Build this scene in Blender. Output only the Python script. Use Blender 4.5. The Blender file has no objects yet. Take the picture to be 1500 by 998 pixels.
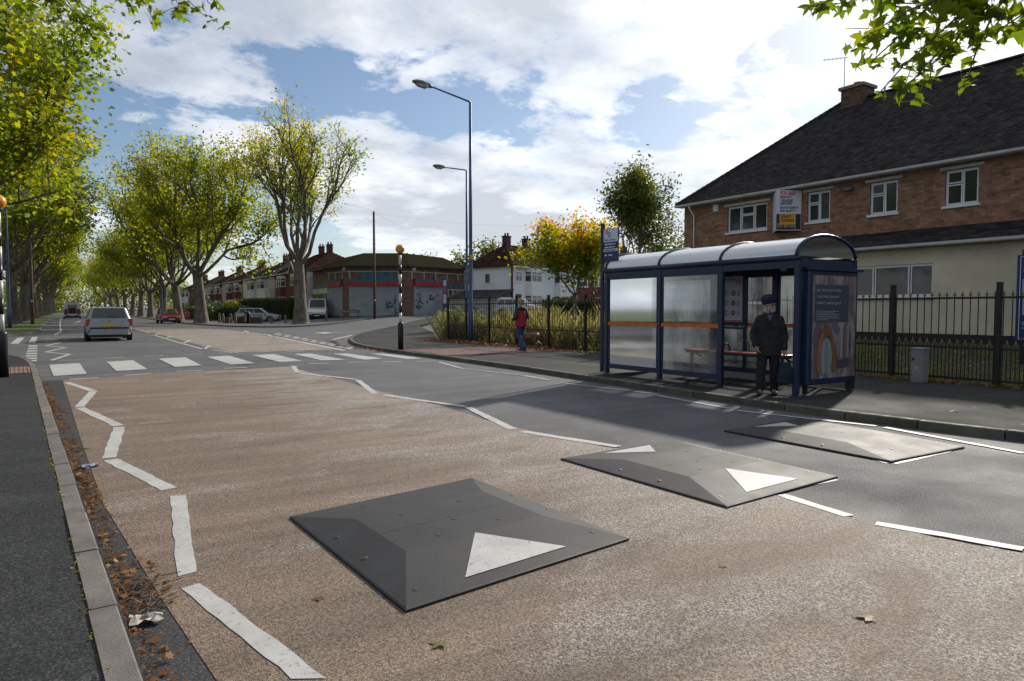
import bpy, bmesh, math, random
import numpy as np
from mathutils import Vector, Matrix

# ------------------------------------------------------------------ camera
SC = bpy.context.scene
COL = SC.collection
F, HY, VX, CH = 1000.0, 453.0, 102.0, 1.5          # focal length (photo px), horizon, road vanishing x, eye height
PITCH = math.atan((499 - HY) / F)
YAW = math.atan((750 - VX) / F * math.cos(PITCH))
SY, CY, SP, CP = math.sin(YAW), math.cos(YAW), math.sin(PITCH), math.cos(PITCH)
RV = Vector((CY, -SY, 0)); FV = Vector((SY * CP, CY * CP, -SP)); UV = Vector((SY * SP, CY * SP, CP))
cam = bpy.data.cameras.new('camera'); camo = bpy.data.objects.new('camera', cam); COL.objects.link(camo)
cam.sensor_width = 36; cam.lens = 36 * F / 1500; cam.clip_start = .05; cam.clip_end = 3000
camo.location = (0, 0, CH); camo.rotation_euler = (math.pi / 2 - PITCH, 0, -YAW)
SC.camera = camo

# ------------------------------------------------------------------ sun and sky
SUN_AZ, SUN_EL = math.radians(66), math.radians(30)   # azimuth from +Y (along the road) towards +X
SUN_D = Vector((math.sin(SUN_AZ) * math.cos(SUN_EL), math.cos(SUN_AZ) * math.cos(SUN_EL), math.sin(SUN_EL)))
sl = bpy.data.lights.new('sun', 'SUN'); sl.energy = 1.7; sl.angle = math.radians(2.0); sl.color = (1, .93, .82)
so = bpy.data.objects.new('sun', sl); COL.objects.link(so)
so.rotation_euler = (-SUN_D).to_track_quat('-Z', 'Y').to_euler(); so.location = (30, 10, 30)

wd = bpy.data.worlds.new('World'); SC.world = wd; wd.use_nodes = True
nt = wd.node_tree; nt.nodes.clear()
def wn(t, **k):
    n = nt.nodes.new(t)
    for a, b in k.items(): setattr(n, a, b)
    return n
def wl(a, b): nt.links.new(a, b)
def wmath(op, a, b=None, c=None):
    n = wn('ShaderNodeMath', operation=op)
    for i, q in enumerate((a, b, c)):
        if q is None: continue
        if isinstance(q, (int, float)): n.inputs[i].default_value = q
        else: wl(q, n.inputs[i])
    return n.outputs[0]
def wramp(v, stops):
    n = wn('ShaderNodeValToRGB'); cr = n.color_ramp
    while len(cr.elements) < len(stops): cr.elements.new(.5)
    for e, (p, c) in zip(cr.elements, stops): e.position = p; e.color = (c if isinstance(c, tuple) else (c, c, c)) + (1,)
    wl(v, n.inputs[0]); return n.outputs[0]
sky = wn('ShaderNodeTexSky', sky_type='NISHITA'); sky.sun_disc = False
sky.sun_elevation = SUN_EL; sky.sun_rotation = SUN_AZ; sky.air_density = 1.0; sky.dust_density = .6; sky.ozone_density = 2.2
geo = wn('ShaderNodeTexCoord'); sep = wn('ShaderNodeSeparateXYZ'); wl(geo.outputs['Generated'], sep.inputs[0])
zz = wmath('ADD', wmath('MAXIMUM', sep.outputs[2], 0.0), .16)
cx = wmath('DIVIDE', sep.outputs[0], zz); cyy = wmath('DIVIDE', sep.outputs[1], zz)
cmb = wn('ShaderNodeCombineXYZ'); wl(cx, cmb.inputs[0]); wl(cyy, cmb.inputs[1]); cmb.inputs[2].default_value = 3.7
def wnoise(scale, detail, rough, off, dist=0.0):
    m = wn('ShaderNodeMapping'); m.inputs['Location'].default_value = off; wl(cmb.outputs[0], m.inputs[0])
    n = wn('ShaderNodeTexNoise'); n.inputs['Scale'].default_value = scale; n.inputs['Detail'].default_value = detail
    n.inputs['Roughness'].default_value = rough; n.inputs['Distortion'].default_value = dist; wl(m.outputs[0], n.inputs[0])
    return n.outputs[0]
CLOUD_OFF = (0.0, 0.0, 0.0)
n1 = wnoise(.85, 10, .60, CLOUD_OFF, .25)
n2 = wnoise(2.6, 9, .60, (4.2, 1.3, .5), .2)
n3 = wnoise(1.7, 8, .58, (9.1, -3.3, 2.5))
mix = wmath('ADD', wmath('MULTIPLY', n1, .72), wmath('MULTIPLY', n2, .28))
dsun = wn('ShaderNodeVectorMath', operation='DOT_PRODUCT'); wl(geo.outputs['Generated'], dsun.inputs[0]); dsun.inputs[1].default_value = SUN_D
sunprox = wmath('POWER', wmath('MAXIMUM', dsun.outputs['Value'], 0.0), 3.0)       # thin cloud gathers and glows towards the sun
mask = wramp(wmath('ADD', mix, wmath('MULTIPLY', sunprox, .09)), [(.488, 0.0), (.518, .64), (.585, .98)])
shade = wramp(wmath('ADD', wmath('MULTIPLY', n3, .6), wmath('MULTIPLY', mix, .5)), [(.44, (.95, .95, .96)), (.60, (.44, .47, .52))])
cb = wmath('ADD', .50, wmath('MULTIPLY', sunprox, .08))
hz = wramp(sep.outputs[2], [(0.0, .80), (.06, .35), (.18, 0.0)])                # cloud banks close up towards the horizon
mask = wmath('MAXIMUM', mask, wmath('MULTIPLY', hz, wmath('ADD', .55, wmath('MULTIPLY', mask, .45))))
bgs = wn('ShaderNodeBackground'); bgs.inputs[1].default_value = .037; wl(sky.outputs[0], bgs.inputs[0])
bgc = wn('ShaderNodeBackground'); wl(shade, bgc.inputs[0]); wl(cb, bgc.inputs[1])
mx = wn('ShaderNodeMixShader'); wl(mask, mx.inputs[0]); wl(bgs.outputs[0], mx.inputs[1]); wl(bgc.outputs[0], mx.inputs[2])
wo = wn('ShaderNodeOutputWorld'); wl(mx.outputs[0], wo.inputs[0])

vs = SC.view_settings; vs.view_transform = 'Standard'; vs.look = 'None'; vs.exposure = 1.46; vs.gamma = 1; vs.use_curve_mapping = False
SC.cycles.max_bounces = 8; SC.cycles.diffuse_bounces = 6; SC.cycles.transparent_max_bounces = 12; SC.cycles.caustics_reflective = False; SC.cycles.caustics_refractive = False

# ------------------------------------------------------------------ helpers
random.seed(7)
def sstep(a, b, x):
    t = min(1.0, max(0.0, (x - a) / (b - a))); return t * t * (3 - 2 * t)
def zt(X, Y):
    """height of the ground: flat along the main road, rising gently to the right"""
    near = .6 * sstep(14.6, 20, X); far = .78 * sstep(15, 30, X)
    k = sstep(24, 44, Y); w = X * SY + Y * CY
    return near * (1 - k) + far * k + .45 * sstep(74, 92, w) * sstep(16, 26, X)
def ray(x, y): return FV + RV * ((x - 750) / F) + UV * ((499 - y) / F)
def G(x, y, z=0.0):
    """photo pixel -> point on the ground (terrain + z)"""
    d = ray(x, y); h = z
    for _ in range(12):
        if d.z >= -1e-4: break
        t = (h - CH) / d.z; X, Y = d.x * t, d.y * t; h = zt(X, Y) + z
    return Vector((X, Y, h))
def W(x, y, w): return Vector((0, 0, CH)) + ray(x, y) * w           # photo pixel at a known depth
def PX(x, y, X): d = ray(x, y); return Vector((0, 0, CH)) + d * (X / d.x)   # photo pixel on a wall plane x = X

class MB:
    """collects verts / faces / material indices and links them as one mesh object"""
    def __init__(s): s.v = []; s.f = []; s.m = []
    def add(s, vs, fs, mi=0):
        o = len(s.v); s.v += [tuple(v) for v in vs]; s.f += [tuple(i + o for i in f) for f in fs]; s.m += [mi] * len(fs); return s
    def poly(s, pts, mi=0): return s.add(pts, [tuple(range(len(pts)))], mi)
    def box(s, c, d, rz=0, mi=0, top=1.0):
        hx, hy, hz = d[0] / 2, d[1] / 2, d[2] / 2; ca, sa = math.cos(rz), math.sin(rz); vs = []
        for z in (-hz, hz):
            k = top if z > 0 else 1
            for x, y in ((-hx, -hy), (hx, -hy), (hx, hy), (-hx, hy)):
                x, y = x * k, y * k; vs.append((c[0] + x * ca - y * sa, c[1] + x * sa + y * ca, c[2] + z))
        return s.add(vs, [(3, 2, 1, 0), (4, 5, 6, 7), (0, 1, 5, 4), (1, 2, 6, 5), (2, 3, 7, 6), (3, 0, 4, 7)], mi)
    def bx(s, x0, x1, y0, y1, z0, z1, mi=0):
        return s.box(((x0 + x1) / 2, (y0 + y1) / 2, (z0 + z1) / 2), (abs(x1 - x0), abs(y1 - y0), abs(z1 - z0)), 0, mi)
    def beam(s, a, b, w, h, mi=0, up=(0, 0, 1)):
        a, b = Vector(a), Vector(b); d = (b - a).normalized(); u = Vector(up)
        sd = d.cross(u)
        if sd.length < 1e-4: sd = d.cross(Vector((1, 0, 0)))
        sd.normalize(); u = sd.cross(d); vs = []
        for p in (a, b):
            for x, y in ((-1, -1), (1, -1), (1, 1), (-1, 1)): vs.append(p + sd * (x * w / 2) + u * (y * h / 2))
        return s.add(vs, [(3, 2, 1, 0), (4, 5, 6, 7), (0, 1, 5, 4), (1, 2, 6, 5), (2, 3, 7, 6), (3, 0, 4, 7)], mi)
    def tube(s, pts, rad, n=8, mi=0, cap=True):
        pts = [Vector(p) for p in pts]; R = rad if isinstance(rad, (list, tuple)) else [rad] * len(pts)
        vs = []; prev = None
        for i, p in enumerate(pts):
            d = (pts[min(i + 1, len(pts) - 1)] - pts[max(i - 1, 0)])
            d = d.normalized() if d.length > 1e-9 else Vector((0, 0, 1))
            if prev is None: prev = d.orthogonal().normalized()
            a = prev - d * prev.dot(d); a = a.normalized() if a.length > 1e-6 else d.orthogonal().normalized(); prev = a; b = d.cross(a)
            for k in range(n):
                t = 2 * math.pi * k / n; vs.append(p + (a * math.cos(t) + b * math.sin(t)) * R[i])
        fs = [(i * n + k, i * n + (k + 1) % n, (i + 1) * n + (k + 1) % n, (i + 1) * n + k) for i in range(len(pts) - 1) for k in range(n)]
        if cap: fs += [tuple(range(n - 1, -1, -1)), tuple((len(pts) - 1) * n + k for k in range(n))]
        return s.add(vs, fs, mi)
    def lathe(s, c, prof, n=12, mi=0):
        vs = []
        for r, z in prof:
            for k in range(n):
                t = 2 * math.pi * k / n; vs.append((c[0] + r * math.cos(t), c[1] + r * math.sin(t), c[2] + z))
        L = len(prof)
        fs = [(i * n + k, i * n + (k + 1) % n, (i + 1) * n + (k + 1) % n, (i + 1) * n + k) for i in range(L - 1) for k in range(n)]
        fs += [tuple(range(n - 1, -1, -1)), tuple((L - 1) * n + k for k in range(n))]
        return s.add(vs, fs, mi)
    def ball(s, c, r, n=12, m=8, mi=0):
        r = r if isinstance(r, tuple) else (r, r, r); vs = [(c[0], c[1], c[2] - r[2])]
        for i in range(1, m):
            a = -math.pi / 2 + math.pi * i / m
            for k in range(n):
                t = 2 * math.pi * k / n; vs.append((c[0] + r[0] * math.cos(a) * math.cos(t), c[1] + r[1] * math.cos(a) * math.sin(t), c[2] + r[2] * math.sin(a)))
        vs.append((c[0], c[1], c[2] + r[2])); fs = [(0, 1 + (k + 1) % n, 1 + k) for k in range(n)]
        for i in range(m - 2): fs += [(1 + i * n + k, 1 + i * n + (k + 1) % n, 1 + (i + 1) * n + (k + 1) % n, 1 + (i + 1) * n + k) for k in range(n)]
        L = len(vs) - 1; b = 1 + (m - 2) * n; fs += [(b + k, b + (k + 1) % n, L) for k in range(n)]
        return s.add(vs, fs, mi)
    def loft(s, rings, mi=0, cap=True):
        n = len(rings[0]); vs = [p for r in rings for p in r]
        fs = [(i * n + k, i * n + (k + 1) % n, (i + 1) * n + (k + 1) % n, (i + 1) * n + k) for i in range(len(rings) - 1) for k in range(n)]
        if cap: fs += [tuple(range(n - 1, -1, -1)), tuple((len(rings) - 1) * n + k for k in range(n))]
        return s.add(vs, fs, mi)
    def prism(s, poly, z0, z1, mi=0):
        n = len(poly); vs = [(p[0], p[1], z0) for p in poly] + [(p[0], p[1], z1) for p in poly]
        return s.add(vs, [tuple(range(n - 1, -1, -1)), tuple(range(n, 2 * n))] + [(k, (k + 1) % n, n + (k + 1) % n, n + k) for k in range(n)], mi)
    def mesh(s, name, mats, smooth=False):
        me = bpy.data.meshes.new(name); me.from_pydata(s.v, [], s.f)
        for m in (mats if isinstance(mats, (list, tuple)) else [mats]): me.materials.append(m)
        if any(s.m): me.polygons.foreach_set('material_index', s.m)
        if smooth: me.polygons.foreach_set('use_smooth', [True] * len(s.f))
        me.update(); return me
    def build(s, name, mats, parent=None, smooth=False, world=False, bevel=0):
        if world and parent is not None:
            inv = Matrix.LocRotScale(parent.location, parent.rotation_euler, None).inverted()
            s.v = [tuple(inv @ Vector(v)) for v in s.v]
        if bevel or smooth == 'fix':
            me = s.mesh(name, mats, False); bm = bmesh.new(); bm.from_mesh(me); bmesh.ops.recalc_face_normals(bm, faces=bm.faces)
            if bevel: bmesh.ops.bevel(bm, geom=list(bm.edges), offset=bevel, segments=2, affect='EDGES', profile=.5, clamp_overlap=True)
            bm.to_mesh(me); bm.free()
        else: me = s.mesh(name, mats, smooth)
        return link(name, me, parent)
def link(name, me, parent=None, loc=None, rz=None):
    o = bpy.data.objects.new(name, me); COL.objects.link(o)
    if parent is not None: o.parent = parent
    if loc is not None: o.location = loc
    if rz is not None: o.rotation_euler = (0, 0, rz)
    return o
def tag(o, label, cat, group=None):
    o['label'] = label; o['category'] = cat
    if group: o['group'] = group
    return o
def thing(name, label, cat, loc=(0, 0, 0), rz=0.0, group=None):
    o = bpy.data.objects.new(name, None); COL.objects.link(o); o.empty_display_size = .2
    o.location = loc; o.rotation_euler = (0, 0, rz); return tag(o, label, cat, group)
def struct(o): o['kind'] = 'structure'; return o
def stuff(o): o['kind'] = 'stuff'; return o
def dup(root, loc, rz, label, group=None):
    def cp(o, par):
        c = o.copy(); COL.objects.link(c); c.parent = par
        for ch in o.children: cp(ch, c)
        return c
    r = cp(root, None); r.location = loc; r.rotation_euler = (0, 0, rz); r['label'] = label
    if group: r['group'] = group
    return r

# ------------------------------------------------------------------ materials
def nodes(name):
    m = bpy.data.materials.new(name); m.use_nodes = True; t = m.node_tree; t.nodes.clear()
    out = t.nodes.new('ShaderNodeOutputMaterial'); b = t.nodes.new('ShaderNodeBsdfPrincipled'); t.links.new(b.outputs[0], out.inputs[0])
    return m, t, b, out
def tn(t, typ, **k):
    n = t.nodes.new(typ)
    for a, b in k.items():
        if a.startswith('i_'): n.inputs[a[2:].replace('_', ' ')].default_value = b
        else: setattr(n, a, b)
    return n
def ramp(t, v, stops, interp='LINEAR'):
    n = t.nodes.new('ShaderNodeValToRGB'); cr = n.color_ramp; cr.interpolation = interp
    while len(cr.elements) < len(stops): cr.elements.new(.5)
    for e, (p, c) in zip(cr.elements, stops): e.position = p; e.color = (tuple(c) if isinstance(c, (tuple, list)) else (c, c, c)) + (1,)
    t.links.new(v, n.inputs[0]); return n.outputs[0]
def mixc(t, fac, a, b, mode='MIX'):
    n = t.nodes.new('ShaderNodeMix'); n.data_type = 'RGBA'; n.blend_type = mode
    for s, v in ((n.inputs[0], fac), (n.inputs[6], a), (n.inputs[7], b)):
        if isinstance(v, (int, float)): s.default_value = v if s.type == 'VALUE' else (v, v, v, 1)
        elif isinstance(v, (tuple, list)): s.default_value = tuple(v) + (1,)
        else: t.links.new(v, s)
    return n.outputs[2]
def pos(t, scale=(1, 1, 1), obj=False, rot=0.0):
    g = tn(t, 'ShaderNodeTexCoord').outputs['Object'] if obj else tn(t, 'ShaderNodeNewGeometry').outputs['Position']
    mp = tn(t, 'ShaderNodeMapping'); mp.inputs['Scale'].default_value = scale; mp.inputs['Rotation'].default_value = (0, 0, rot); t.links.new(g, mp.inputs[0]); return mp.outputs[0]
def noise(t, scale, detail=4, rough=.55, co=None, dist=0):
    n = tn(t, 'ShaderNodeTexNoise'); n.inputs['Scale'].default_value = scale; n.inputs['Detail'].default_value = detail; n.inputs['Roughness'].default_value = rough; n.inputs['Distortion'].default_value = dist
    t.links.new(co if co is not None else pos(t), n.inputs[0]); return n.outputs[0]
def bump(t, b, h, s=.3, d=.01):
    n = tn(t, 'ShaderNodeBump'); n.inputs['Strength'].default_value = s; n.inputs['Distance'].default_value = d; t.links.new(h, n.inputs['Height']); t.links.new(n.outputs[0], b.inputs['Normal'])
_mc = {}
def M(name, col, var=.12, scale=3.0, rough=.6, metal=0.0, bmp=0.0, bscale=60.0, obj=False, island=0.0, spec=.5, coat=0.0, col2=None, fine=0.0):
    if name in _mc: return _mc[name]
    m, t, b, out = nodes(name); col = tuple(col)
    c2 = col2 or tuple(min(1, c * (1 - var * 2.2)) for c in col); co = pos(t, obj=obj)
    c = ramp(t, noise(t, scale, 6, .6, co), [(.3, c2), (.72, tuple(min(1, q * (1 + var)) for q in col))])
    if fine: c = mixc(t, fine, c, ramp(t, noise(t, bscale, 3, .7, co), [(.3, .55), (.7, 1.5)]), 'MULTIPLY')
    if island:
        r = tn(t, 'ShaderNodeNewGeometry').outputs['Random Per Island']; oi = tn(t, 'ShaderNodeObjectInfo').outputs['Random']
        ad = tn(t, 'ShaderNodeMath', operation='ADD'); t.links.new(r, ad.inputs[0]); t.links.new(oi, ad.inputs[1])
        fr = tn(t, 'ShaderNodeMath', operation='FRACT'); t.links.new(ad.outputs[0], fr.inputs[0])
        c = mixc(t, 1.0, c, ramp(t, fr.outputs[0], [(0, 1 - island), (.5, 1.0), (1, 1 + island * .7)]), 'MULTIPLY')
    t.links.new(c, b.inputs['Base Color']); b.inputs['Metallic'].default_value = metal; b.inputs['Specular IOR Level'].default_value = spec
    b.inputs['Coat Weight'].default_value = coat; b.inputs['Coat Roughness'].default_value = .08
    if var > 0: t.links.new(ramp(t, noise(t, scale * 2.7, 5, .6, co), [(.3, min(1, rough * 1.15)), (.7, rough * .8)]), b.inputs['Roughness'])
    else: b.inputs['Roughness'].default_value = rough
    if bmp: bump(t, b, noise(t, bscale, 4, .6, co), bmp, .01)
    _mc[name] = m; return m
def glass_dark(name, col=(.02, .025, .03), rough=.06):
    if name in _mc: return _mc[name]
    m, t, b, out = nodes(name)
    t.links.new(ramp(t, noise(t, 2.2, 3), [(.35, col), (.7, tuple(c * 1.5 for c in col))]), b.inputs['Base Color'])
    b.inputs['Roughness'].default_value = rough; b.inputs['Specular IOR Level'].default_value = .75
    bump(t, b, noise(t, .9, 2), .06, .05); _mc[name] = m; return m
# ------------------------------------------------------------------ ground materials
def mat_asphalt(name, base, light, speck=.5, sc=170, rough=.62, patch=.25, moss=None, bs=.5, spec=.4, wear=None):
    m, t, b, out = nodes(name); co = pos(t)
    big = ramp(t, noise(t, .35, 7, .62, co, .6), [(.32, tuple(c * (1 - patch) for c in base)), (.7, tuple(c * (1 + patch) for c in base))])
    st = ramp(t, noise(t, .8, 6, .6, pos(t, (.35, 3.2, 1)), .3), [(.35, .80), (.68, 1.22)])
    c = mixc(t, .8, big, st, 'MULTIPLY')
    g = noise(t, sc, 2, .8, co); g2 = noise(t, sc * 2.3, 1, .5, co)
    c = mixc(t, speck, c, ramp(t, g, [(.36, .35), (.52, .95), (.66, tuple(l / max(.001, bb) for l, bb in zip(light, base)))]), 'MULTIPLY')
    c = mixc(t, .35, c, ramp(t, g2, [(.3, .6), (.7, 1.45)]), 'MULTIPLY')
    if wear:
        wk = ramp(t, noise(t, .8, 9, .7, pos(t, (.8, 1.4, 1)), .6), [(.52, 0.0), (.74, .55)]); wm = tn(t, 'ShaderNodeMath', operation='MULTIPLY'); t.links.new(wk, wm.inputs[0]); t.links.new(ramp(t, g, [(.42, 0.0), (.60, 1.0)]), wm.inputs[1])
        c = mixc(t, wm.outputs[0], c, wear)
    if moss:
        mk = ramp(t, noise(t, .7, 8, .65, co), [(.52, 0.0), (.68, .75)])
        c = mixc(t, mk, c, moss)
    t.links.new(c, b.inputs['Base Color'])
    t.links.new(ramp(t, noise(t, .5, 6, .6, co), [(.3, min(1, rough * 1.2)), (.7, rough * .85)]), b.inputs['Roughness'])
    b.inputs['Specular IOR Level'].default_value = spec
    bump(t, b, mixc(t, .5, g, g2), bs, .008); return m
m_road = mat_asphalt('road_asphalt', (.080, .081, .087), (.26, .26, .265), .85, 78, rough=.78, bs=.7, wear=(.24, .235, .23))
m_pave = mat_asphalt('pavement_asphalt', (.028, .030, .031), (.085, .087, .085), .75, 75, .9, .34, bs=.6, spec=.2, wear=(.06, .062, .06))
m_pave_moss = mat_asphalt('pavement_asphalt_mossy', (.036, .037, .037), (.10, .10, .10), .7, 75, .9, .25, moss=(.036, .042, .022), bs=.5, spec=.15)
m_fore = mat_asphalt('forecourt_asphalt', (.10, .104, .115), (.2, .2, .21), .3, 40, .6, .2, bs=.3)
m_strip = mat_asphalt('gutter_asphalt', (.030, .030, .031), (.09, .09, .09), .8, 75, .7, .35, bs=.6)
def mat_brown():
    m, t, b, out = nodes('buff_antiskid'); co = pos(t)
    big = ramp(t, noise(t, .45, 7, .6, co, .5), [(.3, (.160, .113, .080)), (.7, (.222, .165, .121))])
    st = ramp(t, noise(t, 1.0, 7, .62, pos(t, (.28, 2.6, 1), rot=.12), .5), [(.36, .74), (.54, 1.0), (.72, 1.34)])
    c = mixc(t, .85, big, st, 'MULTIPLY')
    # pale scuffed aggregate, more of it on the bus side
    sx = tn(t, 'ShaderNodeSeparateXYZ'); t.links.new(co, sx.inputs[0])
    mr = tn(t, 'ShaderNodeMapRange'); mr.inputs[1].default_value = 1.2; mr.inputs[2].default_value = 4.4; mr.inputs[3].default_value = 0; mr.inputs[4].default_value = .20; t.links.new(sx.outputs[0], mr.inputs[0])
    ad = tn(t, 'ShaderNodeMath', operation='ADD'); t.links.new(noise(t, .9, 8, .68, pos(t, (.7, 1.5, 1)), .6), ad.inputs[0]); t.links.new(mr.outputs[0], ad.inputs[1])
    wk = ramp(t, ad.outputs[0], [(.55, 0.0), (.76, .85)])
    g = noise(t, 85, 2, .8, co); g2 = noise(t, 210, 1, .6, co)
    grain = ramp(t, g, [(.40, 0.0), (.60, 1.0)])
    wg = tn(t, 'ShaderNodeMath', operation='MULTIPLY'); t.links.new(wk, wg.inputs[0]); t.links.new(grain, wg.inputs[1])
    c = mixc(t, wg.outputs[0], c, (.36, .33, .30))
    c = mixc(t, .95, c, ramp(t, g, [(.33, .28), (.48, .85), (.66, 1.65)]), 'MULTIPLY')
    c = mixc(t, .7, c, ramp(t, g2, [(.3, .55), (.7, 1.5)]), 'MULTIPLY')
    sp = ramp(t, noise(t, 2.3, 3, .5, co), [(.73, 0.0), (.78, .5)])
    c = mixc(t, sp, c, (.20, .15, .06))
    t.links.new(c, b.inputs['Base Color']); b.inputs['Roughness'].default_value = .72; b.inputs['Specular IOR Level'].default_value = .35
    bump(t, b, g, .8, .012); return m
m_brown = mat_brown()
def mat_paint():
    m, t, b, out = nodes('white_road_paint'); co = pos(t)
    c = ramp(t, noise(t, 3, 7, .65, co), [(.3, (.36, .35, .33)), (.65, (.50, .495, .475))])
    c = mixc(t, ramp(t, noise(t, 38, 5, .75, co), [(.575, 0.0), (.65, .8)]), c, (.15, .13, .11))
    c = mixc(t, ramp(t, noise(t, 2.2, 8, .75, co), [(.54, 0.0), (.70, .55)]), c, (.25, .22, .19))
    t.links.new(c, b.inputs['Base Color']); b.inputs['Roughness'].default_value = .6; bump(t, b, noise(t, 120, 3, .6, co), .35, .006); return m
m_paint = mat_paint()
m_paint_thin = M('worn_road_paint', (.40, .40, .40), .3, 6, .6, bmp=.3, bscale=120, fine=.5)
m_kerb = M('kerb_concrete', (.150, .132, .118), .2, 4, .85, bmp=.35, bscale=90, island=.18, fine=.4)
m_kerb_r = M('kerb_concrete_mossy', (.105, .098, .075), .25, 3, .85, bmp=.35, bscale=90, island=.2, col2=(.05, .05, .032), fine=.4)
m_tile = M('red_tactile_paving', (.21, .115, .10), .15, 5, .8, bmp=.3, bscale=80, island=.2)
def mat_grass(name, a, b_, c_):
    m, t, b, out = nodes(name); co = pos(t)
    c = ramp(t, noise(t, .8, 8, .7, co), [(.3, a), (.5, b_), (.72, c_)])
    c = mixc(t, .8, c, ramp(t, noise(t, 30, 4, .8, co), [(.3, .4), (.7, 1.6)]), 'MULTIPLY')
    t.links.new(c, b.inputs['Base Color']); b.inputs['Roughness'].default_value = .9; bump(t, b, noise(t, 25, 5, .8, co), 1.0, .06); return m
m_grass = mat_grass('verge_grass', (.045, .075, .012), (.075, .12, .018), (.11, .12, .03))
m_waste = mat_grass('rough_ground', (.06, .055, .03), (.07, .085, .025), (.11, .095, .055))

# ------------------------------------------------------------------ ground sheets
def sheet(name, pts, off, mat, parent=None, cell=0, thick=0):
    bm = bmesh.new(); vs = [bm.verts.new((p[0], p[1], 0)) for p in pts]
    f = bm.faces.new(vs)
    if f.normal.z < 0 or f.calc_area() and f.normal.z < 0: pass
    bmesh.ops.triangulate(bm, faces=bm.faces)
    if cell:
        for _ in range(9):
            e = [e for e in bm.edges if e.calc_length() > cell]
            if not e: break
            bmesh.ops.subdivide_edges(bm, edges=e, cuts=1); bmesh.ops.triangulate(bm, faces=bm.faces)
    bmesh.ops.recalc_face_normals(bm, faces=bm.faces)
    if sum(f.normal.z for f in bm.faces) < 0: bmesh.ops.reverse_faces(bm, faces=bm.faces)
    for v in bm.verts: v.co.z = zt(v.co.x, v.co.y) + off
    if thick:
        bd = [e for e in bm.edges if e.is_boundary]; r = bmesh.ops.extrude_edge_only(bm, edges=bd)
        for v in [g for g in r['geom'] if isinstance(g, bmesh.types.BMVert)]: v.co.z -= thick
    me = bpy.data.meshes.new(name); bm.to_mesh(me); bm.free(); me.materials.append(mat)
    return link(name, me, parent)
# terrain grid reaching the horizon
xs = [-900, -500, -250, -120, -60, -30, -12] + [i for i in range(-8, 60, 2)] + [64, 72, 84, 100, 140, 220, 400, 900]
ys = [-900, -400, -150, -60, -25] + [i for i in range(-20, 110, 4)] + [120, 140, 170, 210, 270, 360, 500, 800, 1400]
g = MB(); n = len(ys)
g.add([(x, y, zt(x, y) - .04) for x in xs for y in ys], [(i * n + j, (i + 1) * n + j, (i + 1) * n + j + 1, i * n + j + 1) for i in range(len(xs) - 1) for j in range(n - 1)])
ground = struct(g.build('ground', m_waste, smooth=True))
road = struct(sheet('road', [(-45, -30), (12, -30), (13.5, -5), (13.5, 30), (34, 50), (75, 80), (75, 110), (30, 110), (11, 130), (11, 420), (-3, 420), (-3, 60), (-45, 60)], 0, m_road, None, 6))

def XL(Y): return .36 - .053 * Y                                     # left kerb line (measured)
left_line = [(XL(y), y) for y in (-12, -6, 0, 6, 12, 17, 21.5)] + [(-1.0, 23.6), (-1.3, 25.4), (-2.0, 26.7), (-3.4, 27.3), (-14, 27.9)]
right_line = [(9.75, -14), (9.6, -6), (9.45, 0), (9.05, 3.0), (8.78, 5.0), (8.78, 7.2), (9.0, 10.4), (9.27, 14.5), (9.32, 18.3), (9.25, 21.9), (9.4, 25.0), (10.2, 28.9), (12.3, 34.5), (15.4, 40.9), (18.7, 45.2), (28.2, 56.3), (44, 72)]
left_far = [(-45, 43), (-6, 44.2), (-3.2, 45.4), (-2.2, 48.2), (-1.75, 53), (-1.75, 60), (-2.0, 75), (-2.3, 110), (-2.5, 150), (-3, 400)]
right_far = [(10.2, 400), (10.2, 150), (9.9, 90), (9.9, 76), (10.4, 67), (11.8, 59.5), (13.6, 56.9), (16.2, 57.1), (21.5, 60.2), (35.5, 71.5), (60, 91)]
def smooth_line(l, it=2):
    for _ in range(it):
        q = [l[0]]
        for a, b in zip(l, l[1:]): q += [(a[0] * .75 + b[0] * .25, a[1] * .75 + b[1] * .25), (a[0] * .25 + b[0] * .75, a[1] * .25 + b[1] * .75)]
        l = q + [l[-1]]
    return l
left_line, right_line, left_far, right_far = map(smooth_line, (left_line, right_line, left_far, right_far))
KH = .11
pave_l = struct(sheet('pavement_left', left_line + [(-14, -12)], KH - .009, m_pave))
pave_r = struct(sheet('pavement_right', right_line + [(46, 70), (30.5, 55), (20.5, 43.5), (15.6, 31), (14.35, 27.5), (14.35, -14)], KH - .016, m_pave_moss, None, 5))
verge_l = struct(sheet('grass_verge', left_far + [(-60, 400), (-60, 43)], .10, m_grass))
verge_l2 = struct(sheet('pavement_beyond_verge', [(-5.6, 44.6), (-4.2, 47), (-4.0, 60), (-4.4, 110), (-4.6, 160), (-6.4, 160), (-6.2, 60), (-6.2, 44.5)], .107, m_pave, None))
pave_f = struct(sheet('pavement_far', right_far + [(70, 100), (40, 112), (20, 400)], KH - .004, m_fore, None, 5))
verge_r = struct(sheet('grass_verge_far', [(10.5, 96), (12.9, 96), (13.2, 390), (10.7, 390)], KH + .03, m_grass))

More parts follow.
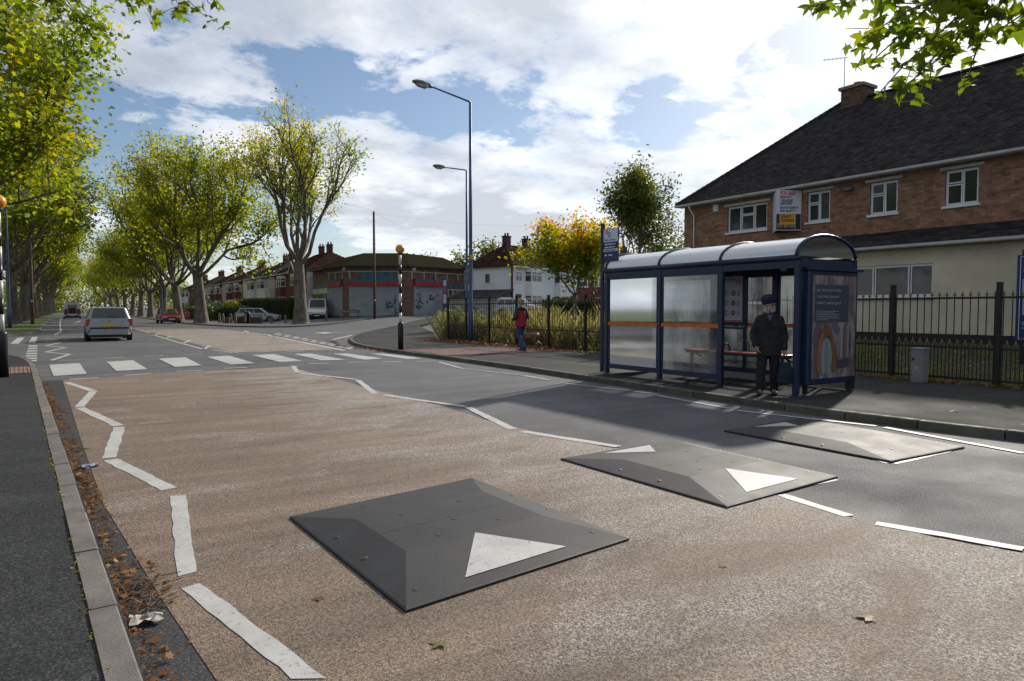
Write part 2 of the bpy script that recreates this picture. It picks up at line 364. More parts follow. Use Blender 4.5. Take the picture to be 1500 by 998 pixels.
# kerbs: single stones where they can be told apart
kbm = MB(); 
def kerb_run(line, side, parent, mat, s0, s1, L=.915, wdt=.125, far=None):
    """side +1: pavement lies to the left of the walking direction"""
    me_b = MB(); b = .018
    prof = [(0, -.06), (0, KH - b), (b, KH), (wdt, KH), (wdt, -.06)]
    rings = [[(x * side * -1, y, z) for x, z in prof] for y in (.008, L - .008)]
    me_b.loft(rings); me = me_b.mesh('kerb_stone', mat); 
    bm = bmesh.new(); bm.from_mesh(me); bmesh.ops.recalc_face_normals(bm, faces=bm.faces); bm.to_mesh(me); bm.free()
    acc = 0; pts = [Vector((p[0], p[1], 0)) for p in line]; cum = [0]
    for a, c in zip(pts, pts[1:]): cum.append(cum[-1] + (c - a).length)
    def at(s):
        for i in range(len(pts) - 1):
            if cum[i + 1] >= s: return pts[i].lerp(pts[i + 1], (s - cum[i]) / (cum[i + 1] - cum[i]))
        return pts[-1]
    s = s0
    while s < s1 and s + L < cum[-1]:
        a, c = at(s), at(s + L); d = c - a
        o = link('kerb_stone', me, parent, (a.x + random.uniform(-.003, .003), a.y, zt(a.x, a.y) + random.uniform(-.004, .003)), math.atan2(d.y, d.x) - math.pi / 2 + random.uniform(-.003, .003))
        s += L
    return at, cum[-1], s
def kerb_strip(line, parent, mat, flip):
    mb = MB(); pts = [Vector((p[0], p[1], 0)) for p in line]; rings = []
    for i, p in enumerate(pts):
        d = (pts[min(i + 1, len(pts) - 1)] - pts[max(i - 1, 0)]).normalized(); nrm = Vector((-d.y, d.x, 0)) * flip; z = zt(p.x, p.y)
        rings.append([p + nrm * .0 + Vector((0, 0, z - .05)), p + Vector((0, 0, z + KH)), p + nrm * .13 + Vector((0, 0, z + KH)), p + nrm * .13 + Vector((0, 0, z - .05))])
    mb.loft(rings); return mb.build('kerb', mat, parent, smooth='fix')
atL, lenL, _ = kerb_run(left_line, 1, pave_l, m_kerb, 10.2, 46)
atR, lenR, _ = kerb_run(right_line, -1, pave_r, m_kerb_r, 12, 62)
kerb_strip(left_far, verge_l, m_kerb, 1); kerb_strip(right_far, pave_f, m_kerb_r, 1)

# ------------------------------------------------------------------ surfacing on the road
strip = sheet('gutter_strip', [(XL(y), y) for y in (-4, 3, 8, 13, 17.2)] + [(-.16, 17.2), (.06, 9.5), (.18, 6.06), (.36, 3.9), (.46, 2.9), (.62, -4)], .003, m_strip, road)
jr = random.Random(3)
def wob(l, a): return [(x + jr.uniform(-a, a), y) for x, y in l]
bl = [(.62, -4), (.46, 2.9), (.36, 3.9), (.18, 6.06), (.06, 9.5), (-.16, 17.2)]
br_px = [(424, 537.5), (450, 545), (480, 552), (517, 563), (560, 575), (621, 589), (667, 601), (707, 615), (755, 627), (800, 637), (905, 659), (1000, 685), (1140, 728), (1245, 760), (1280, 770), (1400, 795), (1500, 812)]
br = [tuple(G(*p)[:2]) for p in br_px]
fine = []
for a, c in zip(br, br[1:]):
    for k in range(4): fine.append((a[0] + (c[0] - a[0]) * k / 4 + jr.uniform(-.025, .025), a[1] + (c[1] - a[1]) * k / 4))
brown = sheet('buff_surfacing', bl + [tuple(G(250, 547)[:2])] + fine + [br[-1], (4.9, .4), (4.9, -4)], .006, m_brown, road)
bf = [(345, 516.5), (420, 514.5), (500, 512.5), (470, 506), (440, 500.5), (405, 495), (380, 490.5), (360, 487), (330, 483), (290, 481.5), (245, 480.5), (200, 480), (195, 481.5), (225, 488), (250, 494.5), (275, 501), (305, 509.5)]
brown2 = sheet('buff_surfacing', [tuple(G(*p)[:2]) for p in bf], .006, m_brown, road)

# road markings: each a thin slab of paint with its own edges
def mark(name, pts, z=.0095, mat=None, zoff=0):
    pts = [Vector((p[0], p[1])) for p in pts]; out = []
    for a, c in zip(pts, pts[1:] + pts[:1]):
        k = max(1, min(14, int((c - a).length / .12)))
        for i in range(k):
            p = a.lerp(c, i / k); out.append((p.x + jr.uniform(-.008, .008), p.y + jr.uniform(-.009, .009), zt(p.x, p.y) + z + zoff))
    mb = MB(); mb.poly(out); o = mb.build(name, mat or m_paint, road)
    if o.data.polygons[0].normal.z < 0: o.data.flip_normals()
    return o
def seg(name, a, b, wd, mat=None, px=True, z=.0095):
    a = Vector(G(*a)[:2]) if px else Vector(a); b = Vector(G(*b)[:2]) if px else Vector(b)
    d = (b - a).normalized(); n = Vector((-d.y, d.x)) * wd / 2
    return mark(name, [a - n, b - n, b + n, a + n], z, mat)
lz = [(92, 560.5), (138, 575), (114, 597), (180, 627), (156, 672), (257, 720)]
lw = [(-.10, 16.6), (.33, 14.55), (.08, 12.25), (.50, 9.98), (.29, 7.85), (.67, 6.2)]
for a, b in zip(lw, lw[1:]):
    A, B = Vector(a), Vector(b); d = (B - A).normalized() * .05; seg('zigzag_line', A + d, B - d, .125, px=False)
mark('zigzag_line', [G(*p) for p in ((250, 728), (273, 727), (288, 840), (259, 847))])
mark('zigzag_line', [G(*p) for p in ((265, 865), (294, 856), (478, 998), (428, 998))])
seg('zigzag_line', (.93, 2.36), (1.0, .4), .12, px=False)
for a, b in [((427, 536.5), (434, 538)), ((430, 538), (436, 546)), ((440, 547), (521, 556.5)), ((524, 557.5), (549, 577.5)), ((563, 579.5), (681, 596.5)), ((685, 597.5), (752, 630)), ((765, 633), (906, 655.5)), ((1143, 726), (1243, 757.5)), ((1282, 768), (1500, 806))]:
    seg('zigzag_line', a, b, .12 if a[0] < 1100 else .10)
Z1 = [[(215, 465), (350, 458), (382, 505), (235, 515)], [(468, 452), (585, 445), (650, 485), (512, 493)], [(697, 438), (815, 432), (887, 468), (770, 475)], [(910, 430), (1010, 425), (1120, 458), (1012, 463)], [(1108, 422), (1205, 418), (1330, 448), (1230, 453)]]
for q in Z1: mark('zebra_bar', [G(x / 3, 380 + y / 3) for x, y in q])
for q in [[(115, 222), (205, 219), (395, 253), (268, 257)], [(325, 220), (410, 218), (605, 248), (500, 253)], [(530, 220), (600, 218), (820, 246), (735, 249)]]:
    mark('zebra_bar', [G(400 + x * .26667, 460 + y * .26667) for x, y in q])
for a, b, y0, y1 in [(305, 430, 529, 522), (548, 665, 512, 504), (775, 885, 495, 489), (985, 1085, 481, 477), (260, 358, 446, 443), (455, 545, 436, 432), (635, 718, 428, 424), (808, 888, 421, 417), (960, 1045, 414, 410), (1118, 1190, 409, 407), (1258, 1335, 407, 405)]:
    seg('stud_dash', (a / 3, 380 + y0 / 3), (b / 3, 380 + y1 / 3), .14)
for a, b, y in [(195, 310, 275), (405, 515, 268), (600, 705, 265), (788, 893, 263)]:
    seg('stud_dash', (400 + a * .26667, 460 + y * .26667), (400 + b * .26667, 460 + (y - 2) * .26667), .13)
# zigzags and lines beyond the crossing
for l in [[(75, 528.5), (102, 519.5), (67, 516.3), (96, 509.5), (67, 507), (89, 502.3), (65, 501), (86, 498.3), (66, 496.5)], [(80, 491), (89, 486), (88.5, 480), (87.5, 474), (90, 467)], [(192, 480.5), (219, 487.7)], [(223, 492), (234, 489)], [(225, 491), (243, 496.5)], [(243, 496), (252, 492.7)], [(244, 497), (268, 504)], [(268, 503.7), (279, 498.5)], [(269, 504.5), (298, 512)], [(299, 512), (307, 506.8)], [(309, 513), (347, 517.3)]]:
    for a, b in zip(l, l[1:]): seg('zigzag_line', a, b, .13)
for a, b in [((358, 485), (366, 488)), ((390, 490), (400, 493.5)), ((366, 487.5), (390, 491)), ((400, 493), (440, 501)), ((440, 501), (505, 514))]: seg('edge_line', a, b, .2)
for k in range(9):
    for q in (0, 1):
        a = (404 + k * 13 - q * 1.5, 488.3 + k * 2.55 + q * 1.7); seg('give_way_dash', a, (a[0] + 9, a[1] + 1.8), .17)
seg('give_way_dash', (21, 504), (31, 495), .3); seg('give_way_dash', (46.5, 503), (51, 494), .25)
for k in range(7): seg('give_way_dash', (44.5 + k * .6, 530 - k * 3.6), (44.9 + k * .6, 528 - k * 3.6), .3)
seg('side_road_line', (487, 498), (515, 491.5), .2); seg('side_road_line', (485, 487.3), (528, 484.6), .2); mark('side_road_arrow', [G(*p) for p in ((460, 488), (476, 486.8), (487, 488), (476, 489.3))])
seg('side_road_line', (540, 487), (572, 484.4), .15)
seg('edge_line', (110, 474), (118, 470), .2)
for a, b in [((643, 531), (677, 540.5)), ((769, 551), (805, 557.5)), ((963, 580), (1067, 599)), ((1078, 602), (1284, 625)), ((1296, 627), (1500, 665))]: seg('edge_line', a, b, .09)
for a, b in [((677, 540.5), (769, 551)), ((823, 562), (953, 577))]: seg('edge_line', a, b, .08, m_paint_thin)
for a, b in [((1310, 680), (1409, 657)), ((1176, 712), (1226, 703)), ((1255, 666), (1300, 679))]: seg('setting_out_line', a, b, .05, m_paint_thin, z=.004)

# tactile paving tiles at the crossing
tb = MB(); tb.bx(-.197, .197, -.197, .197, -.04, .006)
for i in range(5):
    for j in range(5): tb.lathe((-.16 + .08 * i, -.16 + .08 * j, .006), [(.022, 0), (.012, .006)], 6)
me_t = tb.mesh('paving_tile', m_tile)
for i in range(5):
    for j in range(5):
        y = 18.35 + j * .4; x = XL(y) - .34 - i * .4
        link('paving_tile', me_t, pave_l, (x, y, KH + .001), .053)
for i in range(12):
    for j in range(8):
        x = 9.68 + i * .4; y = 18.45 + j * .4
        link('paving_tile', me_t, pave_r, (x, y, zt(x, y) + KH + .001), -.01)

# ------------------------------------------------------------------ speed cushions
def mat_rubber():
    m, t, b, out = nodes('moulded_rubber'); co = pos(t)
    c = ramp(t, noise(t, 2.2, 7, .62, co), [(.3, (.010, .010, .011)), (.72, (.023, .023, .0245))])
    c = mixc(t, .8, c, ramp(t, noise(t, 120, 2, .7, co), [(.35, .5), (.7, 1.9)]), 'MULTIPLY'); c = mixc(t, ramp(t, noise(t, 1.6, 9, .7, pos(t, (1.6, .6, 1)), .5), [(.54, 0.0), (.78, .35)]), c, (.045, .042, .038))  # pale blotches in the colour stand in for sun glare on the rubber
    t.links.new(c, b.inputs['Base Color']); t.links.new(ramp(t, noise(t, 3, 5, .6, co), [(.3, .70), (.7, .62)]), b.inputs['Roughness']); b.inputs['Specular IOR Level'].default_value = .42
    bump(t, b, noise(t, 130, 2, .6, co), .4, .005); return m
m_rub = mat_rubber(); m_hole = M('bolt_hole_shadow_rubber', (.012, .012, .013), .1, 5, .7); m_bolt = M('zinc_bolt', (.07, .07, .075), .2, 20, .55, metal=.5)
def cushion(corn, label, tris, hgt=.075):
    """corn: left, back, right, front corners on the road (x, y)"""
    L, B, R_, Fr = [Vector(c) for c in corn]; c0 = (L + B + R_ + Fr) / 4
    root = thing('speed_cushion', label, 'speed cushion', (c0.x, c0.y, .009), group='rubber speed cushions across the road')
    def at(u, v): return (L * (1 - u) * v + B * u * v + R_ * u * (1 - v) + Fr * (1 - u) * (1 - v)) - c0   # u across, v along
    us, vs_ = (.0, .175, .825, 1.0), (0., .30, .70, 1.0)
    def hz(u, v): return .014 + (hgt - .014) * min(1, u / .175, (1 - u) / .175, v / .30, (1 - v) / .30)
    mb = MB(); A = [at(0, 0), at(1, 0), at(1, 1), at(0, 1)]; P4 = [at(.175, .30), at(.825, .30), at(.825, .70), at(.175, .70)]
    e = .012
    lo = [(p.x, p.y, -.004) for p in A]; mid = [(p.x, p.y, .010) for p in A]; md2 = [(p.x * (1 - e), p.y * (1 - e), .015) for p in A]; hi = [(p.x, p.y, hgt) for p in P4]
    mb.add(lo + mid + md2 + hi, [(i + 4 * k, (i + 1) % 4 + 4 * k, (i + 1) % 4 + 4 * k + 4, i + 4 * k + 4) for k in range(3) for i in range(4)] + [(12, 13, 14, 15)])
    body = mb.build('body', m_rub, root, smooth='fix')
    def onp(u, v, dz): p = at(u, v); return (p.x, p.y, hz(u, v) + dz)
    for tri in tris:
        t = MB(); pts = [onp(u, v, .0035) for u, v in tri]; t.poly(pts); o = t.build('arrow_marking', m_paint, root)
        if o.data.polygons[0].normal.z < 0: o.data.flip_normals()
    for u in (.30, .5, .70):
        s = MB(); s.beam(onp(u, .30, .0), onp(u, .70, .0), .004, .004)
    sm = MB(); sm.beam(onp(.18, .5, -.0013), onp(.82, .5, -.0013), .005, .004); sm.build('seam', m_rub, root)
    bme = MB(); bme.lathe((0, 0, -.004), [(.021, 0), (.021, .005), (.016, .0052)], 12, 0); bme.lathe((0, 0, .0), [(.010, .0), (.010, .003), (.004, .004)], 8, 1)
    me = bme.mesh('bolt', [m_hole, m_bolt])
    for u, v in [(.08, .08), (.33, .12), (.62, .15), (.9, .10), (.35, .36), (.65, .36), (.35, .64), (.65, .64), (.3, .88), (.7, .88), (.06, .38), (.06, .62), (.94, .38), (.94, .62), (.5, .47)]:
        p = onp(u, v, .0); o = link('bolt', me, root, p)
        e1 = Vector(onp(u + .004, v, 0)) - Vector(onp(u - .004, v, 0)); e2 = Vector(onp(u, v + .004, 0)) - Vector(onp(u, v - .004, 0))
        nn = e1.cross(e2); nn = nn if nn.z > 0 else -nn; o.rotation_euler = nn.to_track_quat('Z', 'Y').to_euler()
    return root
TF = [(.26, .06), (.72, .06), (.48, .30)]; TB = [(.28, .94), (.70, .94), (.5, .74)]
cushion([(1.28, 4.90), (2.93, 5.17), (3.0, 3.24), (1.35, 3.05)], 'nearest black rubber speed cushion on the brown surfacing with one white arrow showing', [TF])
cushion([(4.05, 5.37), (5.70, 5.46), (5.68, 3.46), (4.1, 3.37)], 'middle rubber speed cushion on the centre line with two white arrows', [TF, TB])
cushion([(6.68, 5.55), (8.22, 5.60), (8.05, 3.47), (6.68, 3.53)], 'far rubber speed cushion nearest the bus shelter kerb', [TB])
# ------------------------------------------------------------------ shared building pieces
m_white = M('white_upvc', (.76, .77, .78), .05, 2, .35)
m_glass = glass_dark('window_glass')
m_glass_h = glass_dark('window_glass_far', (.045, .055, .065), .12)
m_brick = M('orange_brown_brick', (.335, .175, .10), .2, 5, .85, bmp=.3, bscale=70, island=.33)
m_mortar = M('brick_mortar', (.26, .19, .14), .15, 6, .9, bmp=.3, bscale=50)
m_cream = M('cream_render', (.66, .57, .43), .10, .8, .85, bmp=.25, bscale=60)
m_black = M('black_paint', (.012, .012, .014), .15, 6, .5)
m_tiles = M('dark_clay_tile', (.062, .055, .053), .22, 2.5, .75, bmp=.2, bscale=60, island=.35, spec=.03)
m_ridge = M('ridge_tile_clay', (.055, .048, .046), .2, 4, .75, bmp=.2, bscale=60, island=.2, spec=.03)
m_gutter = M('white_gutter', (.55, .55, .53), .08, 3, .45)

def rects(u0, u1, v0, v1, holes):
    """split a wall rectangle into pieces round its openings"""
    us = sorted({u0, u1, *[min(max(h[0], u0), u1) for h in holes], *[min(max(h[1], u0), u1) for h in holes]})
    out = []
    for a, b in zip(us, us[1:]):
        cuts = sorted([(h[2], h[3]) for h in holes if h[0] <= a + 1e-6 and h[1] >= b - 1e-6]); z = v0
        for c, d in cuts:
            if c > z: out.append((a, b, z, min(c, v1)))
            z = max(z, d)
        if z < v1: out.append((a, b, z, v1))
    return out
class Plane:
    """wall plane: origin, direction along (u), outward normal; v is up"""
    def __init__(s, o, u, n): s.o, s.u, s.n = Vector(o), Vector(u).normalized(), Vector(n).normalized()
    def p(s, u, v, d=0): return s.o + s.u * u + s.n * d + Vector((0, 0, v))
    def slab(s, mb, u0, u1, v0, v1, d0, d1, mi=0):
        vs = [s.p(u, v, d) for d in (d0, d1) for u, v in ((u0, v0), (u1, v0), (u1, v1), (u0, v1))]
        return mb.add(vs, [(3, 2, 1, 0), (4, 5, 6, 7), (0, 1, 5, 4), (1, 2, 6, 5), (2, 3, 7, 6), (3, 0, 4, 7)], mi)
def window(pl, parent, u0, u1, v0, v1, cells, frame=m_white, glass=m_glass, fw=.055, dep=-.07, sill=True, sub=True, reveal=None, name='window', arch=None):
    """cells in fractions (a, b, c, d); frame is the part, panes and sill its sub-parts"""
    fb = MB(); W_, H_ = u1 - u0, v1 - v0
    for a, b, c, d in ((u0, u0 + fw, v0, v1), (u1 - fw, u1, v0, v1), (u0 + fw, u1 - fw, v0, v0 + fw), (u0 + fw, u1 - fw, v1 - fw, v1)): pl.slab(fb, a, b, c, d, dep - .05, dep)
    pan = []
    for a, b, c, d in cells:
        a, b, c, d = u0 + a * W_, u0 + b * W_, v0 + c * H_, v0 + d * H_; k = fw * .62
        for e, f_, g_, h_ in ((a, a + k, c, d), (b - k, b, c, d), (a + k, b - k, c, c + k), (a + k, b - k, d - k, d)): pl.slab(fb, e, f_, g_, h_, dep - .045, dep + .012)
        pan.append((a + k, b - k, c + k, d - k))
    fo = fb.build(name, frame, parent, world=True)
    for a, b, c, d in pan:
        q = MB(); pl.slab(q, a, b, c, d, dep - .03, dep - .024); q.build('pane', glass, fo, world=False)
        q_o = fo.children[-1]; inv = Matrix.LocRotScale(parent.location, parent.rotation_euler, None).inverted(); q_o.data.transform(inv)
    if sill:
        q = MB(); pl.slab(q, u0 - .06, u1 + .06, v0 - .07, v0 - .002, dep - .03, .07); o = q.build('sill', frame, fo); o.data.transform(Matrix.LocRotScale(parent.location, parent.rotation_euler, None).inverted())
    return fo
def brickwork(pl, u0, u1, v0, v1, holes, parent, mat, L=.215, Hh=.065, J=.010, proud=.008):
    mb = MB(); row = 0; v = v0; rr = random.Random(5)
    while v + Hh < v1:
        u = u0 - (L + J) * (.5 if row % 2 else 0)
        while u < u1:
            a, b = max(u, u0), min(u + L, u1); u += L + J
            if b - a < .03: continue
            for h in holes:
                if v + Hh > h[2] and v < h[3] and b > h[0] and a < h[1]:
                    if a < h[0] < b: b = h[0]
                    elif a < h[1] < b: a = h[1]
                    else: a = b
            if b - a < .03: continue
            d = proud + rr.uniform(-.003, .003)
            vs = [pl.p(x, z, e) for e in (-.004, d) for x, z in ((a, v), (b, v), (b, v + Hh), (a, v + Hh))]
            mb.add(vs, [(4, 5, 6, 7), (0, 1, 5, 4), (1, 2, 6, 5), (2, 3, 7, 6), (3, 0, 4, 7)])
        v += Hh + J; row += 1
    return stuff(mb.build('brickwork', mat, parent, world=True))
def slope_tiles(parent, p0, along, up, L, S, inside, mat, tw=.17, ga=.115, name='roof_tiles', th=.022):
    """courses of separate tiles; inside(u, s) keeps those on the slope"""
    along, up = Vector(along).normalized(), Vector(up).normalized(); nn = along.cross(up).normalized()
    if nn.z < 0: nn = -nn
    mb = MB(); rr = random.Random(11); i = 0; s = 0
    while s < S:
        u = -(tw / 2 if i % 2 else 0)
        while u < L:
            if inside(u + tw / 2, s + ga / 2):
                z = th + rr.uniform(-.004, .005); du = rr.uniform(-.003, .003); g_ = .003
                A = Vector(p0) + along * (u + g_ + du) + up * s; B = Vector(p0) + along * (u + tw - g_ + du) + up * s
                mb.add([A + nn * .001, B + nn * .001, B + nn * z, A + nn * z, B + up * (ga * 1.05) + nn * .004, A + up * (ga * 1.05) + nn * .004], [(0, 1, 2, 3), (3, 2, 4, 5)])
            u += tw
        s += ga; i += 1
    return stuff(mb.build(name, mat, parent, world=True))

# ------------------------------------------------------------------ brick building on the right
def pub():
    XF, YL, YR, ZB, ZE = 21.9, 20.42, -5.0, .45, 5.80
    root = thing('brick_building', 'long brick building with dark tiled hipped roof and cream ground floor extension behind the railings', 'building', (XF, 8, ZB))
    pl = Plane((XF, YL, 0), (0, -1, 0), (-1, 0, 0))
    U = lambda Y: YL - Y
    wins = [(U(18.17), U(16.34), 4.50, 5.50, 3), (U(14.69), U(13.83), 4.54, 5.58, 2), (U(12.45), U(11.56), 4.54, 5.57, 2), (U(10.18), U(9.28), 4.54, 5.58, 2), (U(7.6), U(6.7), 4.54, 5.58, 2), (U(5.0), U(4.1), 4.54, 5.58, 2), (U(2.4), U(1.5), 4.54, 5.58, 2)]
    lowl = [(U(18.6), U(16.4), 1.75, 2.95, 3)]
    holes = [w[:4] for w in wins + lowl]
    mb = MB()
    for r in rects(0, U(YR), ZB - .3, ZE - .05, holes): pl.slab(mb, *r, -.22, 0)
    mb.bx(XF + .22, XF + 9.9, YL - .25, YL, ZB - .3, ZE - .05); mb.bx(XF + 9.65, XF + 9.9, YR, YL - .25, ZB - .3, ZE - .05); mb.bx(XF + .22, XF + 9.65, YR, YR + .25, ZB - .3, ZE - .05)
    mb.build('wall', m_mortar, root, world=True)
    brickwork(pl, 0.0, U(-3.0), 1.9, ZE - .12, holes + [(U(15.0), 99, 0, 3.78)], root, m_brick)
    cells3 = [(.02, .33, .04, .96), (.35, .66, .04, .62), (.35, .66, .64, .96), (.68, .98, .04, .96)]
    cells2 = [(.04, .5, .04, .60), (.04, .5, .63, .96), (.52, .96, .04, .96)]
    for u0, u1, v0, v1, k in wins + lowl: window(pl, root, u0, u1, v0, v1, cells3 if k == 3 else cells2)
    for w in wins:                                                    # pale boards between window heads and eaves
        q = MB(); pl.slab(q, w[0] - .14, w[1] + .14, w[3] + .02, w[3] + .11, .002, .05); q.build('lintel_board', m_gutter, root, world=True)
    # curtains and blinds just behind the glass of one window are left to the glass; eaves
    e = MB(); e.bx(XF - .34, XF + .0, YR, YL + .12, ZE - .055, ZE - .03); e.build('soffit', m_gutter, root, world=True)
    gt = MB(); prof = [(-.0, .0), (-.02, -.07), (-.07, -.10), (-.12, -.07), (-.13, .0), (-.115, .0), (-.07, -.08), (-.02, -.02)]
    gt.loft([[(XF - .34 + x, y, ZE + .03 + z) for x, z in prof] for y in (YR, YL + .15)]); gt.build('gutter', m_gutter, root, smooth='fix', world=True)
    d = MB(); dy = PX(1018, 330, XF).y; d.tube([(XF - .40, dy, ZE - .05), (XF - .30, dy, ZE - .2), (XF - .06, dy, ZE - .45), (XF - .06, dy, .5)], .034, 8); d.build('downpipe', m_white, root, smooth=True, world=True)
    # main roof
    XE, ZR, XR = XF - .32, 9.93, 26.9; YE, YRS = YL + .18, 16.55
    rise = ZR - (ZE + .03); run = XR - XE; hip = YE - YRS; zE = ZE + .03; XB = XR + run
    rb = MB()
    A, B, C_, D = (XE, YR - .3, zE), (XE, YE, zE), (XR, YRS, ZR), (XR, YR - .3, ZR); Eb, Fb = (XB, YE, zE), (XB, YR - .3, zE)
    rb.poly([A, B, C_, D]); rb.poly([B, Eb, C_]); rb.poly([Eb, Fb, D, C_]); rb.poly([A, D, Fb]); rb.poly([A, Fb, Eb, B])
    roof = rb.build('roof', m_tiles, root, smooth='fix', world=True)
    up = Vector((run, 0, rise)); S = up.length
    slope_tiles(root, B, (0, -1, 0), up, YE - YR, S, lambda u, s: u > hip * s / S - .05, m_tiles)
    uh = Vector((0, -hip, rise)); Sh = uh.length
    slope_tiles(root, B, (1, 0, 0), uh, 2 * run, Sh, lambda u, s: run * s / Sh < u < 2 * run - run * s / Sh, m_tiles)
    rm = MB(); rings = []
    for y in (0, .44): rings.append([(.13 * math.cos(a), y, .11 * math.sin(a) - .02) for a in [math.pi * k / 6 for k in range(7)]])
    rm.loft(rings); me = rm.mesh('ridge_tile', m_ridge, True); y = YRS - .45; k = 0
    while y > 1.0:
        o = link('ridge_tile', me, root, (XR - root.location.x, y - root.location.y, ZR - root.location.z + random.uniform(-.004, .006))); y -= .452
    hm = MB(); n = 34; bv, cv = Vector(B), Vector(C_)
    for k in range(n):
        a = bv.lerp(cv, k / n); b_ = bv.lerp(cv, (k + .92) / n); hm.tube([a + Vector((0, 0, .01)), b_ + Vector((0, 0, .035))], [.10, .09], 8)
    stuff(hm.build('hip_tiles', m_ridge, root, world=True))
    # chimney and aerial
    c = MB(); c.bx(XR - .42, XR + .42, 15.45, 16.35, ZR - .7, ZR + .42); ch = c.build('chimney', m_mortar, roof); ch.data.transform(Matrix.Translation(-root.location))
    def sub(mb, name, mat, par, **k):
        o = mb.build(name, mat, par, **k); o.data.transform(Matrix.Translation(-root.location)); return o
    c = MB()
    for row in range(14):
        z = ZR - .62 + row * .075
        for (pa, ua, na, L_) in ((( XR - .42, 15.45, 0), (0, 1, 0), (-1, 0, 0), .9), ((XR - .42, 15.45, 0), (1, 0, 0), (0, -1, 0), .84)):
            p_ = Plane(pa, ua, na); u = -.11 if row % 2 else 0
            while u < L_:
                a, b_ = max(u, 0), min(u + .215, L_)
                if b_ - a > .03: p_.slab(c, a, b_, z, z + .065, -.002, .008)
                u += .225
    stuff(sub(c, 'chimney_bricks', M('dark_chimney_brick', (.15, .075, .05), .2, 5, .9, island=.35), roof))
    c = MB(); c.bx(XR - .50, XR + .50, 15.37, 16.43, ZR + .40, ZR + .52); c.lathe((XR, 15.9, ZR + .52), [(.17, 0), (.14, .05), (.14, .14), (.16, .17), (.10, .17)], 12); sub(c, 'chimney_cap', m_mortar, roof)
    a = MB(); a.tube([(XR - .1, 16.42, ZR - .2), (XR - .1, 16.42, 11.75)], .016, 6); a.tube([(XR - .1, 16.3, 11.72), (XR - .3, 17.25, 11.85)], .012, 5)
    for k in range(5): p_ = Vector((XR - .1, 16.42, 11.74)).lerp(Vector((XR - .3, 17.25, 11.85)), .2 + k * .18); a.tube([p_ + Vector((0, 0, -.05)), p_ + Vector((0, 0, .05))], .006, 4)
    sub(a, 'television_aerial', M('aluminium', (.3, .3, .3), .1, 5, .4, metal=.9), roof)
    # lean-to over the cream ground floor
    XL_, YLL = 20.7, 15.0; zl, zh = 3.34, 3.92; lw = [(9.86, 12.62, 1.86, 2.82), (13.1, 14.4, 1.86, 2.82), (4.2, 7.0, 1.86, 2.82)]
    p2 = Plane((XL_, YLL, 0), (0, -1, 0), (-1, 0, 0)); V = lambda Y: YLL - Y
    hl = [(V(b), V(a), c_, d_) for a, b, c_, d_ in lw]
    q = MB()
    for r in rects(0, V(YR), .80, zl - .02, hl): p2.slab(q, *r, -.2, 0)
    q.bx(XL_ + .2, XF - .002, YLL - .2, YLL, .8, zl - .02)
    q.build('extension_wall', m_cream, root, world=True)
    q = MB(); p2.slab(q, -.02, V(YR), .2, .80, -.22, .015); q.build('plinth', m_black, root, world=True)
    for i, h in enumerate(hl):
        window(p2, root, *h, [(.015, .36, .04, .96), (.375, .745, .04, .96), (.76, .985, .04, .96)] if i != 1 else [(.03, .49, .04, .96), (.51, .97, .04, .96)])
    s_ = Vector((XF - (XL_ - .32), 0, zh - zl))
    q = MB(); q.add([(XL_ - .32, YR, zl), (XL_ - .32, YLL + .1, zl), (XF - .01, YLL + .1, zh), (XF - .01, YR, zh), (XL_ - .32, YR, zl - .03), (XL_ - .32, YLL + .1, zl - .03), (XF - .01, YLL + .1, zl - .03), (XF - .01, YR, zl - .03)], [(0, 1, 2, 3), (4, 5, 6, 7), (0, 1, 5, 4), (1, 2, 6, 5), (2, 3, 7, 6), (3, 0, 4, 7)])
    q.build('lean_to_roof', m_tiles, root, smooth='fix', world=True)
    slope_tiles(root, (XL_ - .33, YLL + .1, zl), (0, -1, 0), s_, YLL - 2, s_.length, lambda u, s: True, m_tiles, tw=.33, ga=.26, th=.035, name='lean_to_tiles')
    gt = MB(); gt.loft([[(XL_ - .33 + x, y, zl + .03 + z) for x, z in prof] for y in (YR, YLL + .12)]); gt.build('gutter', m_gutter, root, smooth='fix', world=True)
    # small wall fittings
    fp = PX(1243, 277, XF - .15); q = MB(); q.box((fp.x, fp.y, fp.z), (.16, .26, .10), 0); q.tube([(fp.x, fp.y, fp.z), (XF, fp.y, fp.z - .04)], .03, 6); q.build('flood_lamp', M('grey_lamp_housing', (.12, .12, .13), .1, 5, .4), root, world=True, bevel=.01)
    ap = PX(1050, 305, XF); q = MB(); pl.slab(q, U(ap.y) - .12, U(ap.y) + .12, ap.z - .14, ap.z + .14, .01, .09); q.build('alarm_box', m_white, root, world=True, bevel=.012)
    vp = PX(1350, 258, XF); q = MB(); pl.slab(q, U(vp.y) - .13, U(vp.y) + .13, vp.z - .08, vp.z + .08, .0, .016)
    for k in range(5): pl.slab(q, U(vp.y) - .11, U(vp.y) + .11, vp.z - .065 + k * .028, vp.z - .05 + k * .028, .016, .022)
    q.build('air_brick', M('buff_air_brick', (.25, .16, .1), .1, 5, .8), root, world=True)
    # lower rear wing that shows past the left corner
    q = MB(); q.bx(XF + 2.5, XF + 9, YL, YL + 1.3, ZB - .2, 5.0); q.build('rear_wing_wall', m_mortar, root, world=True)
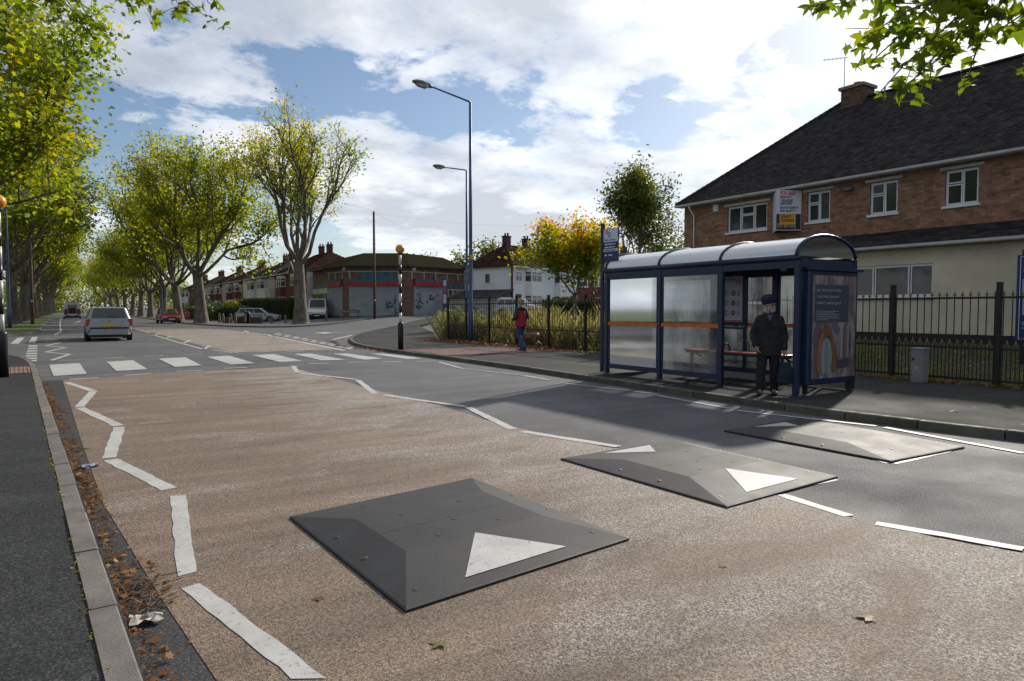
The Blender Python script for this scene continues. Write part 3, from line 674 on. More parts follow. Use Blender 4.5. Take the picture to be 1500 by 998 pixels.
    q = MB(); z0 = 5.0; a0, a1, b0, b1 = XF + 2.2, XF + 9.3, YL - .1, YL + 1.6; q.add([(a0, b0, z0), (a1, b0, z0), (a1, b1, z0), (a0, b1, z0), ((a0 + a1) / 2, b0, z0 + 2.6), ((a0 + a1) / 2, b1 - .8, z0 + 2.6)], [(0, 3, 5, 4), (1, 4, 5, 2), (3, 2, 5), (0, 1, 2, 3), (0, 4, 1)]); q.build('rear_wing_roof', m_tiles, root, smooth='fix', world=True)
    q = MB(); q.bx(a0 - .1, a0, b0, b1 + .1, z0 - .12, z0); q.bx(a0, a1, b1, b1 + .1, z0 - .12, z0); q.build('rear_wing_gutter', m_gutter, root, world=True)
    return root
PUB = pub()

# ------------------------------------------------------------------ lettering
FONT_MESH = {}
def text(s, size, mat, parent, mtx, name='lettering', align='LEFT', bold=0.0, shear=0.0, width=None, extr=.0015):
    """flat raised letters turned into a mesh; mtx maps text plane (x right, y up) to the parent's space"""
    c = bpy.data.curves.new(name, 'FONT'); c.body = s; c.size = size; c.align_x = align; c.offset = bold; c.shear = shear; c.extrude = extr; c.resolution_u = 3
    o = bpy.data.objects.new(name, c); COL.objects.link(o); bpy.context.view_layer.update()
    me = bpy.data.meshes.new_from_object(o.evaluated_get(bpy.context.evaluated_depsgraph_get()))
    COL.objects.unlink(o); bpy.data.objects.remove(o); bpy.data.curves.remove(c)
    if width and me.vertices:
        xs_ = [v.co.x for v in me.vertices]; k = width / (max(xs_) - min(xs_)); me.transform(Matrix.Diagonal((k, 1, 1, 1)))
    me.transform(mtx); me.materials.clear(); me.materials.append(mat); return link(name, me, parent)
def smudge(size, mat, parent, mtx, width, words=(3, 5, 4), name='small_print'):
    """a line of print too small to read: word-long strokes"""
    q = MB(); x = 0; tot = sum(words) + .8 * (len(words) - 1); k = width / tot
    for w_ in words: q.add([mtx @ Vector((a, b, 0)) for a, b in ((x, 0), (x + w_ * k, 0), (x + w_ * k, size * .5), (x, size * .5))], [(0, 1, 2, 3)]); x += (w_ + .8) * k
    return stuff(q.build(name, mat, parent))
def frame_mtx(o, right, up):
    r, u = Vector(right).normalized(), Vector(up).normalized(); n = r.cross(u); m = Matrix.Identity(4)
    for i in range(3): m[i][0], m[i][1], m[i][2], m[i][3] = r[i], u[i], n[i], o[i]
    return m
def ink(name, c): return M(name, c, 0, 1, .5)

# ------------------------------------------------------------------ for-sale board on the brick building
def sale_board():
    B = PX(1174, 300, 21.84); wB = (B - Vector((0, 0, CH))).dot(FV)
    A = W(1137.5, 300, wB); zt_, zb = W(1150, 279, wB).z, W(1150, 337.5, wB).z
    C_ = PX(1132.5, 300, 21.86); base = Vector((B.x, B.y, zb))
    root = thing('sale_board', 'white for sale board with yellow and black panel fixed to the brick wall', 'sign', base)
    A2, B2, C2 = Vector((A.x, A.y, 0)), Vector((B.x, B.y, 0)), Vector((C_.x, C_.y, 0)); loc = Vector((base.x, base.y, 0))
    def face(p, q, name, th=.012):
        d = (q - p).normalized(); n = Vector((d.y, -d.x, 0))
        if n.dot(-p) < 0: n = -n
        mb = MB(); vs = [Vector((v.x, v.y, z)) + n * k - base for k in (0, -th) for v, z in ((p, zb), (q, zb), (q, zt_), (p, zt_))]
        mb.add(vs, [(3, 2, 1, 0), (4, 5, 6, 7), (0, 1, 5, 4), (1, 2, 6, 5), (2, 3, 7, 6), (3, 0, 4, 7)]); return mb.build(name, ink('board_white', (.62, .65, .70)), root, smooth='fix'), n
    _, n = face(A2, B2, 'panel'); face(C2, A2 - Vector((0, .0, 0)), 'panel')
    Wd = (B2 - A2).length; Hd = zt_ - zb; r = (B2 - A2).normalized()
    def mt(u, v, d=.004): return frame_mtx(Vector((A.x, A.y, zb)) + r * (u * Wd) + Vector((0, 0, v * Hd)) + n * d - base, r, (0, 0, 1))
    def patch(u0, u1, v0, v1, mat, d, name='colour_panel'):
        q = MB(); o = mt(0, 0, d)
        q.add([o @ Vector((a * Wd, b * Hd, c)) for c in (0, .002) for a, b in ((u0, v0), (u1, v0), (u1, v1), (u0, v1))], [(3, 2, 1, 0), (4, 5, 6, 7), (0, 1, 5, 4), (1, 2, 6, 5), (2, 3, 7, 6), (3, 0, 4, 7)]); q.build(name, mat, root, smooth='fix')
    red, dk, ye = ink('board_red', (.55, .03, .06)), ink('board_black', (.012, .012, .016)), ink('board_yellow', (.75, .36, .01))
    patch(0.0, .98, .02, .41, dk, .002)
    patch(.13, .75, .17, .405, ye, .0045); patch(.745, .765, .02, .41, ink('board_white', (.62, .65, .70)), .0045)
    patch(.03, .74, .155, .165, ink('board_white', (.62, .65, .70)), .0048)
    tx = [('FOR SALE', .13, .885, .60, .11, red), ('FREEHOLD', .13, .805, .46, .065, red), ('153.8 SQ.M.', .14, .715, .50, .07, dk), ('(1,657 SQ.FT.)', .14, .645, .48, .06, dk), ('Edward', .18, .31, .38, .11, dk), ('Symmons', .18, .215, .52, .11, dk), ('0121 200 7620', .05, .075, .66, .085, ye)]
    for v, wd, ws in ((.575, .72, (4, 7, 6, 3)), (.545, .74, (7, 3, 8, 3)), (.495, .62, (6, 2, 7)), (.465, .44, (4, 5))): smudge(.036 * Hd, dk, root, mt(.14, v, .007), wd * Wd, ws)
    for s, u, v, wd, h, m in tx: text(s, h * Hd * 1.25, m, root, mt(u, v, .009), width=wd * Wd, bold=.004)
    return root
sale_board()

# ------------------------------------------------------------------ blue board at the right edge of the photo
def blue_board():
    X = 17.4; p = PX(1490.5, 374, X); z1 = p.z; z0 = PX(1490.5, 499, X).z; y0 = p.y; wd = 1.15; g0 = zt(X, y0 - .6)
    root = thing('notice_board', 'dark blue notice board with white lettering cut by the right edge of the photo', 'sign', (X, y0, g0))
    d = Vector((.55, -.835, 0)); n = Vector((-.835, -.55, 0))
    def mt(u, v, k): return frame_mtx(d * u + Vector((0, 0, v + z0 - g0)) + n * k, d, (0, 0, 1))
    def pt(u0, u1, v0, v1, k, t, mat, name):
        q = MB(); o = mt(0, 0, k); q.add([o @ Vector((a, b, c)) for c in (0, t) for a, b in ((u0, v0), (u1, v0), (u1, v1), (u0, v1))], [(3, 2, 1, 0), (4, 5, 6, 7), (0, 1, 5, 4), (1, 2, 6, 5), (2, 3, 7, 6), (3, 0, 4, 7)]); q.build(name, mat, root, smooth='fix')
    H_ = z1 - z0; bl = ink('board_blue', (.012, .02, .11)); wh = ink('board_white', (.62, .65, .70))
    pt(0, wd, 0, H_, 0, .03, bl, 'panel'); pt(.05, wd - .05, .03, .04, .031, .002, wh, 'border'); pt(.05, wd - .05, H_ - .04, H_ - .03, .031, .002, wh, 'border'); pt(.05, .062, .041, H_ - .041, .031, .002, wh, 'border')
    pt(.1, wd - .1, H_ * .30, H_ * .72, .032, .002, ink('board_pale_blue', (.30, .36, .50)), 'centre_panel')
    for k, q in enumerate(('C', 'S')): text(q, .22, ink('board_cyan', (.15, .45, .6)), root, mt(.10, (.78 if k == 0 else .14) * H_, .034))
    for u in (.15, wd - .15):
        q = MB(); o = d * u - n * .05; q.bx(o.x - .04, o.x + .04, o.y - .04, o.y + .04, -.1, z1 - g0 + .12); q.build('post', m_black, root)
    return root
blue_board()
# ------------------------------------------------------------------ bus shelter
m_navy = M('navy_painted_steel', (.010, .022, .062), .12, 4, .38, spec=.5)
m_orange = M('orange_painted_rail', (.62, .13, .02), .12, 6, .45)
m_orange_seat = M('orange_bench_plastic', (.60, .10, .03), .1, 6, .4)
def mat_clear(name, tint, haze0, haze1, sc, rough=.12, streak=False, hue=(.62, .66, .70), tl_mix=.55, ior=1.4):
    m, t, b, out = nodes(name); t.nodes.remove(b); co = pos(t)
    tr = tn(t, 'ShaderNodeBsdfTransparent'); tr.inputs[0].default_value = tint + (1,)
    df = tn(t, 'ShaderNodeBsdfPrincipled'); df.inputs['Base Color'].default_value = hue + (1,); df.inputs['Roughness'].default_value = .25
    tl = tn(t, 'ShaderNodeBsdfTranslucent'); tl.inputs[0].default_value = tuple(min(1, c * 1.15) for c in hue) + (1,)
    mx_ = tn(t, 'ShaderNodeMixShader'); mx_.inputs[0].default_value = tl_mix; t.links.new(df.outputs[0], mx_.inputs[1]); t.links.new(tl.outputs[0], mx_.inputs[2])
    v = noise(t, sc, 6, .6, pos(t, (1, 1, .35) if streak else (1, 1, 1)), .4)
    ms = tn(t, 'ShaderNodeMixShader'); t.links.new(ramp(t, v, [(.34, haze0), (.68, haze1)]), ms.inputs[0]); t.links.new(tr.outputs[0], ms.inputs[1]); t.links.new(mx_.outputs[0], ms.inputs[2])
    gl = tn(t, 'ShaderNodeBsdfGlossy'); gl.inputs['Roughness'].default_value = rough; gl.inputs[0].default_value = (.9, .93, .96, 1)
    fr = tn(t, 'ShaderNodeFresnel'); fr.inputs[0].default_value = ior
    m2 = tn(t, 'ShaderNodeMixShader'); t.links.new(fr.outputs[0], m2.inputs[0]); t.links.new(ms.outputs[0], m2.inputs[1]); t.links.new(gl.outputs[0], m2.inputs[2]); t.links.new(m2.outputs[0], out.inputs[0]); return m
m_poly = mat_clear('scratched_polycarbonate', (.87, .90, .93), .0, .52, 2.6, .06, True)
m_poly2 = mat_clear('clearer_polycarbonate', (.89, .92, .94), .0, .18, 2.6, .05, True)
m_vault = mat_clear('frosted_roof_sheet', (.93, .94, .95), .80, .92, .9, .16, hue=(.96, .97, .97), tl_mix=.7, ior=1.6)
m_vault_f = mat_clear('whitened_roof_sheet', (.96, .97, .98), .88, .98, .9, .10, hue=(.97, .975, .98), tl_mix=.3, ior=1.9)  # whiter copy of the frosted sheet, sky-lit brightness put into its shader
def shelter():
    XF, XB, Y0, Y1, Z0 = 9.85, 11.42, 6.75, 11.39, KH
    ys_ = [6.75, 8.28, 9.80, 11.39]
    root = thing('bus_shelter', 'navy framed bus shelter with arched clear roof, orange rails and poster end panel', 'bus shelter', (XF, Y0, Z0))
    def T(x, y, z): return (x - XF, y - Y0, z - Z0)
    def bld(mb, name, mat, par=root, **k):
        mb.v = [T(*v) for v in mb.v]; return mb.build(name, mat, par, **k)
    zb = 2.30
    for y in ys_:
        p = MB(); p.bx(XF - .04, XF + .04, y - .045, y + .045, Z0, zb); o = bld(p, 'post', m_navy, bevel=.006)
        p = MB(); p.bx(XF - .06, XF + .06, y - .07, y + .07, Z0 - .002, Z0 + .012); bld(p, 'foot_plate', m_navy, o)
    for y in ys_:
        p = MB(); p.bx(XB - .04, XB + .04, y - .045, y + .045, Z0, zb + .05); bld(p, 'post', m_navy, bevel=.006)
    b = MB(); b.tube([(XF - .03, Y0 - .06, zb + .03), (XF - .03, Y1 + .06, zb + .03)], .05, 10); bld(b, 'front_gutter', m_navy, smooth=True)
    b = MB(); b.bx(XF - .03, XF + .03, Y0 + .05, Y1 - .05, 2.17, zb - .01); bld(b, 'front_beam', m_navy)
    b = MB(); b.bx(XB - .03, XB + .03, Y0 + .05, Y1 - .05, 2.17, zb + .08); bld(b, 'rear_beam', m_navy)
    for y in (Y0, Y1):
        b = MB(); b.bx(XF + .042, XB - .042, y - .03, y + .03, 2.18, zb + .02); bld(b, 'end_beam', m_navy)
    # vaulted roof: ribs and sheets
    n = 14; xm, rx, rz_ = (XF + XB) / 2, (XB - XF) / 2 + .05, .36
    arc = [(xm - rx * math.cos(math.pi * k / n), zb + .06 + rz_ * math.sin(math.pi * k / n)) for k in range(n + 1)]
    for y in ys_:
        b = MB(); b.tube([(x, y, z) for x, z in arc], .03, 8); bld(b, 'roof_rib', m_navy, smooth=True)
    for ya, yb in zip(ys_, ys_[1:]):
        b = MB(); L = len(arc)
        b.add([(x, y, z - d) for d in (0, .008) for y in (ya, yb) for x, z in arc], [(i, i + 1, L + i + 1, L + i) for i in range(n)] + [(2 * L + i, 2 * L + i + 1, 3 * L + i + 1, 3 * L + i) for i in range(n)])
        b.m = [0 if (i % n) < n // 2 else 1 for i in range(2 * n)]; bld(b, 'roof_sheet', [m_vault_f, m_vault], smooth=True)
    for y in (Y0, Y1):
        b = MB(); b.poly([(x, y, z) for x, z in arc]); b.poly([(x, y + .006, z) for x, z in arc]); bld(b, 'tympanum', m_vault_f)
    # glazed bays with frames and orange rails
    def bay(p0, p1, z0, z1, mat, rail=True, name='glazed_bay', rail_out=-1):
        p0, p1 = Vector(p0), Vector(p1); d = (p1 - p0).normalized(); nrm = Vector((d.y, -d.x, 0)); f_ = MB(); k = .035
        for a, c, e, g_ in ((0, k, z0, z1), ((p1 - p0).length - k, (p1 - p0).length, z0, z1)):
            f_.beam(p0 + d * (a + k / 2) + Vector((0, 0, e)), p0 + d * (a + k / 2) + Vector((0, 0, g_)), k, .04, up=d)
        f_.beam(p0 + d * k + Vector((0, 0, z0 + .05)), p1 - d * k + Vector((0, 0, z0 + .05)), .04, .10); f_.beam(p0 + d * k + Vector((0, 0, z1 - .02)), p1 - d * k + Vector((0, 0, z1 - .02)), .04, .04)
        fo = bld(f_, name, m_navy)
        for a, c in ((z0 + .10, 1.14), (1.24, z1 - .04)) if rail else ((z0 + .10, z1 - .04),):
            q = MB(); q.beam(p0 + d * k + Vector((0, 0, (a + c) / 2)), p1 - d * k + Vector((0, 0, (a + c) / 2)), .008, c - a); bld(q, 'pane', mat, fo)
        if rail:
            q = MB(); q.beam(p0 + d * .005 + Vector((0, 0, 1.19)), p1 - d * .005 + Vector((0, 0, 1.19)), .05, .075); bld(q, 'orange_rail', m_orange, fo)
    bay((XF, ys_[1] + .05, 0), (XF, ys_[2] - .05, 0), .22, 2.17, m_poly2); bay((XF, ys_[2] + .05, 0), (XF, ys_[3] - .05, 0), .22, 2.17, m_poly)
    bay((XF + .05, Y1, 0), (XB - .05, Y1, 0), .22, 2.17, m_poly)
    for ya, yb in ((6.80, 7.25), (7.33, 8.23), (8.33, 9.0), (9.62, 9.75), (9.85, 11.34)):
        bay((XB, ya, 0), (XB, yb, 0), .22, 2.17, m_poly2)
    bay((XB, 9.0, 0), (XB, 9.62, 0), .22, 1.14, m_poly2, False)
    # timetable case
    q = MB(); q.bx(XB - .09, XB - .005, 8.92, 9.66, 1.17, 2.22); tt = bld(q, 'timetable_case', m_navy, bevel=.01)
    q = MB(); q.bx(XB - .094, XB - .0905, 9.0, 9.6, 1.24, 2.16); bld(q, 'timetable_sheet', ink('sheet_white', (.55, .57, .60)), tt)
    xs0 = XB - .098
    def tm(y, z): return frame_mtx(Vector(T(xs0, y, z)), (0, -1, 0), (0, 0, 1))
    pr, po, pb = ink('print_red', (.5, .08, .05)), ink('print_orange', (.6, .2, .06)), ink('print_navy', (.03, .05, .15))
    smudge(.05, pr, tt, tm(9.57, 2.09), .38, (4, 5, 2, 3, 5))
    q = MB(); q.bx(xs0 - .001, xs0, 9.03, 9.57, 2.06, 2.068); q.bx(xs0 - .001, xs0, 9.01, 9.59, 1.245, 1.275); bld(q, 'print_rule', pr, tt)
    for k in range(3):
        zc = 1.82 - k * .2
        q = MB(); q.add([(xs0, 9.22 + .055 * math.cos(a), zc + .055 * math.sin(a)) for a in [2 * math.pi * i / 16 for i in range(16)]], [tuple(range(16))]); bld(q, 'print_disc', pb, tt)
        q = MB(); q.add([(xs0 - .001, 9.22 + .033 * math.cos(a), zc + .033 * math.sin(a)) for a in [2 * math.pi * i / 12 for i in range(12)]], [tuple(range(12))]); bld(q, 'print_disc', po, tt)
        q = MB()
        for j in range(5): q.bx(xs0 - .001, xs0, 9.34, 9.34 + .2 - .03 * (j % 3), zc - .06 + j * .028, zc - .05 + j * .028)
        for j in range(4): q.bx(xs0 - .001, xs0, 9.05, 9.13 - .01 * (j % 2), zc - .05 + j * .028, zc - .04 + j * .028)
        stuff(bld(q, 'print_lines', pb, tt))
    q = MB(); n_ = 20
    ring = lambda r: [(xs0, 9.10 + r * math.cos(2 * math.pi * i / n_), 2.06 + r * math.sin(2 * math.pi * i / n_)) for i in range(n_)]
    a, c = ring(.062), ring(.048); q.add(a + c, [(i, (i + 1) % n_, n_ + (i + 1) % n_, n_ + i) for i in range(n_)]); q.beam((xs0, 9.14, 2.10), (xs0, 9.06, 2.02), .012, .002, up=(1, 0, 0)); bld(q, 'no_smoking_mark', pr, tt)
    # notice stuck inside the glass
    q = MB(); q.bx(XB - .02, XB - .012, 9.92, 10.12, 1.28, 1.62); bld(q, 'paper_notice', ink('sheet_white', (.55, .57, .60)))
    # perch bench
    for yy in (7.9, 10.1):
        q = MB(); q.tube([(XB - .03, yy, .5), (XB - .32, yy, .62)], .022, 8); q.tube([(XB - .32, yy, .62), (XB - .32, yy, Z0)], .03, 8); bld(q, 'bench_leg', m_navy, smooth=True)
    q = MB(); q.bx(XB - .46, XB - .16, 7.75, 10.2, .62, .655); bld(q, 'bench_seat', m_orange_seat, bevel=.014)
    q = MB(); q.bx(XB - .42, XB - .20, 7.78, 10.17, .58, .618); bld(q, 'bench_rail', m_navy)
    q = MB(); yy = 9.2; q.tube([(XB - .40, yy, .655), (XB - .41, yy, .74), (XB - .36, yy, .80), (XB - .28, yy, .80), (XB - .22, yy, .74), (XB - .21, yy, .655)], .018, 8); bld(q, 'arm_rest', m_navy, smooth=True)
    # advertising end panel
    q = MB(); q.bx(XF + .12, XB - .06, Y0 - .12, Y0 + .05, .26, 2.13); ad = bld(q, 'poster_case', m_navy, bevel=.02)
    def mat_poster():
        m, t, b_, out = nodes('poster_print'); co = tn(t, 'ShaderNodeTexCoord').outputs['Generated']; sp = tn(t, 'ShaderNodeSeparateXYZ'); t.links.new(co, sp.inputs[0])
        mpp = tn(t, 'ShaderNodeMapping'); mpp.inputs['Scale'].default_value = (4.5, 1, 1.6); t.links.new(co, mpp.inputs[0]); wvn = noise(t, 1.6, 4, .5, mpp.outputs[0], .8)
        c = ramp(t, wvn, [(.28, (.08, .06, .07)), (.45, (.20, .13, .115)), (.58, (.29, .25, .26)), (.72, (.42, .37, .35))])
        c = mixc(t, ramp(t, noise(t, 6, 5, .6, co), [(.4, 0.0), (.7, .6)]), c, (.06, .05, .07)); t.links.new(c, b_.inputs['Base Color']); b_.inputs['Roughness'].default_value = .12; b_.inputs['Coat Weight'].default_value = .5; return m
    yp = Y0 - .125; x0, x1, z0, z1 = XF + .22, XB - .12, .36, 2.05
    q = MB(); q.bx(x0, x1, yp, yp + .003, z0, z1); bld(q, 'poster', mat_poster(), ad)
    q = MB(); q.bx(x0 + .06, x1 - .22, yp - .004, yp - .001, 1.28, 1.90); bld(q, 'poster_text_panel', ink('poster_slate', (.045, .05, .075)), ad)
    def pm(x, z): return frame_mtx(Vector(T(x, yp - .006, z)), (1, 0, 0), (0, 0, 1))
    pw = ink('print_grey', (.33, .34, .38))
    for i, (s_, wd) in enumerate([("Just when you're ready", .68), ('to go home, but your', .62), ("shelter's not for good", .66)]): text(s_, .075, pw, ad, pm(x0 + .10, 1.79 - i * .105), width=wd)
    for i in range(6):
        q = MB(); q.bx(x0 + .10, x0 + .10 + (.62, .50, .66, .60, .64, .35)[i], yp - .006, yp - .004, 1.46 - i * .028, 1.468 - i * .028); bld(q, 'print_lines', pw, ad)
    # robed figure on the poster, drawn as flat print
    def shape(pts, mat, d): q = MB(); q.add([(x0 + a, yp - d, z0 + b_) for a, b_ in pts], [tuple(range(len(pts)))]); bld(q, 'poster_print', mat, ad)
    og = [ink('poster_orange', (.26, .10, .035)), ink('poster_rust', (.17, .065, .03)), ink('poster_amber', (.33, .15, .06))]
    shape([(.14, .12), (.20, .06), (.245, .10), (.215, .34), (.22, .50), (.27, .62), (.33, .69), (.30, .80), (.22, .72), (.155, .56), (.13, .34)], og[0], .005)
    shape([(.17, .16), (.195, .12), (.185, .36), (.20, .52), (.25, .64), (.235, .68), (.175, .54), (.16, .34)], og[2], .0057)
    shape([(.66, .14), (.58, .08), (.545, .14), (.565, .36), (.56, .50), (.52, .62), (.46, .69), (.48, .80), (.57, .72), (.64, .56), (.675, .34)], og[1], .005)
    shape([(.62, .16), (.585, .12), (.60, .38), (.58, .54), (.53, .66), (.55, .69), (.61, .55), (.635, .34)], og[0], .0057)
    shape([(.30, .80), (.33, .69), (.40, .72), (.46, .69), (.48, .80), (.44, .87), (.34, .87)], og[1], .0055)
    for a_, b_, m_ in ((.78, .86, (.24, .23, .24)), (.90, .95, (.16, .10, .09)), (.97, 1.03, (.22, .20, .21))): shape([(a_, .32), (b_, .32), (b_ + .01, .90), (a_ - .01, .86)], ink('poster_column_%d' % int(a_ * 100), m_), .0045)
    shape([(.04, .60), (.12, .55), (.16, .78), (.24, .92), (.12, .90), (.05, .78)], ink('poster_mauve', (.12, .09, .14)), .0045); shape([(.56, .84), (.70, .70), (.76, .80), (.66, .96), (.58, .95)], ink('poster_mauve', (.12, .09, .14)), .0045)
    shape([(.255, .12), (.31, .05), (.36, .10), (.43, .04), (.50, .10), (.545, .40), (.51, .58), (.44, .66), (.35, .66), (.275, .56), (.24, .36)], ink('poster_pale', (.20, .225, .25)), .0062)
    for a_, m_ in ((.30, (.27, .30, .33)), (.385, (.15, .17, .19)), (.455, (.26, .28, .31))): shape([(a_, .10), (a_ + .03, .08), (a_ + .022, .36), (a_ + .03, .60), (a_ + .005, .60), (a_ - .004, .34)], ink('poster_fold_%d' % int(a_ * 1000), m_), .0068)
    shape([(.40 + .045 * math.cos(a_), .915 + .065 * math.sin(a_)) for a_ in [2 * math.pi * k_ / 12 for k_ in range(12)]], ink('poster_brown', (.14, .08, .065)), .007)
    shape([(.72, .16), (1.02, .16), (1.02, .30), (.72, .28)], ink('poster_slate', (.045, .05, .075)), .006)
    q = MB(); q.bx(XF + .10, XB + .02, Y0 - .17, Y0 + .05, 2.13, 2.17); bld(q, 'poster_cap', m_navy, ad)
    for xx in (XF + .2, XB - .15):
        q = MB(); q.bx(xx - .03, xx + .03, Y0 - .06, Y0 + .0, Z0, .26); bld(q, 'panel_foot', m_black, ad)
    q = MB(); q.box((XB - .03, 8.1, 2.245), (.05, .12, .05)); bld(q, 'shelter_light', m_white)
    return root
shelter()

# bus stop flag
def flag():
    root = thing('bus_stop_flag', 'navy bus stop pole with white and blue flag beside the left end of the shelter', 'sign', (9.92, 11.64, KH))
    q = MB(); q.bx(-.035, .035, -.035, .035, 0, 3.28); q.build('pole', m_navy, root, bevel=.006)
    z0, z1 = 2.52, 3.25
    def pt(a, b, c, d, k, mat, name): q = MB(); q.bx(k - .004, k, -a, -b, c - KH, d - KH); return q.build(name, mat, root)
    nv, wh = ink('flag_navy', (.02, .035, .13)), ink('flag_white', (.60, .66, .72))
    q = MB(); q.bx(-.012, .012, -.04, -.52, z0 - KH, z1 - KH); q.build('flag_panel', nv, root)
    pt(.05, .51, 2.96, 3.24, -.013, wh, 'flag_print'); pt(.05, .51, 2.755, 2.81, -.013, wh, 'flag_print')
    def fm(y, z): return frame_mtx(Vector((-.0185, -y, z - KH)), (0, -1, 0), (0, 0, 1))
    text('Bus Stop', .075, nv, root, fm(.09, 2.985), width=.34); smudge(.05, wh, root, fm(.08, 2.90), .36, (9, 2)); smudge(.05, wh, root, fm(.08, 2.835), .34, (5, 5, 2))
    smudge(.045, nv, root, fm(.08, 2.768), .36, (6, 6)); smudge(.06, wh, root, fm(.09, 2.66), .08, (2,)); smudge(.06, wh, root, fm(.22, 2.66), .12, (3,))
    for cy_, cz_, r, m in ((.15, 3.18, .045, ink('logo_red', (.5, .05, .06))), (.24, 3.12, .055, ink('logo_blue', (.05, .22, .5)))):
        q = MB(); n_ = 18; o = [(-.019, -cy_ + r * math.cos(2 * math.pi * i / n_), cz_ - KH + r * math.sin(2 * math.pi * i / n_)) for i in range(n_)]; i_ = [(-.019, -cy_ + (p[1] + cy_) * .5, cz_ - KH + (p[2] - cz_ + KH) * .5) for p in o]
        q.add(o + i_, [(i, (i + 1) % n_, n_ + (i + 1) % n_, n_ + i) for i in range(n_)]); q.build('logo', m, root)
flag()

# ------------------------------------------------------------------ railings behind the pavement
m_gold = M('faded_gold_finial', (.22, .15, .05), .2, 6, .5, metal=.3)
m_rail = M('black_railing_paint', (.008, .008, .009), .15, 6, .5)
def fence():
    X = 14.12; posts = [27.05, 25.4, 23.5, 21.5, 19.45, 17.41, 15.4, 13.4, 11.4, 9.45, 7.49, 5.59, 3.65, 1.7, -.3, -2.3, -4.3]
    root = thing('railings', 'long run of black bow-top spear railings with gold tips behind the pavement', 'fence', (X, 27.05, zt(X, 20) + KH - .02))
    ph = 1.88
    pm = MB(); pm.bx(-.04, .04, -.04, .04, -.1, ph); pm.bx(-.045, .045, -.045, .045, ph, ph + .02); mp = pm.mesh('post', m_rail)
    def spear(h, r=.010):
        b = MB(); b.lathe((0, 0, .05), [(r, 0), (r, h - .05)], 5, 0)
        b.lathe((0, 0, h), [(.006, 0), (.017, .012), (.007, .024), (.022, .05), (.012, .075), (.0015, .115)], 6, 1)
        b.beam((0, -.035, h + .03), (0, .035, h + .03), .008, .012, 1); return b.mesh('railing_bar', [m_rail, m_gold])
    tall, dog = spear(1.64), spear(.74)
    for y in posts: link('post', mp, root, (0, y - posts[0], 0))
    for a, b in zip(posts, posts[1:]):
        for z in (.10, .68, 1.62):
            r = MB(); r.bx(-.006, .006, b + .04 - posts[0], a - .04 - posts[0], z - .02, z + .02); r.build('rail', m_rail, root)
        n_ = 14; step = (a - b) / n_
        for k in range(n_):
            y = a - step * (k + .5) - posts[0]
            link('railing_bar', tall, root, (0, y, 0))
            if k < n_ - 1 or True: link('dog_bar', dog, root, (0, y - step / 2 + .0, 0)) if k < n_ - 1 else None
    return root
fence()

# grey utility cabinet
def cabinet():
    p = G(1344, 559, KH); root = thing('utility_cabinet', 'small pale grey steel utility cabinet in front of the railings', 'cabinet', (13.72, p.y, KH - .016), .0)
    gm = M('grey_cabinet_paint', (.26, .27, .28), .12, 4, .5, bmp=.1, bscale=40)
    q = MB(); q.bx(-.12, .12, -.105, .105, 0, .63); q.build('body', gm, root, bevel=.008); q = MB(); q.bx(-.135, .135, -.12, .12, .632, .665); q.build('lid', gm, root, bevel=.006)
    q = MB(); q.bx(-.126, -.1205, -.09, .09, .06, .58); d = q.build('door', gm, root); q = MB(); q.box((-.13, .06, .45), (.012, .03, .05)); q.build('handle', m_black, d)
    q = MB(); q.bx(-.129, -.127, -.03, .03, .26, .32); q.build('warning_label', ink('label_yellow', (.6, .42, .02)), d)
cabinet()

# ------------------------------------------------------------------ lamp columns
m_col = M('grey_galvanised_column', (.045, .085, .175), .08, 1, .5, metal=.1)  # blue tint of sky and lens fringing put into the grey
m_lant = M('lantern_housing', (.10, .13, .15), .1, 5, .4)
m_lens = M('lantern_lens', (.35, .37, .30), .1, 5, .15)
def lamp(x, y, hgt, label, arm=(-1.75, 0, .32), sc=1.0, gp='lamp columns', extra=None):
    r = thing('street_lamp', label, 'street lamp', (x, y, zt(x, y) + KH - .016), group=gp)
    q = MB(); q.lathe((0, 0, 0), [(.105, 0), (.105, 1.25), (.075, 1.33), (.072, 4.5), (.055, hgt)], 12); q.build('column', m_col, r, smooth=True)
    a = Vector(arm); q = MB(); q.tube([(0, 0, hgt - .02), (a.x * .04, a.y * .04, hgt + .02), (a.x, a.y, hgt + a.z)], [.05, .04, .03], 8); q.build('arm', m_col, r, smooth=True)
    d = Vector((a.x, a.y, a.z * .5)).normalized(); s = Vector((-d.y, d.x, 0)).normalized(); u = Vector((0, 0, 1)); o = Vector((a.x, a.y, hgt + a.z)) - d * .05
    def rg(t, w, zu, zd): return [o + d * t + s * (w * c) + u * (zu * v if v > 0 else zd * v) for c, v in ((-1, 0), (-.8, .6), (-.3, 1), (.3, 1), (.8, .6), (1, 0), (.8, -1), (-.8, -1))]
    q = MB(); q.loft([rg(0, .05, .05, .04), rg(.12, .10, .10, .05), rg(.45, .15, .13, .04), rg(.72, .14, .10, .04), rg(.86, .07, .04, .03)]); lt = q.build('lantern', m_lant, r, smooth='fix')
    q = MB(); q.loft([rg(.2, .10, -.03, .05), rg(.28, .13, -.03, .13), rg(.60, .13, -.03, .13), rg(.78, .08, -.03, .05)]); q.build('lens', m_lens, lt, smooth='fix')
    q = MB(); q.bx(-.108, -.100, -.05, .05, .45, 1.0); q.build('access_door', m_col, r)
    return r
l1 = lamp(13.95, 24.69, 9.85, 'tall blue-grey street lamp beside the bushes at the railings corner')
q = MB(); q.box((0, -.06, 3.55), (.12, .05, .2)); q.build('warning_plate', ink('label_yellow', (.6, .42, .02)), l1)
p2 = W(684, 453, 41.5); l2 = lamp(p2.x, p2.y, 9.4, 'second street lamp further back in the side road', arm=(-1.5, -.1, .0))
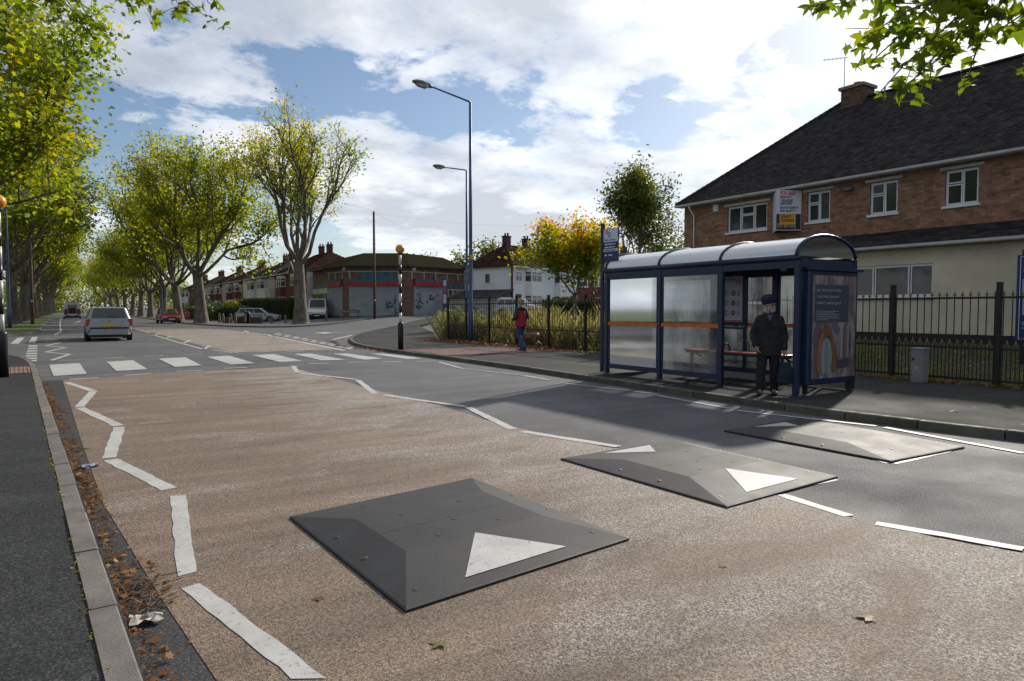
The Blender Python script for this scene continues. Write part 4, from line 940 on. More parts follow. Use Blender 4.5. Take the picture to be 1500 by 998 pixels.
p3 = G(178, 466); lamp(11.0, 108, 9.0, 'thin street lamp among the right-hand trees past the red car', arm=(-1.4, 0, .2))
q = G(15, 481, .1); lamp(-3.7, 62, 9.0, 'grey street lamp on the left verge with small blue sign', arm=(1.4, 0, .25))

# Belisha beacons
m_globe = M('amber_globe', (.72, .27, .015), .06, 6, .3)
m_bw_b, m_bw_w = M('beacon_black', (.010, .010, .011), .1, 5, .4), M('beacon_white', (.55, .55, .52), .1, 5, .4)
def beacon(x, y, hgt, label, first):
    r = thing('belisha_beacon', label, 'beacon', (x, y, KH - .016), group='crossing beacons'); bh = .95
    q = MB(); q.lathe((0, 0, 0), [(.095, 0), (.095, .9), (.085, .94), (.05, bh)], 14); q.build('base', m_bw_b, r, smooth=True)
    n_ = 7; st = (hgt - .36 - bh) / n_
    for k in range(n_):
        q = MB(); q.lathe((0, 0, bh + k * st), [(.048, .0), (.048, st)], 12); q.build('band', m_bw_w if k % 2 == first else m_bw_b, r, smooth=True)
    q = MB(); q.lathe((0, 0, hgt - .36), [(.045, 0), (.09, .06), (.06, .09)], 12); q.build('collar', m_bw_b, r, smooth=True)
    q = MB(); q.ball((0, 0, hgt - .155), .155, 20, 12); q.build('globe', m_globe, r, smooth=True)
    return r
b = G(587, 512, KH); beacon(b.x, b.y, 3.62, 'striped crossing beacon with amber globe in front of the shuttered shops', 0)
bl_ = beacon(-1.18, 17.45, 3.74, 'striped crossing beacon with amber globe at the left edge of the photo', 0)

# telegraph poles
m_wood = M('weathered_pole_wood', (.10, .065, .048), .2, 2, .85, bmp=.3, bscale=30)
def pole(p, hgt, label, r0=.15):
    r = thing('telegraph_pole', label, 'pole', (p.x, p.y, p.z - .05), group='wooden poles')
    q = MB(); q.lathe((0, 0, 0), [(r0, 0), (r0 * .9, hgt * .3), (r0 * .7, hgt)], 10); q.build('shaft', m_wood, r, smooth=True)
    q = MB(); q.box((0, -r0, 2.2), (.12, .03, .18)); q.build('number_plate', m_white, r)
    q = MB()
    for k in range(3): q.tube([(-.18, 0, hgt * .62 + k * .5), (.18, 0, hgt * .62 + k * .5)], .015, 5)
    q.build('climbing_steps', m_col, r)
    return r
pt_ = W(549, 472.5, 66); pole(pt_, 162 * (pt_ - Vector((0, 0, CH))).dot(FV) / 1000, 'tall wooden pole on the pavement before the shops')
pole(Vector((-2.9, 77, .1)), 9.5, 'slim wooden pole on the left grass verge')
pw_ = W(868, 440, 60); pole(Vector((pw_.x, pw_.y, zt(pw_.x, pw_.y))), 8.2, 'thin pole behind the orange tree and bus stop flag')
# overhead wires from the pole
top = pt_ + Vector((0, 0, 162 * (pt_ - Vector((0, 0, CH))).dot(FV) / 1000 - .2))
for i, e in enumerate([Vector((pw_.x, pw_.y, zt(pw_.x, pw_.y) + 8.0)), W(751, 391, 72), W(398, 397, 101)]):
    q = MB(); q.tube([top.lerp(e, k / 10) + Vector((0, 0, -.5 * math.sin(math.pi * k / 10))) for k in range(11)], .0045, 4)
    tag(q.build('overhead_wire', m_black), ('overhead wire running right to the thin pole behind the maple', 'overhead wire dropping to the white house from the wooden pole', 'overhead wire running left to the brick terrace')[i], 'wire', 'telephone wires')
# ------------------------------------------------------------------ houses
m_wh_wall = M('white_render', (.80, .81, .82), .05, .7, .8)
m_cr_wall = M('pale_render', (.58, .53, .45), .08, .8, .85)
m_rd_brick = M('red_house_brick', (.17, .06, .046), .2, 3, .85, fine=.5, bscale=40)
m_rd_tile = M('red_hung_tile', (.17, .036, .034), .2, 3, .8, fine=.4, bscale=30)
m_rf_red = M('red_brown_roof', (.075, .042, .034), .22, 1.2, .85, fine=.5, bscale=18, spec=.0)
m_rf_grey = M('grey_roof', (.085, .078, .072), .22, 1.2, .85, fine=.5, bscale=18, spec=.0)
m_rf_brown = M('brown_roof', (.10, .068, .05), .22, 1.2, .85, fine=.5, bscale=18, spec=.0)
m_chim = M('house_chimney_brick', (.11, .038, .030), .2, 3, .85, fine=.4)
m_pot = M('clay_pot', (.15, .05, .035), .1, 3, .8)
m_door = M('dark_front_door', (.05, .03, .025), .1, 3, .5)
G3 = [(.02, .32, .04, .66), (.02, .32, .70, .96), (.34, .66, .04, .66), (.34, .66, .70, .96), (.68, .98, .04, .66), (.68, .98, .70, .96)]
G2 = [(.03, .49, .04, .66), (.03, .49, .70, .96), (.51, .97, .04, .66), (.51, .97, .70, .96)]
def wsub(root): return Matrix.LocRotScale(root.location, root.rotation_euler, None).inverted()
def hip_roof(parent, o, u, n, L, D, z, rise, over, mat, hipf=1.0, name='roof', coursed=True):
    """footprint from o along u (length L) and back along -n (depth D); returns part"""
    u, n = Vector(u), Vector(n); q = MB(); c = over
    P4 = [o - u * c + n * c, o + u * (L + c) + n * c, o + u * (L + c) - n * (D + c), o - u * c - n * (D + c)]
    h = min(hipf * D / 2, L / 2 - .05); R1, R2 = o + u * h - n * (D / 2), o + u * (L - h) - n * (D / 2)
    v = [Vector((p.x, p.y, z)) for p in P4] + [Vector((R1.x, R1.y, z + rise)), Vector((R2.x, R2.y, z + rise))]
    q.add(v, [(0, 1, 5, 4), (1, 2, 5), (2, 3, 4, 5), (3, 0, 4), (3, 2, 1, 0)]); 
    # proud courses on the slopes towards the road and the camera
    for a, b, c_, d in ((v[0], v[1], v[5], v[4]), (v[3], v[0], v[4], v[4]), (v[1], v[2], v[5], v[5])):
        nn = (b - a).cross(d - a).normalized(); nn = nn if nn.z > 0 else -nn; K = 14
        for k in range(K):
            t0, t1 = k / K, (k + .55) / K
            p, r, s_, t_ = a.lerp(d, t0), b.lerp(c_, t0), b.lerp(c_, t1), a.lerp(d, t1); q.add([p, r, r + nn * .05, p + nn * .05, s_, t_], [(0, 1, 2, 3), (3, 2, 4, 5)])
    return q.build(name, mat, parent, world=True), R1, R2
def chimney(roof, root, p, z0, z1, w=.62, d=.8, pots=2, mat=None, rz=0):
    q = MB(); q.box((p.x, p.y, (z0 + z1) / 2), (w, d, z1 - z0), rz); q.box((p.x, p.y, z1 + .04), (w + .14, d + .14, .12), rz); o = q.build('chimney', mat or m_chim, roof); o.data.transform(wsub(root))
    for k in range(pots):
        a = (k - (pots - 1) / 2) * .38; q = MB(); q.lathe((p.x + a * math.cos(rz), p.y + a * math.sin(rz), z1 + .09), [(.12, 0), (.10, .3), (.13, .34), (.09, .34)], 8); o = q.build('chimney_pot', m_pot, roof); o.data.transform(wsub(root))
def bay(pl, root, u0, u1, zb, zs, out, wall, band, gable=None, roofm=None):
    """two-storey bay window: lower and upper glazing with a hung band between"""
    k = .45; q = MB(); f = [pl.p(u0, 0, 0), pl.p(u0 + k, 0, out), pl.p(u1 - k, 0, out), pl.p(u1, 0, 0)]
    def band_(z0, z1, m, nm):
        b = MB(); b.prism([(p.x, p.y) for p in f], z0, z1); return b.build(nm, m, root, smooth='fix', world=True)
    band_(zb, zb + .75, wall, 'bay_base'); band_(zb + 2.05, zs + .75, band, 'bay_band'); band_(zs + 1.95, zs + 2.3, m_white, 'bay_head')
    for (a, b, r) in ((f[0], f[1], 1), (f[1], f[2], 0), (f[2], f[3], 1)):
        d = (b - a); n_ = Vector((d.y, -d.x, 0)).normalized()
        if n_.dot(pl.n) < 0: n_ = -n_
        p_ = Plane(a, d, n_)
        for z in (zb + .75, zs + .75): window(p_, root, 0, d.length, z, z + (1.3 if z < zs else 1.2), G2 if r == 0 else [(.05, .95, .04, .66), (.05, .95, .70, .96)], glass=m_glass_h, fw=.09, dep=-.02, sill=False)
    b = MB(); ins = [(p.x - pl.n.x * .06, p.y - pl.n.y * .06) for p in f]; b.prism(ins, zb, zs + 2.0); b.build('bay_core', m_door, root, smooth='fix', world=True)
    zt_ = zs + 2.3
    if gable:
        a, c = pl.p(u0 - .15, zt_, out + .12), pl.p(u1 + .15, zt_, out + .12); t = pl.p((u0 + u1) / 2, zt_ + 1.5, out + .12); bk = -3.2
        v = [a, c, t, a + pl.n * (bk - out), c + pl.n * (bk - out), t + pl.n * (bk - out)]
        b = MB(); b.add(v, [(0, 2, 5, 3), (2, 1, 4, 5)]); b.build('bay_roof', roofm, root, world=True)
        b = MB(); o_ = pl.n * -.06; b.poly([a + o_, c + o_, t + o_]); b.build('bay_gable', gable, root, world=True)
        b = MB(); b.beam(a, t, .06, .16); b.beam(t, c, .06, .16); b.build('barge_board', m_white, root, world=True)
    else:
        b = MB(); ap = [pl.p(u0 + .5, zt_ + .55, -.3), pl.p(u1 - .5, zt_ + .55, -.3)]; ff = [p + Vector((0, 0, zt_)) + pl.n * .1 for p in f]; b.add(ff + ap, [(0, 1, 4), (1, 2, 5, 4), (2, 3, 5)]); b.build('bay_roof', roofm, root, world=True)
def semi(o, u, n, L, D, zb, hs, label, wall, sidewall, roofm, band, gables=(None, None), rise=2.8, hipf=1.0, side_win=False, group='houses of the terrace', doors=True):
    """a pair of houses; o is the near front corner on the ground"""
    u, n = Vector(u).normalized(), Vector(n).normalized(); o = Vector((o[0], o[1], 0))
    root = thing('house', label, 'house', (o.x, o.y, zb), group=group); pl = Plane(o, u, n); q = MB()
    fp = [o, o + u * L, o + u * L - n * D, o - n * D]
    q.prism([(p.x, p.y) for p in fp], zb - .6, zb + hs); q.build('wall', wall, root, smooth='fix', world=True)
    if sidewall is not wall:
        ps = Plane(o, -n, -u); s = MB(); ps.slab(s, .0, D, zb - .5, zb + hs - .02, .0, .03); s.build('side_wall', sidewall, root, smooth='fix', world=True)
    rf, R1, R2 = hip_roof(root, o, u, n, L, D, zb + hs, rise, .35, roofm, hipf)
    g_ = MB()
    g_.beam(o + n * .42 - u * .4 + Vector((0, 0, zb + hs - .03)), o + n * .42 + u * (L + .4) + Vector((0, 0, zb + hs - .03)), .12, .12); g_.build('gutter', m_white, root, world=True)
    for p in (R1 + u * .3, (R1 + R2) / 2 + u * .5): chimney(rf, root, p, zb + hs + rise - .6, zb + hs + rise + .85, rz=math.atan2(n.y, n.x))
    bw = 2.9; c = L / 2
    for i, s in enumerate((-1, 1)):
        u0 = c + s * (L * .22) - bw / 2; bay(pl, root, u0, u0 + bw, zb, zb + 2.65, .6, m_rd_brick if band is not m_white else wall, band, gables[i], roofm)
        ud = c + s * (L * .42) - .5
        if doors:
            d_ = MB(); pl.slab(d_, ud, ud + 1.0, zb, zb + 2.1, .0, .04); d_.build('door', m_door, root, smooth='fix', world=True)
        window(pl, root, ud - .1, ud + 1.1, zb + 3.4, zb + 4.5, G2, glass=m_glass_h, fw=.09, dep=.05)
    if side_win: window(Plane(o, -n, -u), root, D * .45, D * .45 + .8, zb + 3.2, zb + 4.4, [(.05, .95, .05, .95)], glass=m_glass_h, fw=.09, dep=.06)
    return root
Xh, zh_ = 24.6, 1.1
rowd = [(84.6, 15.5, m_rd_brick, m_wh_wall, m_rf_red, m_rd_tile, (m_rd_tile, None), 'nearest red brick house pair with white side wall left of the shops'),
        (103.5, 15.0, m_cr_wall, m_cr_wall, m_rf_grey, m_white, (None, None), 'cream house pair with grey roof behind the hedge'),
        (121.5, 15.0, m_rd_brick, m_cr_wall, m_rf_brown, m_rd_tile, (None, None), 'third house pair along the avenue with brown roof'),
        (140, 15.0, m_rd_brick, m_cr_wall, m_rf_brown, m_rd_tile, (None, None), 'fourth house pair along the avenue with brown roof and red bays'),
        (160, 15.0, m_cr_wall, m_cr_wall, m_rf_brown, m_rd_tile, (None, None), 'fifth house pair along the avenue, small in the distance'),
        (182, 15.0, m_rd_brick, m_rd_brick, m_rf_red, m_white, (None, None), 'farthest house pair visible between the avenue trunks')]
for y, L, wl_, sw, rf, bd, gb, lb in rowd: semi((Xh, y), (0, 1, 0), (-1, 0, 0), L, 9, zh_, 5.2, lb, wl_, sw, rf, bd, gb, side_win=False)
# white corner house in the middle
K, Lf, Rt = W(751, 453, 72), W(693, 453, 76.5), W(795, 453, 76.5)
uu = (Rt - K); uu.z = 0; uu.normalize(); nn = Vector((uu.y, -uu.x, 0)); nn = nn if nn.dot(-K) > 0 else -nn
wh = semi((K.x, K.y), uu, nn, 13, 6.6, 1.0, 5.0, 'white rendered corner house with brown hipped roof behind the railings', m_wh_wall, m_wh_wall, m_rf_red, m_white, rise=2.7, hipf=.9, side_win=True, group='houses across the side road')
ps = Plane(Vector((K.x, K.y, 0)), -nn, -uu); q = MB(); ps.slab(q, -.05, .25, 1.0, 3.6, -.02, .06); ps.slab(q, -.05, .2, 3.6, 5.9, -.02, .05); q.build('brick_quoin', m_rd_brick, wh, smooth='fix', world=True)
q = MB(); a, b, c, d = ps.p(-.2, 3.6, .0), ps.p(7.2, 3.6, 0), ps.p(7.2, 2.7, 2.8), ps.p(-.2, 2.7, 2.8); q.add([a, b, c, d, a - Vector((0, 0, .12)), b - Vector((0, 0, .12)), c - Vector((0, 0, .12)), d - Vector((0, 0, .12))], [(0, 1, 2, 3), (4, 5, 6, 7), (0, 3, 7, 4), (3, 2, 6, 7), (1, 2, 6, 5)]); q.build('side_annex_roof', m_rf_grey, wh, smooth='fix', world=True)
q = MB(); ps.slab(q, .1, 7.0, .6, 2.75, .03, 2.55); q.build('side_annex_wall', m_wh_wall, wh, smooth='fix', world=True)
# red house to its right
K2 = W(842, 453, 88); u2 = Vector((RV.x, RV.y, 0)); u2.rotate(Matrix.Rotation(.12, 3, 'Z')); n2 = Vector((u2.y, -u2.x, 0)); n2 = n2 if n2.dot(-K2) > 0 else -n2
semi((K2.x, K2.y), u2, n2, 14, 8, .95, 5.2, 'red and white house pair behind the bus stop flag', m_rd_brick, m_rd_brick, m_rf_red, m_rd_tile, (m_wh_wall, m_wh_wall), group='houses across the side road')
K3 = W(975, 453, 96); semi((K3.x, K3.y), u2, n2, 14, 8, .95, 5.2, 'brick house pair seen through the shelter glass', m_rd_brick, m_rd_brick, m_rf_brown, m_white, group='houses across the side road')

# ------------------------------------------------------------------ shuttered shops
m_sb = M('brown_shop_brick', (.21, .115, .08), .22, 3, .85, fine=.5, bscale=34)
m_shut = M('grey_roller_shutter', (.42, .46, .48), .10, 1.2, .55)
m_redf = M('red_fascia', (.40, .028, .030), .12, 2, .5)
m_teal = M('teal_fascia', (.035, .16, .22), .25, 2, .55, fine=.4)
m_moss_roof = M('mossy_dark_roof', (.025, .019, .014), .3, .8, .95, col2=(.022, .027, .010), fine=.5, bscale=14, spec=.0)
def shops():
    zb, ze = .74, 6.02
    def g2(px, w): p = W(px, 453, w); return Vector((p.x, p.y, 0))
    a, b, c, d, e = g2(459, 82), g2(481, 75.5), g2(507, 72), g2(598, 72), g2(683, 78.5)
    away = Vector((FV.x, FV.y, 0)).normalized(); f, g_ = e + away * 9, a + away * 9
    root = thing('shop_parade', 'low faceted brick shop building with closed grey shutters and red fascias', 'building', (c.x, c.y, zb))
    fp = [a, b, c, d, e, f, g_]; q = MB(); q.prism([(p.x, p.y) for p in fp], zb - .5, ze); q.build('wall', m_sb, root, smooth='fix', world=True)
    cen = sum(fp, Vector()) / len(fp)
    def facet(p, r):
        u = r - p; n_ = Vector((u.y, -u.x, 0)).normalized(); n_ = n_ if n_.dot(p - cen) > 0 else -n_; return Plane(p, u, n_), u.length
    def pr(pl, L, x, w0=None):
        # photo x -> distance along the facet
        best = min(range(401), key=lambda k: abs(scr(pl.p(L * k / 400, 1.5)) - x)); return L * best / 400
    def scr(P_): v = P_ - Vector((0, 0, CH)); return 750 + F * v.dot(RV) / v.dot(FV)
    def zat(pl, uu_, y): v = pl.p(uu_, 0); w = v.x * FV.x + v.y * FV.y; return CH + (453 - y) * w / 1000
    def shutter(pl, u0, u1, z0, z1):
        q = MB(); n_ = int((z1 - z0) / .09)
        for k in range(n_):
            z = z0 + (z1 - z0) * k / n_; hh = (z1 - z0) / n_
            q.add([pl.p(u0, z, .05), pl.p(u1, z, .05), pl.p(u1, z + hh * .5, .09), pl.p(u0, z + hh * .5, .09), pl.p(u1, z + hh * .92, .05), pl.p(u0, z + hh * .92, .05), pl.p(u1, z + hh, .03), pl.p(u0, z + hh, .03)], [(0, 1, 2, 3), (3, 2, 4, 5), (5, 4, 6, 7)])
        s = stuff(q.build('roller_shutter', m_shut, root, world=True))
        for ga in (u0 - .09, u1): q = MB(); pl.slab(q, ga, ga + .09, z0, z1, .0, .12); q.build('shutter_guide', m_shut, root, smooth='fix', world=True)
        q = MB(); pl.slab(q, u0 - .1, u1 + .1, z1 + .002, z1 + .48, .0, .30); q.build('shutter_box', m_redf, root, smooth='fix', world=True)
        q = MB(); pl.slab(q, u0 - .1, u1 + .1, z1 + .484, z1 + .74, .0, .24); q.build('fascia_strip', m_teal, root, smooth='fix', world=True)
        return s
    pl, L = facet(b, c); u0, u1 = pr(pl, L, 481), pr(pl, L, 501.5); shutter(pl, u0 + .15, u1, zb + .02, zb + 3.15)
    plc, Lc = facet(c, d); v0, v1 = pr(plc, Lc, 512), pr(plc, Lc, 587); shutter(plc, v0 + .1, v1 - .1, zb + .02, zb + 3.2)
    plr, Lr = facet(d, e); w0, w1 = pr(plr, Lr, 606), pr(plr, Lr, 650); shutter(plr, w0 + .1, w1 - .1, zb + .02, zb + 3.2)
    q = MB(); s0, s1 = pr(plc, Lc, 527.5), pr(plc, Lc, 577); plc.slab(q, s0, s1, zb + 3.96, zb + 4.62, .0, .12); q.build('sign_panel', m_teal, root, smooth='fix', world=True)
    pa, La = facet(a, b); q = MB(); pa.slab(q, .3, La - .2, zb, zb + 2.5, .0, .05); q.build('glazed_door', m_glass_h, root, smooth='fix', world=True)
    q = MB(); pa.slab(q, .2, La - .1, zb + 2.52, zb + 3.1, 0, .1); q.build('fascia_board', m_cr_wall, root, smooth='fix', world=True)
    q = MB(); pa.slab(q, .2, La - .1, zb + 3.12, zb + 3.5, 0, .1); q.build('fascia_strip', m_teal, root, smooth='fix', world=True)
    for k in range(3): q = MB(); uu_ = .25 + k * (La - .5) / 2; pa.slab(q, uu_ - .06, uu_ + .06, zb, zb + 2.5, .05, .1); q.build('door_frame', m_teal, root, smooth='fix', world=True)
    t0, t1 = pr(plr, Lr, 656), Lr - .1
    window(plr, root, t0, t1, zb + 1.9, zb + 3.0, [(.01, .25, .05, .95), (.26, .5, .05, .95), (.51, .75, .05, .95), (.76, .99, .05, .95)], glass=m_glass_h, fw=.1, dep=.08, sill=False, frame=m_cr_wall)
    q = MB(); plr.slab(q, t0, t1, zb + 3.1, zb + 3.5, 0, .1); q.build('fascia_strip', m_teal, root, smooth='fix', world=True)
    # rail of the old sign frames
    for P_, L_ in ((pl, L), (plc, Lc), (plr, Lr)):
        q = MB(); P_.slab(q, .05, L_ - .05, zb + 4.66, zb + 4.74, .05, .13); q.build('frame_rail', m_cr_wall, root, smooth='fix', world=True)
        k = 0.4
        while k < L_ - .3:
            q = MB(); P_.slab(q, k, k + .09, zb + 3.95, zb + 4.655, .05, .12); q.build('frame_upright', m_cr_wall, root, smooth='fix', world=True); k += 1.7
    for P_, x, L_ in ((pl, 515, L), (plr, 604, Lr)):
        q = MB(); uu_ = min(max(pr(P_, L_, x), .3), L_ - .5); P_.slab(q, uu_, uu_ + .4, zb + 4.85, zb + 5.2, .0, .14); q.build('alarm_box', m_white, root, smooth='fix', world=True)
    # graffiti: strokes of dark paint lying on the shutters
    def graff(P_, uc, zc, wd, hg, seed, mat):
        rr = random.Random(seed)
        for k in range(9):
            q = MB(); u_, z_ = uc + rr.uniform(-.5, .5) * wd, zc + rr.uniform(-.5, .5) * hg; pts = []; an = rr.uniform(0, 6.3); cv = rr.uniform(-1.4, 1.4)
            for i in range(8): pts.append(P_.p(u_, z_, .095)); u_ += math.cos(an) * wd * .07; z_ += math.sin(an) * hg * .10; an += cv
            q.tube(pts, .035, 4); q.build('graffiti_stroke', mat, root, world=True)
    gm = ink('graffiti_paint', (.022, .022, .06))
    graff(plc, pr(plc, Lc, 574), zb + 1.35, 1.3, 1.2, 4, gm); graff(plr, pr(plr, Lr, 618), zb + 1.4, 1.5, 1.3, 8, gm); graff(plr, pr(plr, Lr, 634), zb + 1.9, .9, .6, 12, gm)
    # hipped roof with a faceted front
    ov = [p + (p - cen).normalized() * .5 for p in fp]
    def rp(x, y, w): return W(x, y, w)
    R_ = [rp(501, 378.5, 83), rp(533, 371, 80), rp(591, 371, 80), rp(649, 377.6, 86)]
    ev = [Vector((p.x, p.y, ze + .02)) for p in ov]; q = MB()
    bk = [R_[0] + away * 3, R_[3] + away * 3]
    V = ev + R_ + [ev[6], ev[5]]
    q.add(ev + R_, [(0, 1, 7), (1, 2, 8, 7), (2, 3, 9, 8), (3, 4, 10, 9), (4, 5, 10), (5, 6, 7, 8, 9, 10), (6, 0, 7), (6, 5, 4, 3, 2, 1, 0)])
    q.build('roof', m_moss_roof, root, smooth='fix', world=True)
    q = MB()
    for p, r in zip(ev[:5], ev[1:5]): q.beam(p + Vector((0, 0, -.06)), r + Vector((0, 0, -.06)), .12, .14)
    q.build('eaves_board', m_black, root, world=True)
    return root
shops()

# ------------------------------------------------------------------ bollards, bin, planters, signs
m_stone = M('weathered_bollard_stone', (.20, .165, .12), .25, 6, .9, bmp=.3, bscale=40)
bq = MB(); bq.lathe((0, 0, -.05), [(.15, 0), (.14, .35), (.12, .85), (.10, .98), (.055, 1.05)], 10); me_bol = bq.mesh('stone_bollard', m_stone, True)
bxs = [(321.5, 472), (327, 472.3), (338.5, 472.6), (345, 473), (359, 473.5), (367, 474), (382.5, 474.5), (398, 475), (418, 474.6), (478, 473), (579.5, 471), (604.5, 470.2)]
names = ['first', 'second', 'third', 'fourth', 'fifth', 'sixth', 'seventh', 'eighth', 'ninth']
for i, (x, y) in enumerate(bxs):
    w = 66.0 if i < 10 else 71.0; p = W(x, y, w); p.z = max(p.z, zt(p.x, p.y) + .02)
    o = link('stone_bollard', me_bol, None, p); s = 13.2 * w / 1000 / 1.0; o.scale = (s, s, s)
    lb = ('%s stone bollard from the left in the row before the hedge' % names[i]) if i < 9 else ('stone bollard just right of the nearest tree trunk', 'stone bollard left of the crossing beacon before the middle shutter', 'stone bollard at the pier right of the crossing beacon')[i - 9]
    tag(o, lb, 'bollard', 'stone bollards along the kerb')
def on(px, py, w, z=KH): p = W(px, py, w); return Vector((p.x, p.y, zt(p.x, p.y) + z - .016))
m_lowbrick = M('low_wall_brick', (.10, .065, .045), .3, 4, .9, fine=.5, bscale=40)
for i, (x0, x1, y0, y1, w, lb) in enumerate([(329, 337, 464.5, 473, 68, 'small brick planter between the leftmost bollards'), (349, 361, 463.5, 473.5, 67, 'brick planter left of the dark bin'), (368, 383, 464, 474, 66, 'brick planter right of the dark bin'), (618, 634, 461, 469.5, 76, 'low mossy block before the right shutter')]):
    a, b = on(x0, 470, w), on(x1, 470, w); d = b - a; L = max(d.length, .3); h = (y1 - y0) * w / 1000
    r = thing('brick_planter', lb, 'planter', a.lerp(b, .5), math.atan2(d.y, d.x), 'low planters on the pavement')
    q = MB(); q.bx(-L / 2, L / 2, -.25, .25, -.1, h - .06); q.build('wall', m_lowbrick, r); q = MB(); q.bx(-L / 2 - .03, L / 2 + .03, -.28, .28, h - .058, h); q.build('coping', m_stone, r)
p = on(362.5, 470, 66.5); r = thing('litter_bin', 'dark green litter bin among the bollards before the parked silver car', 'bin', p)
q = MB(); q.lathe((0, 0, 0), [(.24, 0), (.27, .85), (.29, .87), (.29, .98)], 12); q.build('body', M('dark_bin', (.012, .014, .015), .1, 5, .5), r, smooth=True); q = MB(); q.lathe((0, 0, .985), [(.30, 0), (.26, .12), (.1, .2)], 12); q.build('lid', M('dark_bin', (.012, .014, .015)), r, smooth=True)
def name_sign(x0, x1, ytop, ymid, yb, w, lb, tilt=0):
    a, b = W(x0, yb, w), W(x1, yb, w); g0 = zt(a.x, a.y) + KH - .02; d = b - a; L = d.length; r = thing('street_name_sign', lb, 'sign', (a.x, a.y, g0), math.atan2(d.y, d.x), 'street name plates on posts')
    zt_, zm = CH + (453 - ytop) * w / 1000 - g0, CH + (453 - ymid) * w / 1000 - g0
    for k in (.12, .88): q = MB(); q.bx(L * k - .03, L * k + .03, .01, .06, 0, zt_ - .02); q.build('post', m_col, r)
    q = MB(); q.bx(0, L, -.02, .008, zm, zt_); q.build('plate', M('faded_red_plate', (.20, .075, .055), .2, 4, .6), r, bevel=.005)
    q = MB(); hgt = zt_ - zm
    for k in range(9): q.bx(L * (.08 + k * .094), L * (.13 + k * .094), -.0225, -.0205, zm + hgt * .3, zm + hgt * .68)
    stuff(q.build('worn_lettering', ink('worn_white', (.4, .35, .3)), r))
name_sign(499, 528, 454.5, 458.5, 473, 66, 'faded red street name plate on two posts left of the wooden pole')
name_sign(672, 691.5, 465.5, 472.5, 494, 33, 'faded red street name plate beside the street lamp and bushes')
p = W(685, 453, 41.2); r = thing('road_sign', 'grey back of a rectangular road sign on the second lamp column', 'sign', (p.x, p.y - .12, CH + (453 - 418) * .0412), -YAW)
q = MB(); q.bx(-.27, .27, -.012, .012, 0, .87); q.build('plate', M('sign_back_grey', (.15, .17, .19), .1, 3, .5), r); q = MB()
for z in (.2, .66): q = MB(); q.bx(-.25, .25, -.04, -.013, z, z + .04); q.build('clip_channel', m_col, r)
# navy banner sign at the bushes
p = W(652, 453, 50); g0 = zt(p.x, p.y); r = thing('banner_sign', 'tall narrow navy banner sign behind the bushes beside the right shutter', 'sign', (p.x, p.y, g0), -YAW)
z0, z1 = CH + (453 - 460) * .05 - g0, CH + (453 - 409) * .05 - g0
q = MB(); q.bx(-.16, .16, -.03, .03, z0, z1); q.build('panel', ink('banner_navy', (.02, .03, .14)), r)
for k, (c0, c1, m_) in enumerate([(.80, .97, ink('banner_pale', (.45, .5, .6))), (.60, .78, ink('banner_red', (.4, .08, .1))), (.30, .56, ink('banner_pale', (.45, .5, .6)))]):
    q = MB(); q.bx(-.12, .10, -.035, -.0305, z0 + (z1 - z0) * c0, z0 + (z1 - z0) * c1); q.build('print_block', m_, r)
for s in (-.13, .13): q = MB(); q.bx(s - .03, s + .03, -.025, .025, -.1, z0); q.build('leg', m_col, r)
# graffitied boundary wall behind the bushes
a, b = on(655, 460, 60, 0), on(740, 460, 58, 0); d = b - a; r = thing('boundary_wall', 'pale rendered boundary wall with dark scrawls behind the bushes', 'wall', a, math.atan2(d.y, d.x))
q = MB(); q.bx(0, d.length, 0, .22, -.3, 1.5); q.build('wall', M('dirty_white_wall', (.42, .42, .40), .15, 1, .9), r); q = MB(); q.bx(-.03, d.length + .03, -.04, .26, 1.5, 1.58); q.build('coping', m_stone, r)
rr = random.Random(21)
for k in range(10):
    q = MB(); x, z, an = rr.uniform(.4, 2.6), rr.uniform(.5, 1.2), rr.uniform(0, 6); pts = []
    for i in range(7): pts.append((x, -.006, z)); x += math.cos(an) * .13; z += math.sin(an) * .11; an += rr.uniform(-1.3, 1.3)
    q.tube(pts, .03, 4); q.build('graffiti_stroke', ink('graffiti_paint', (.022, .022, .06)), r)

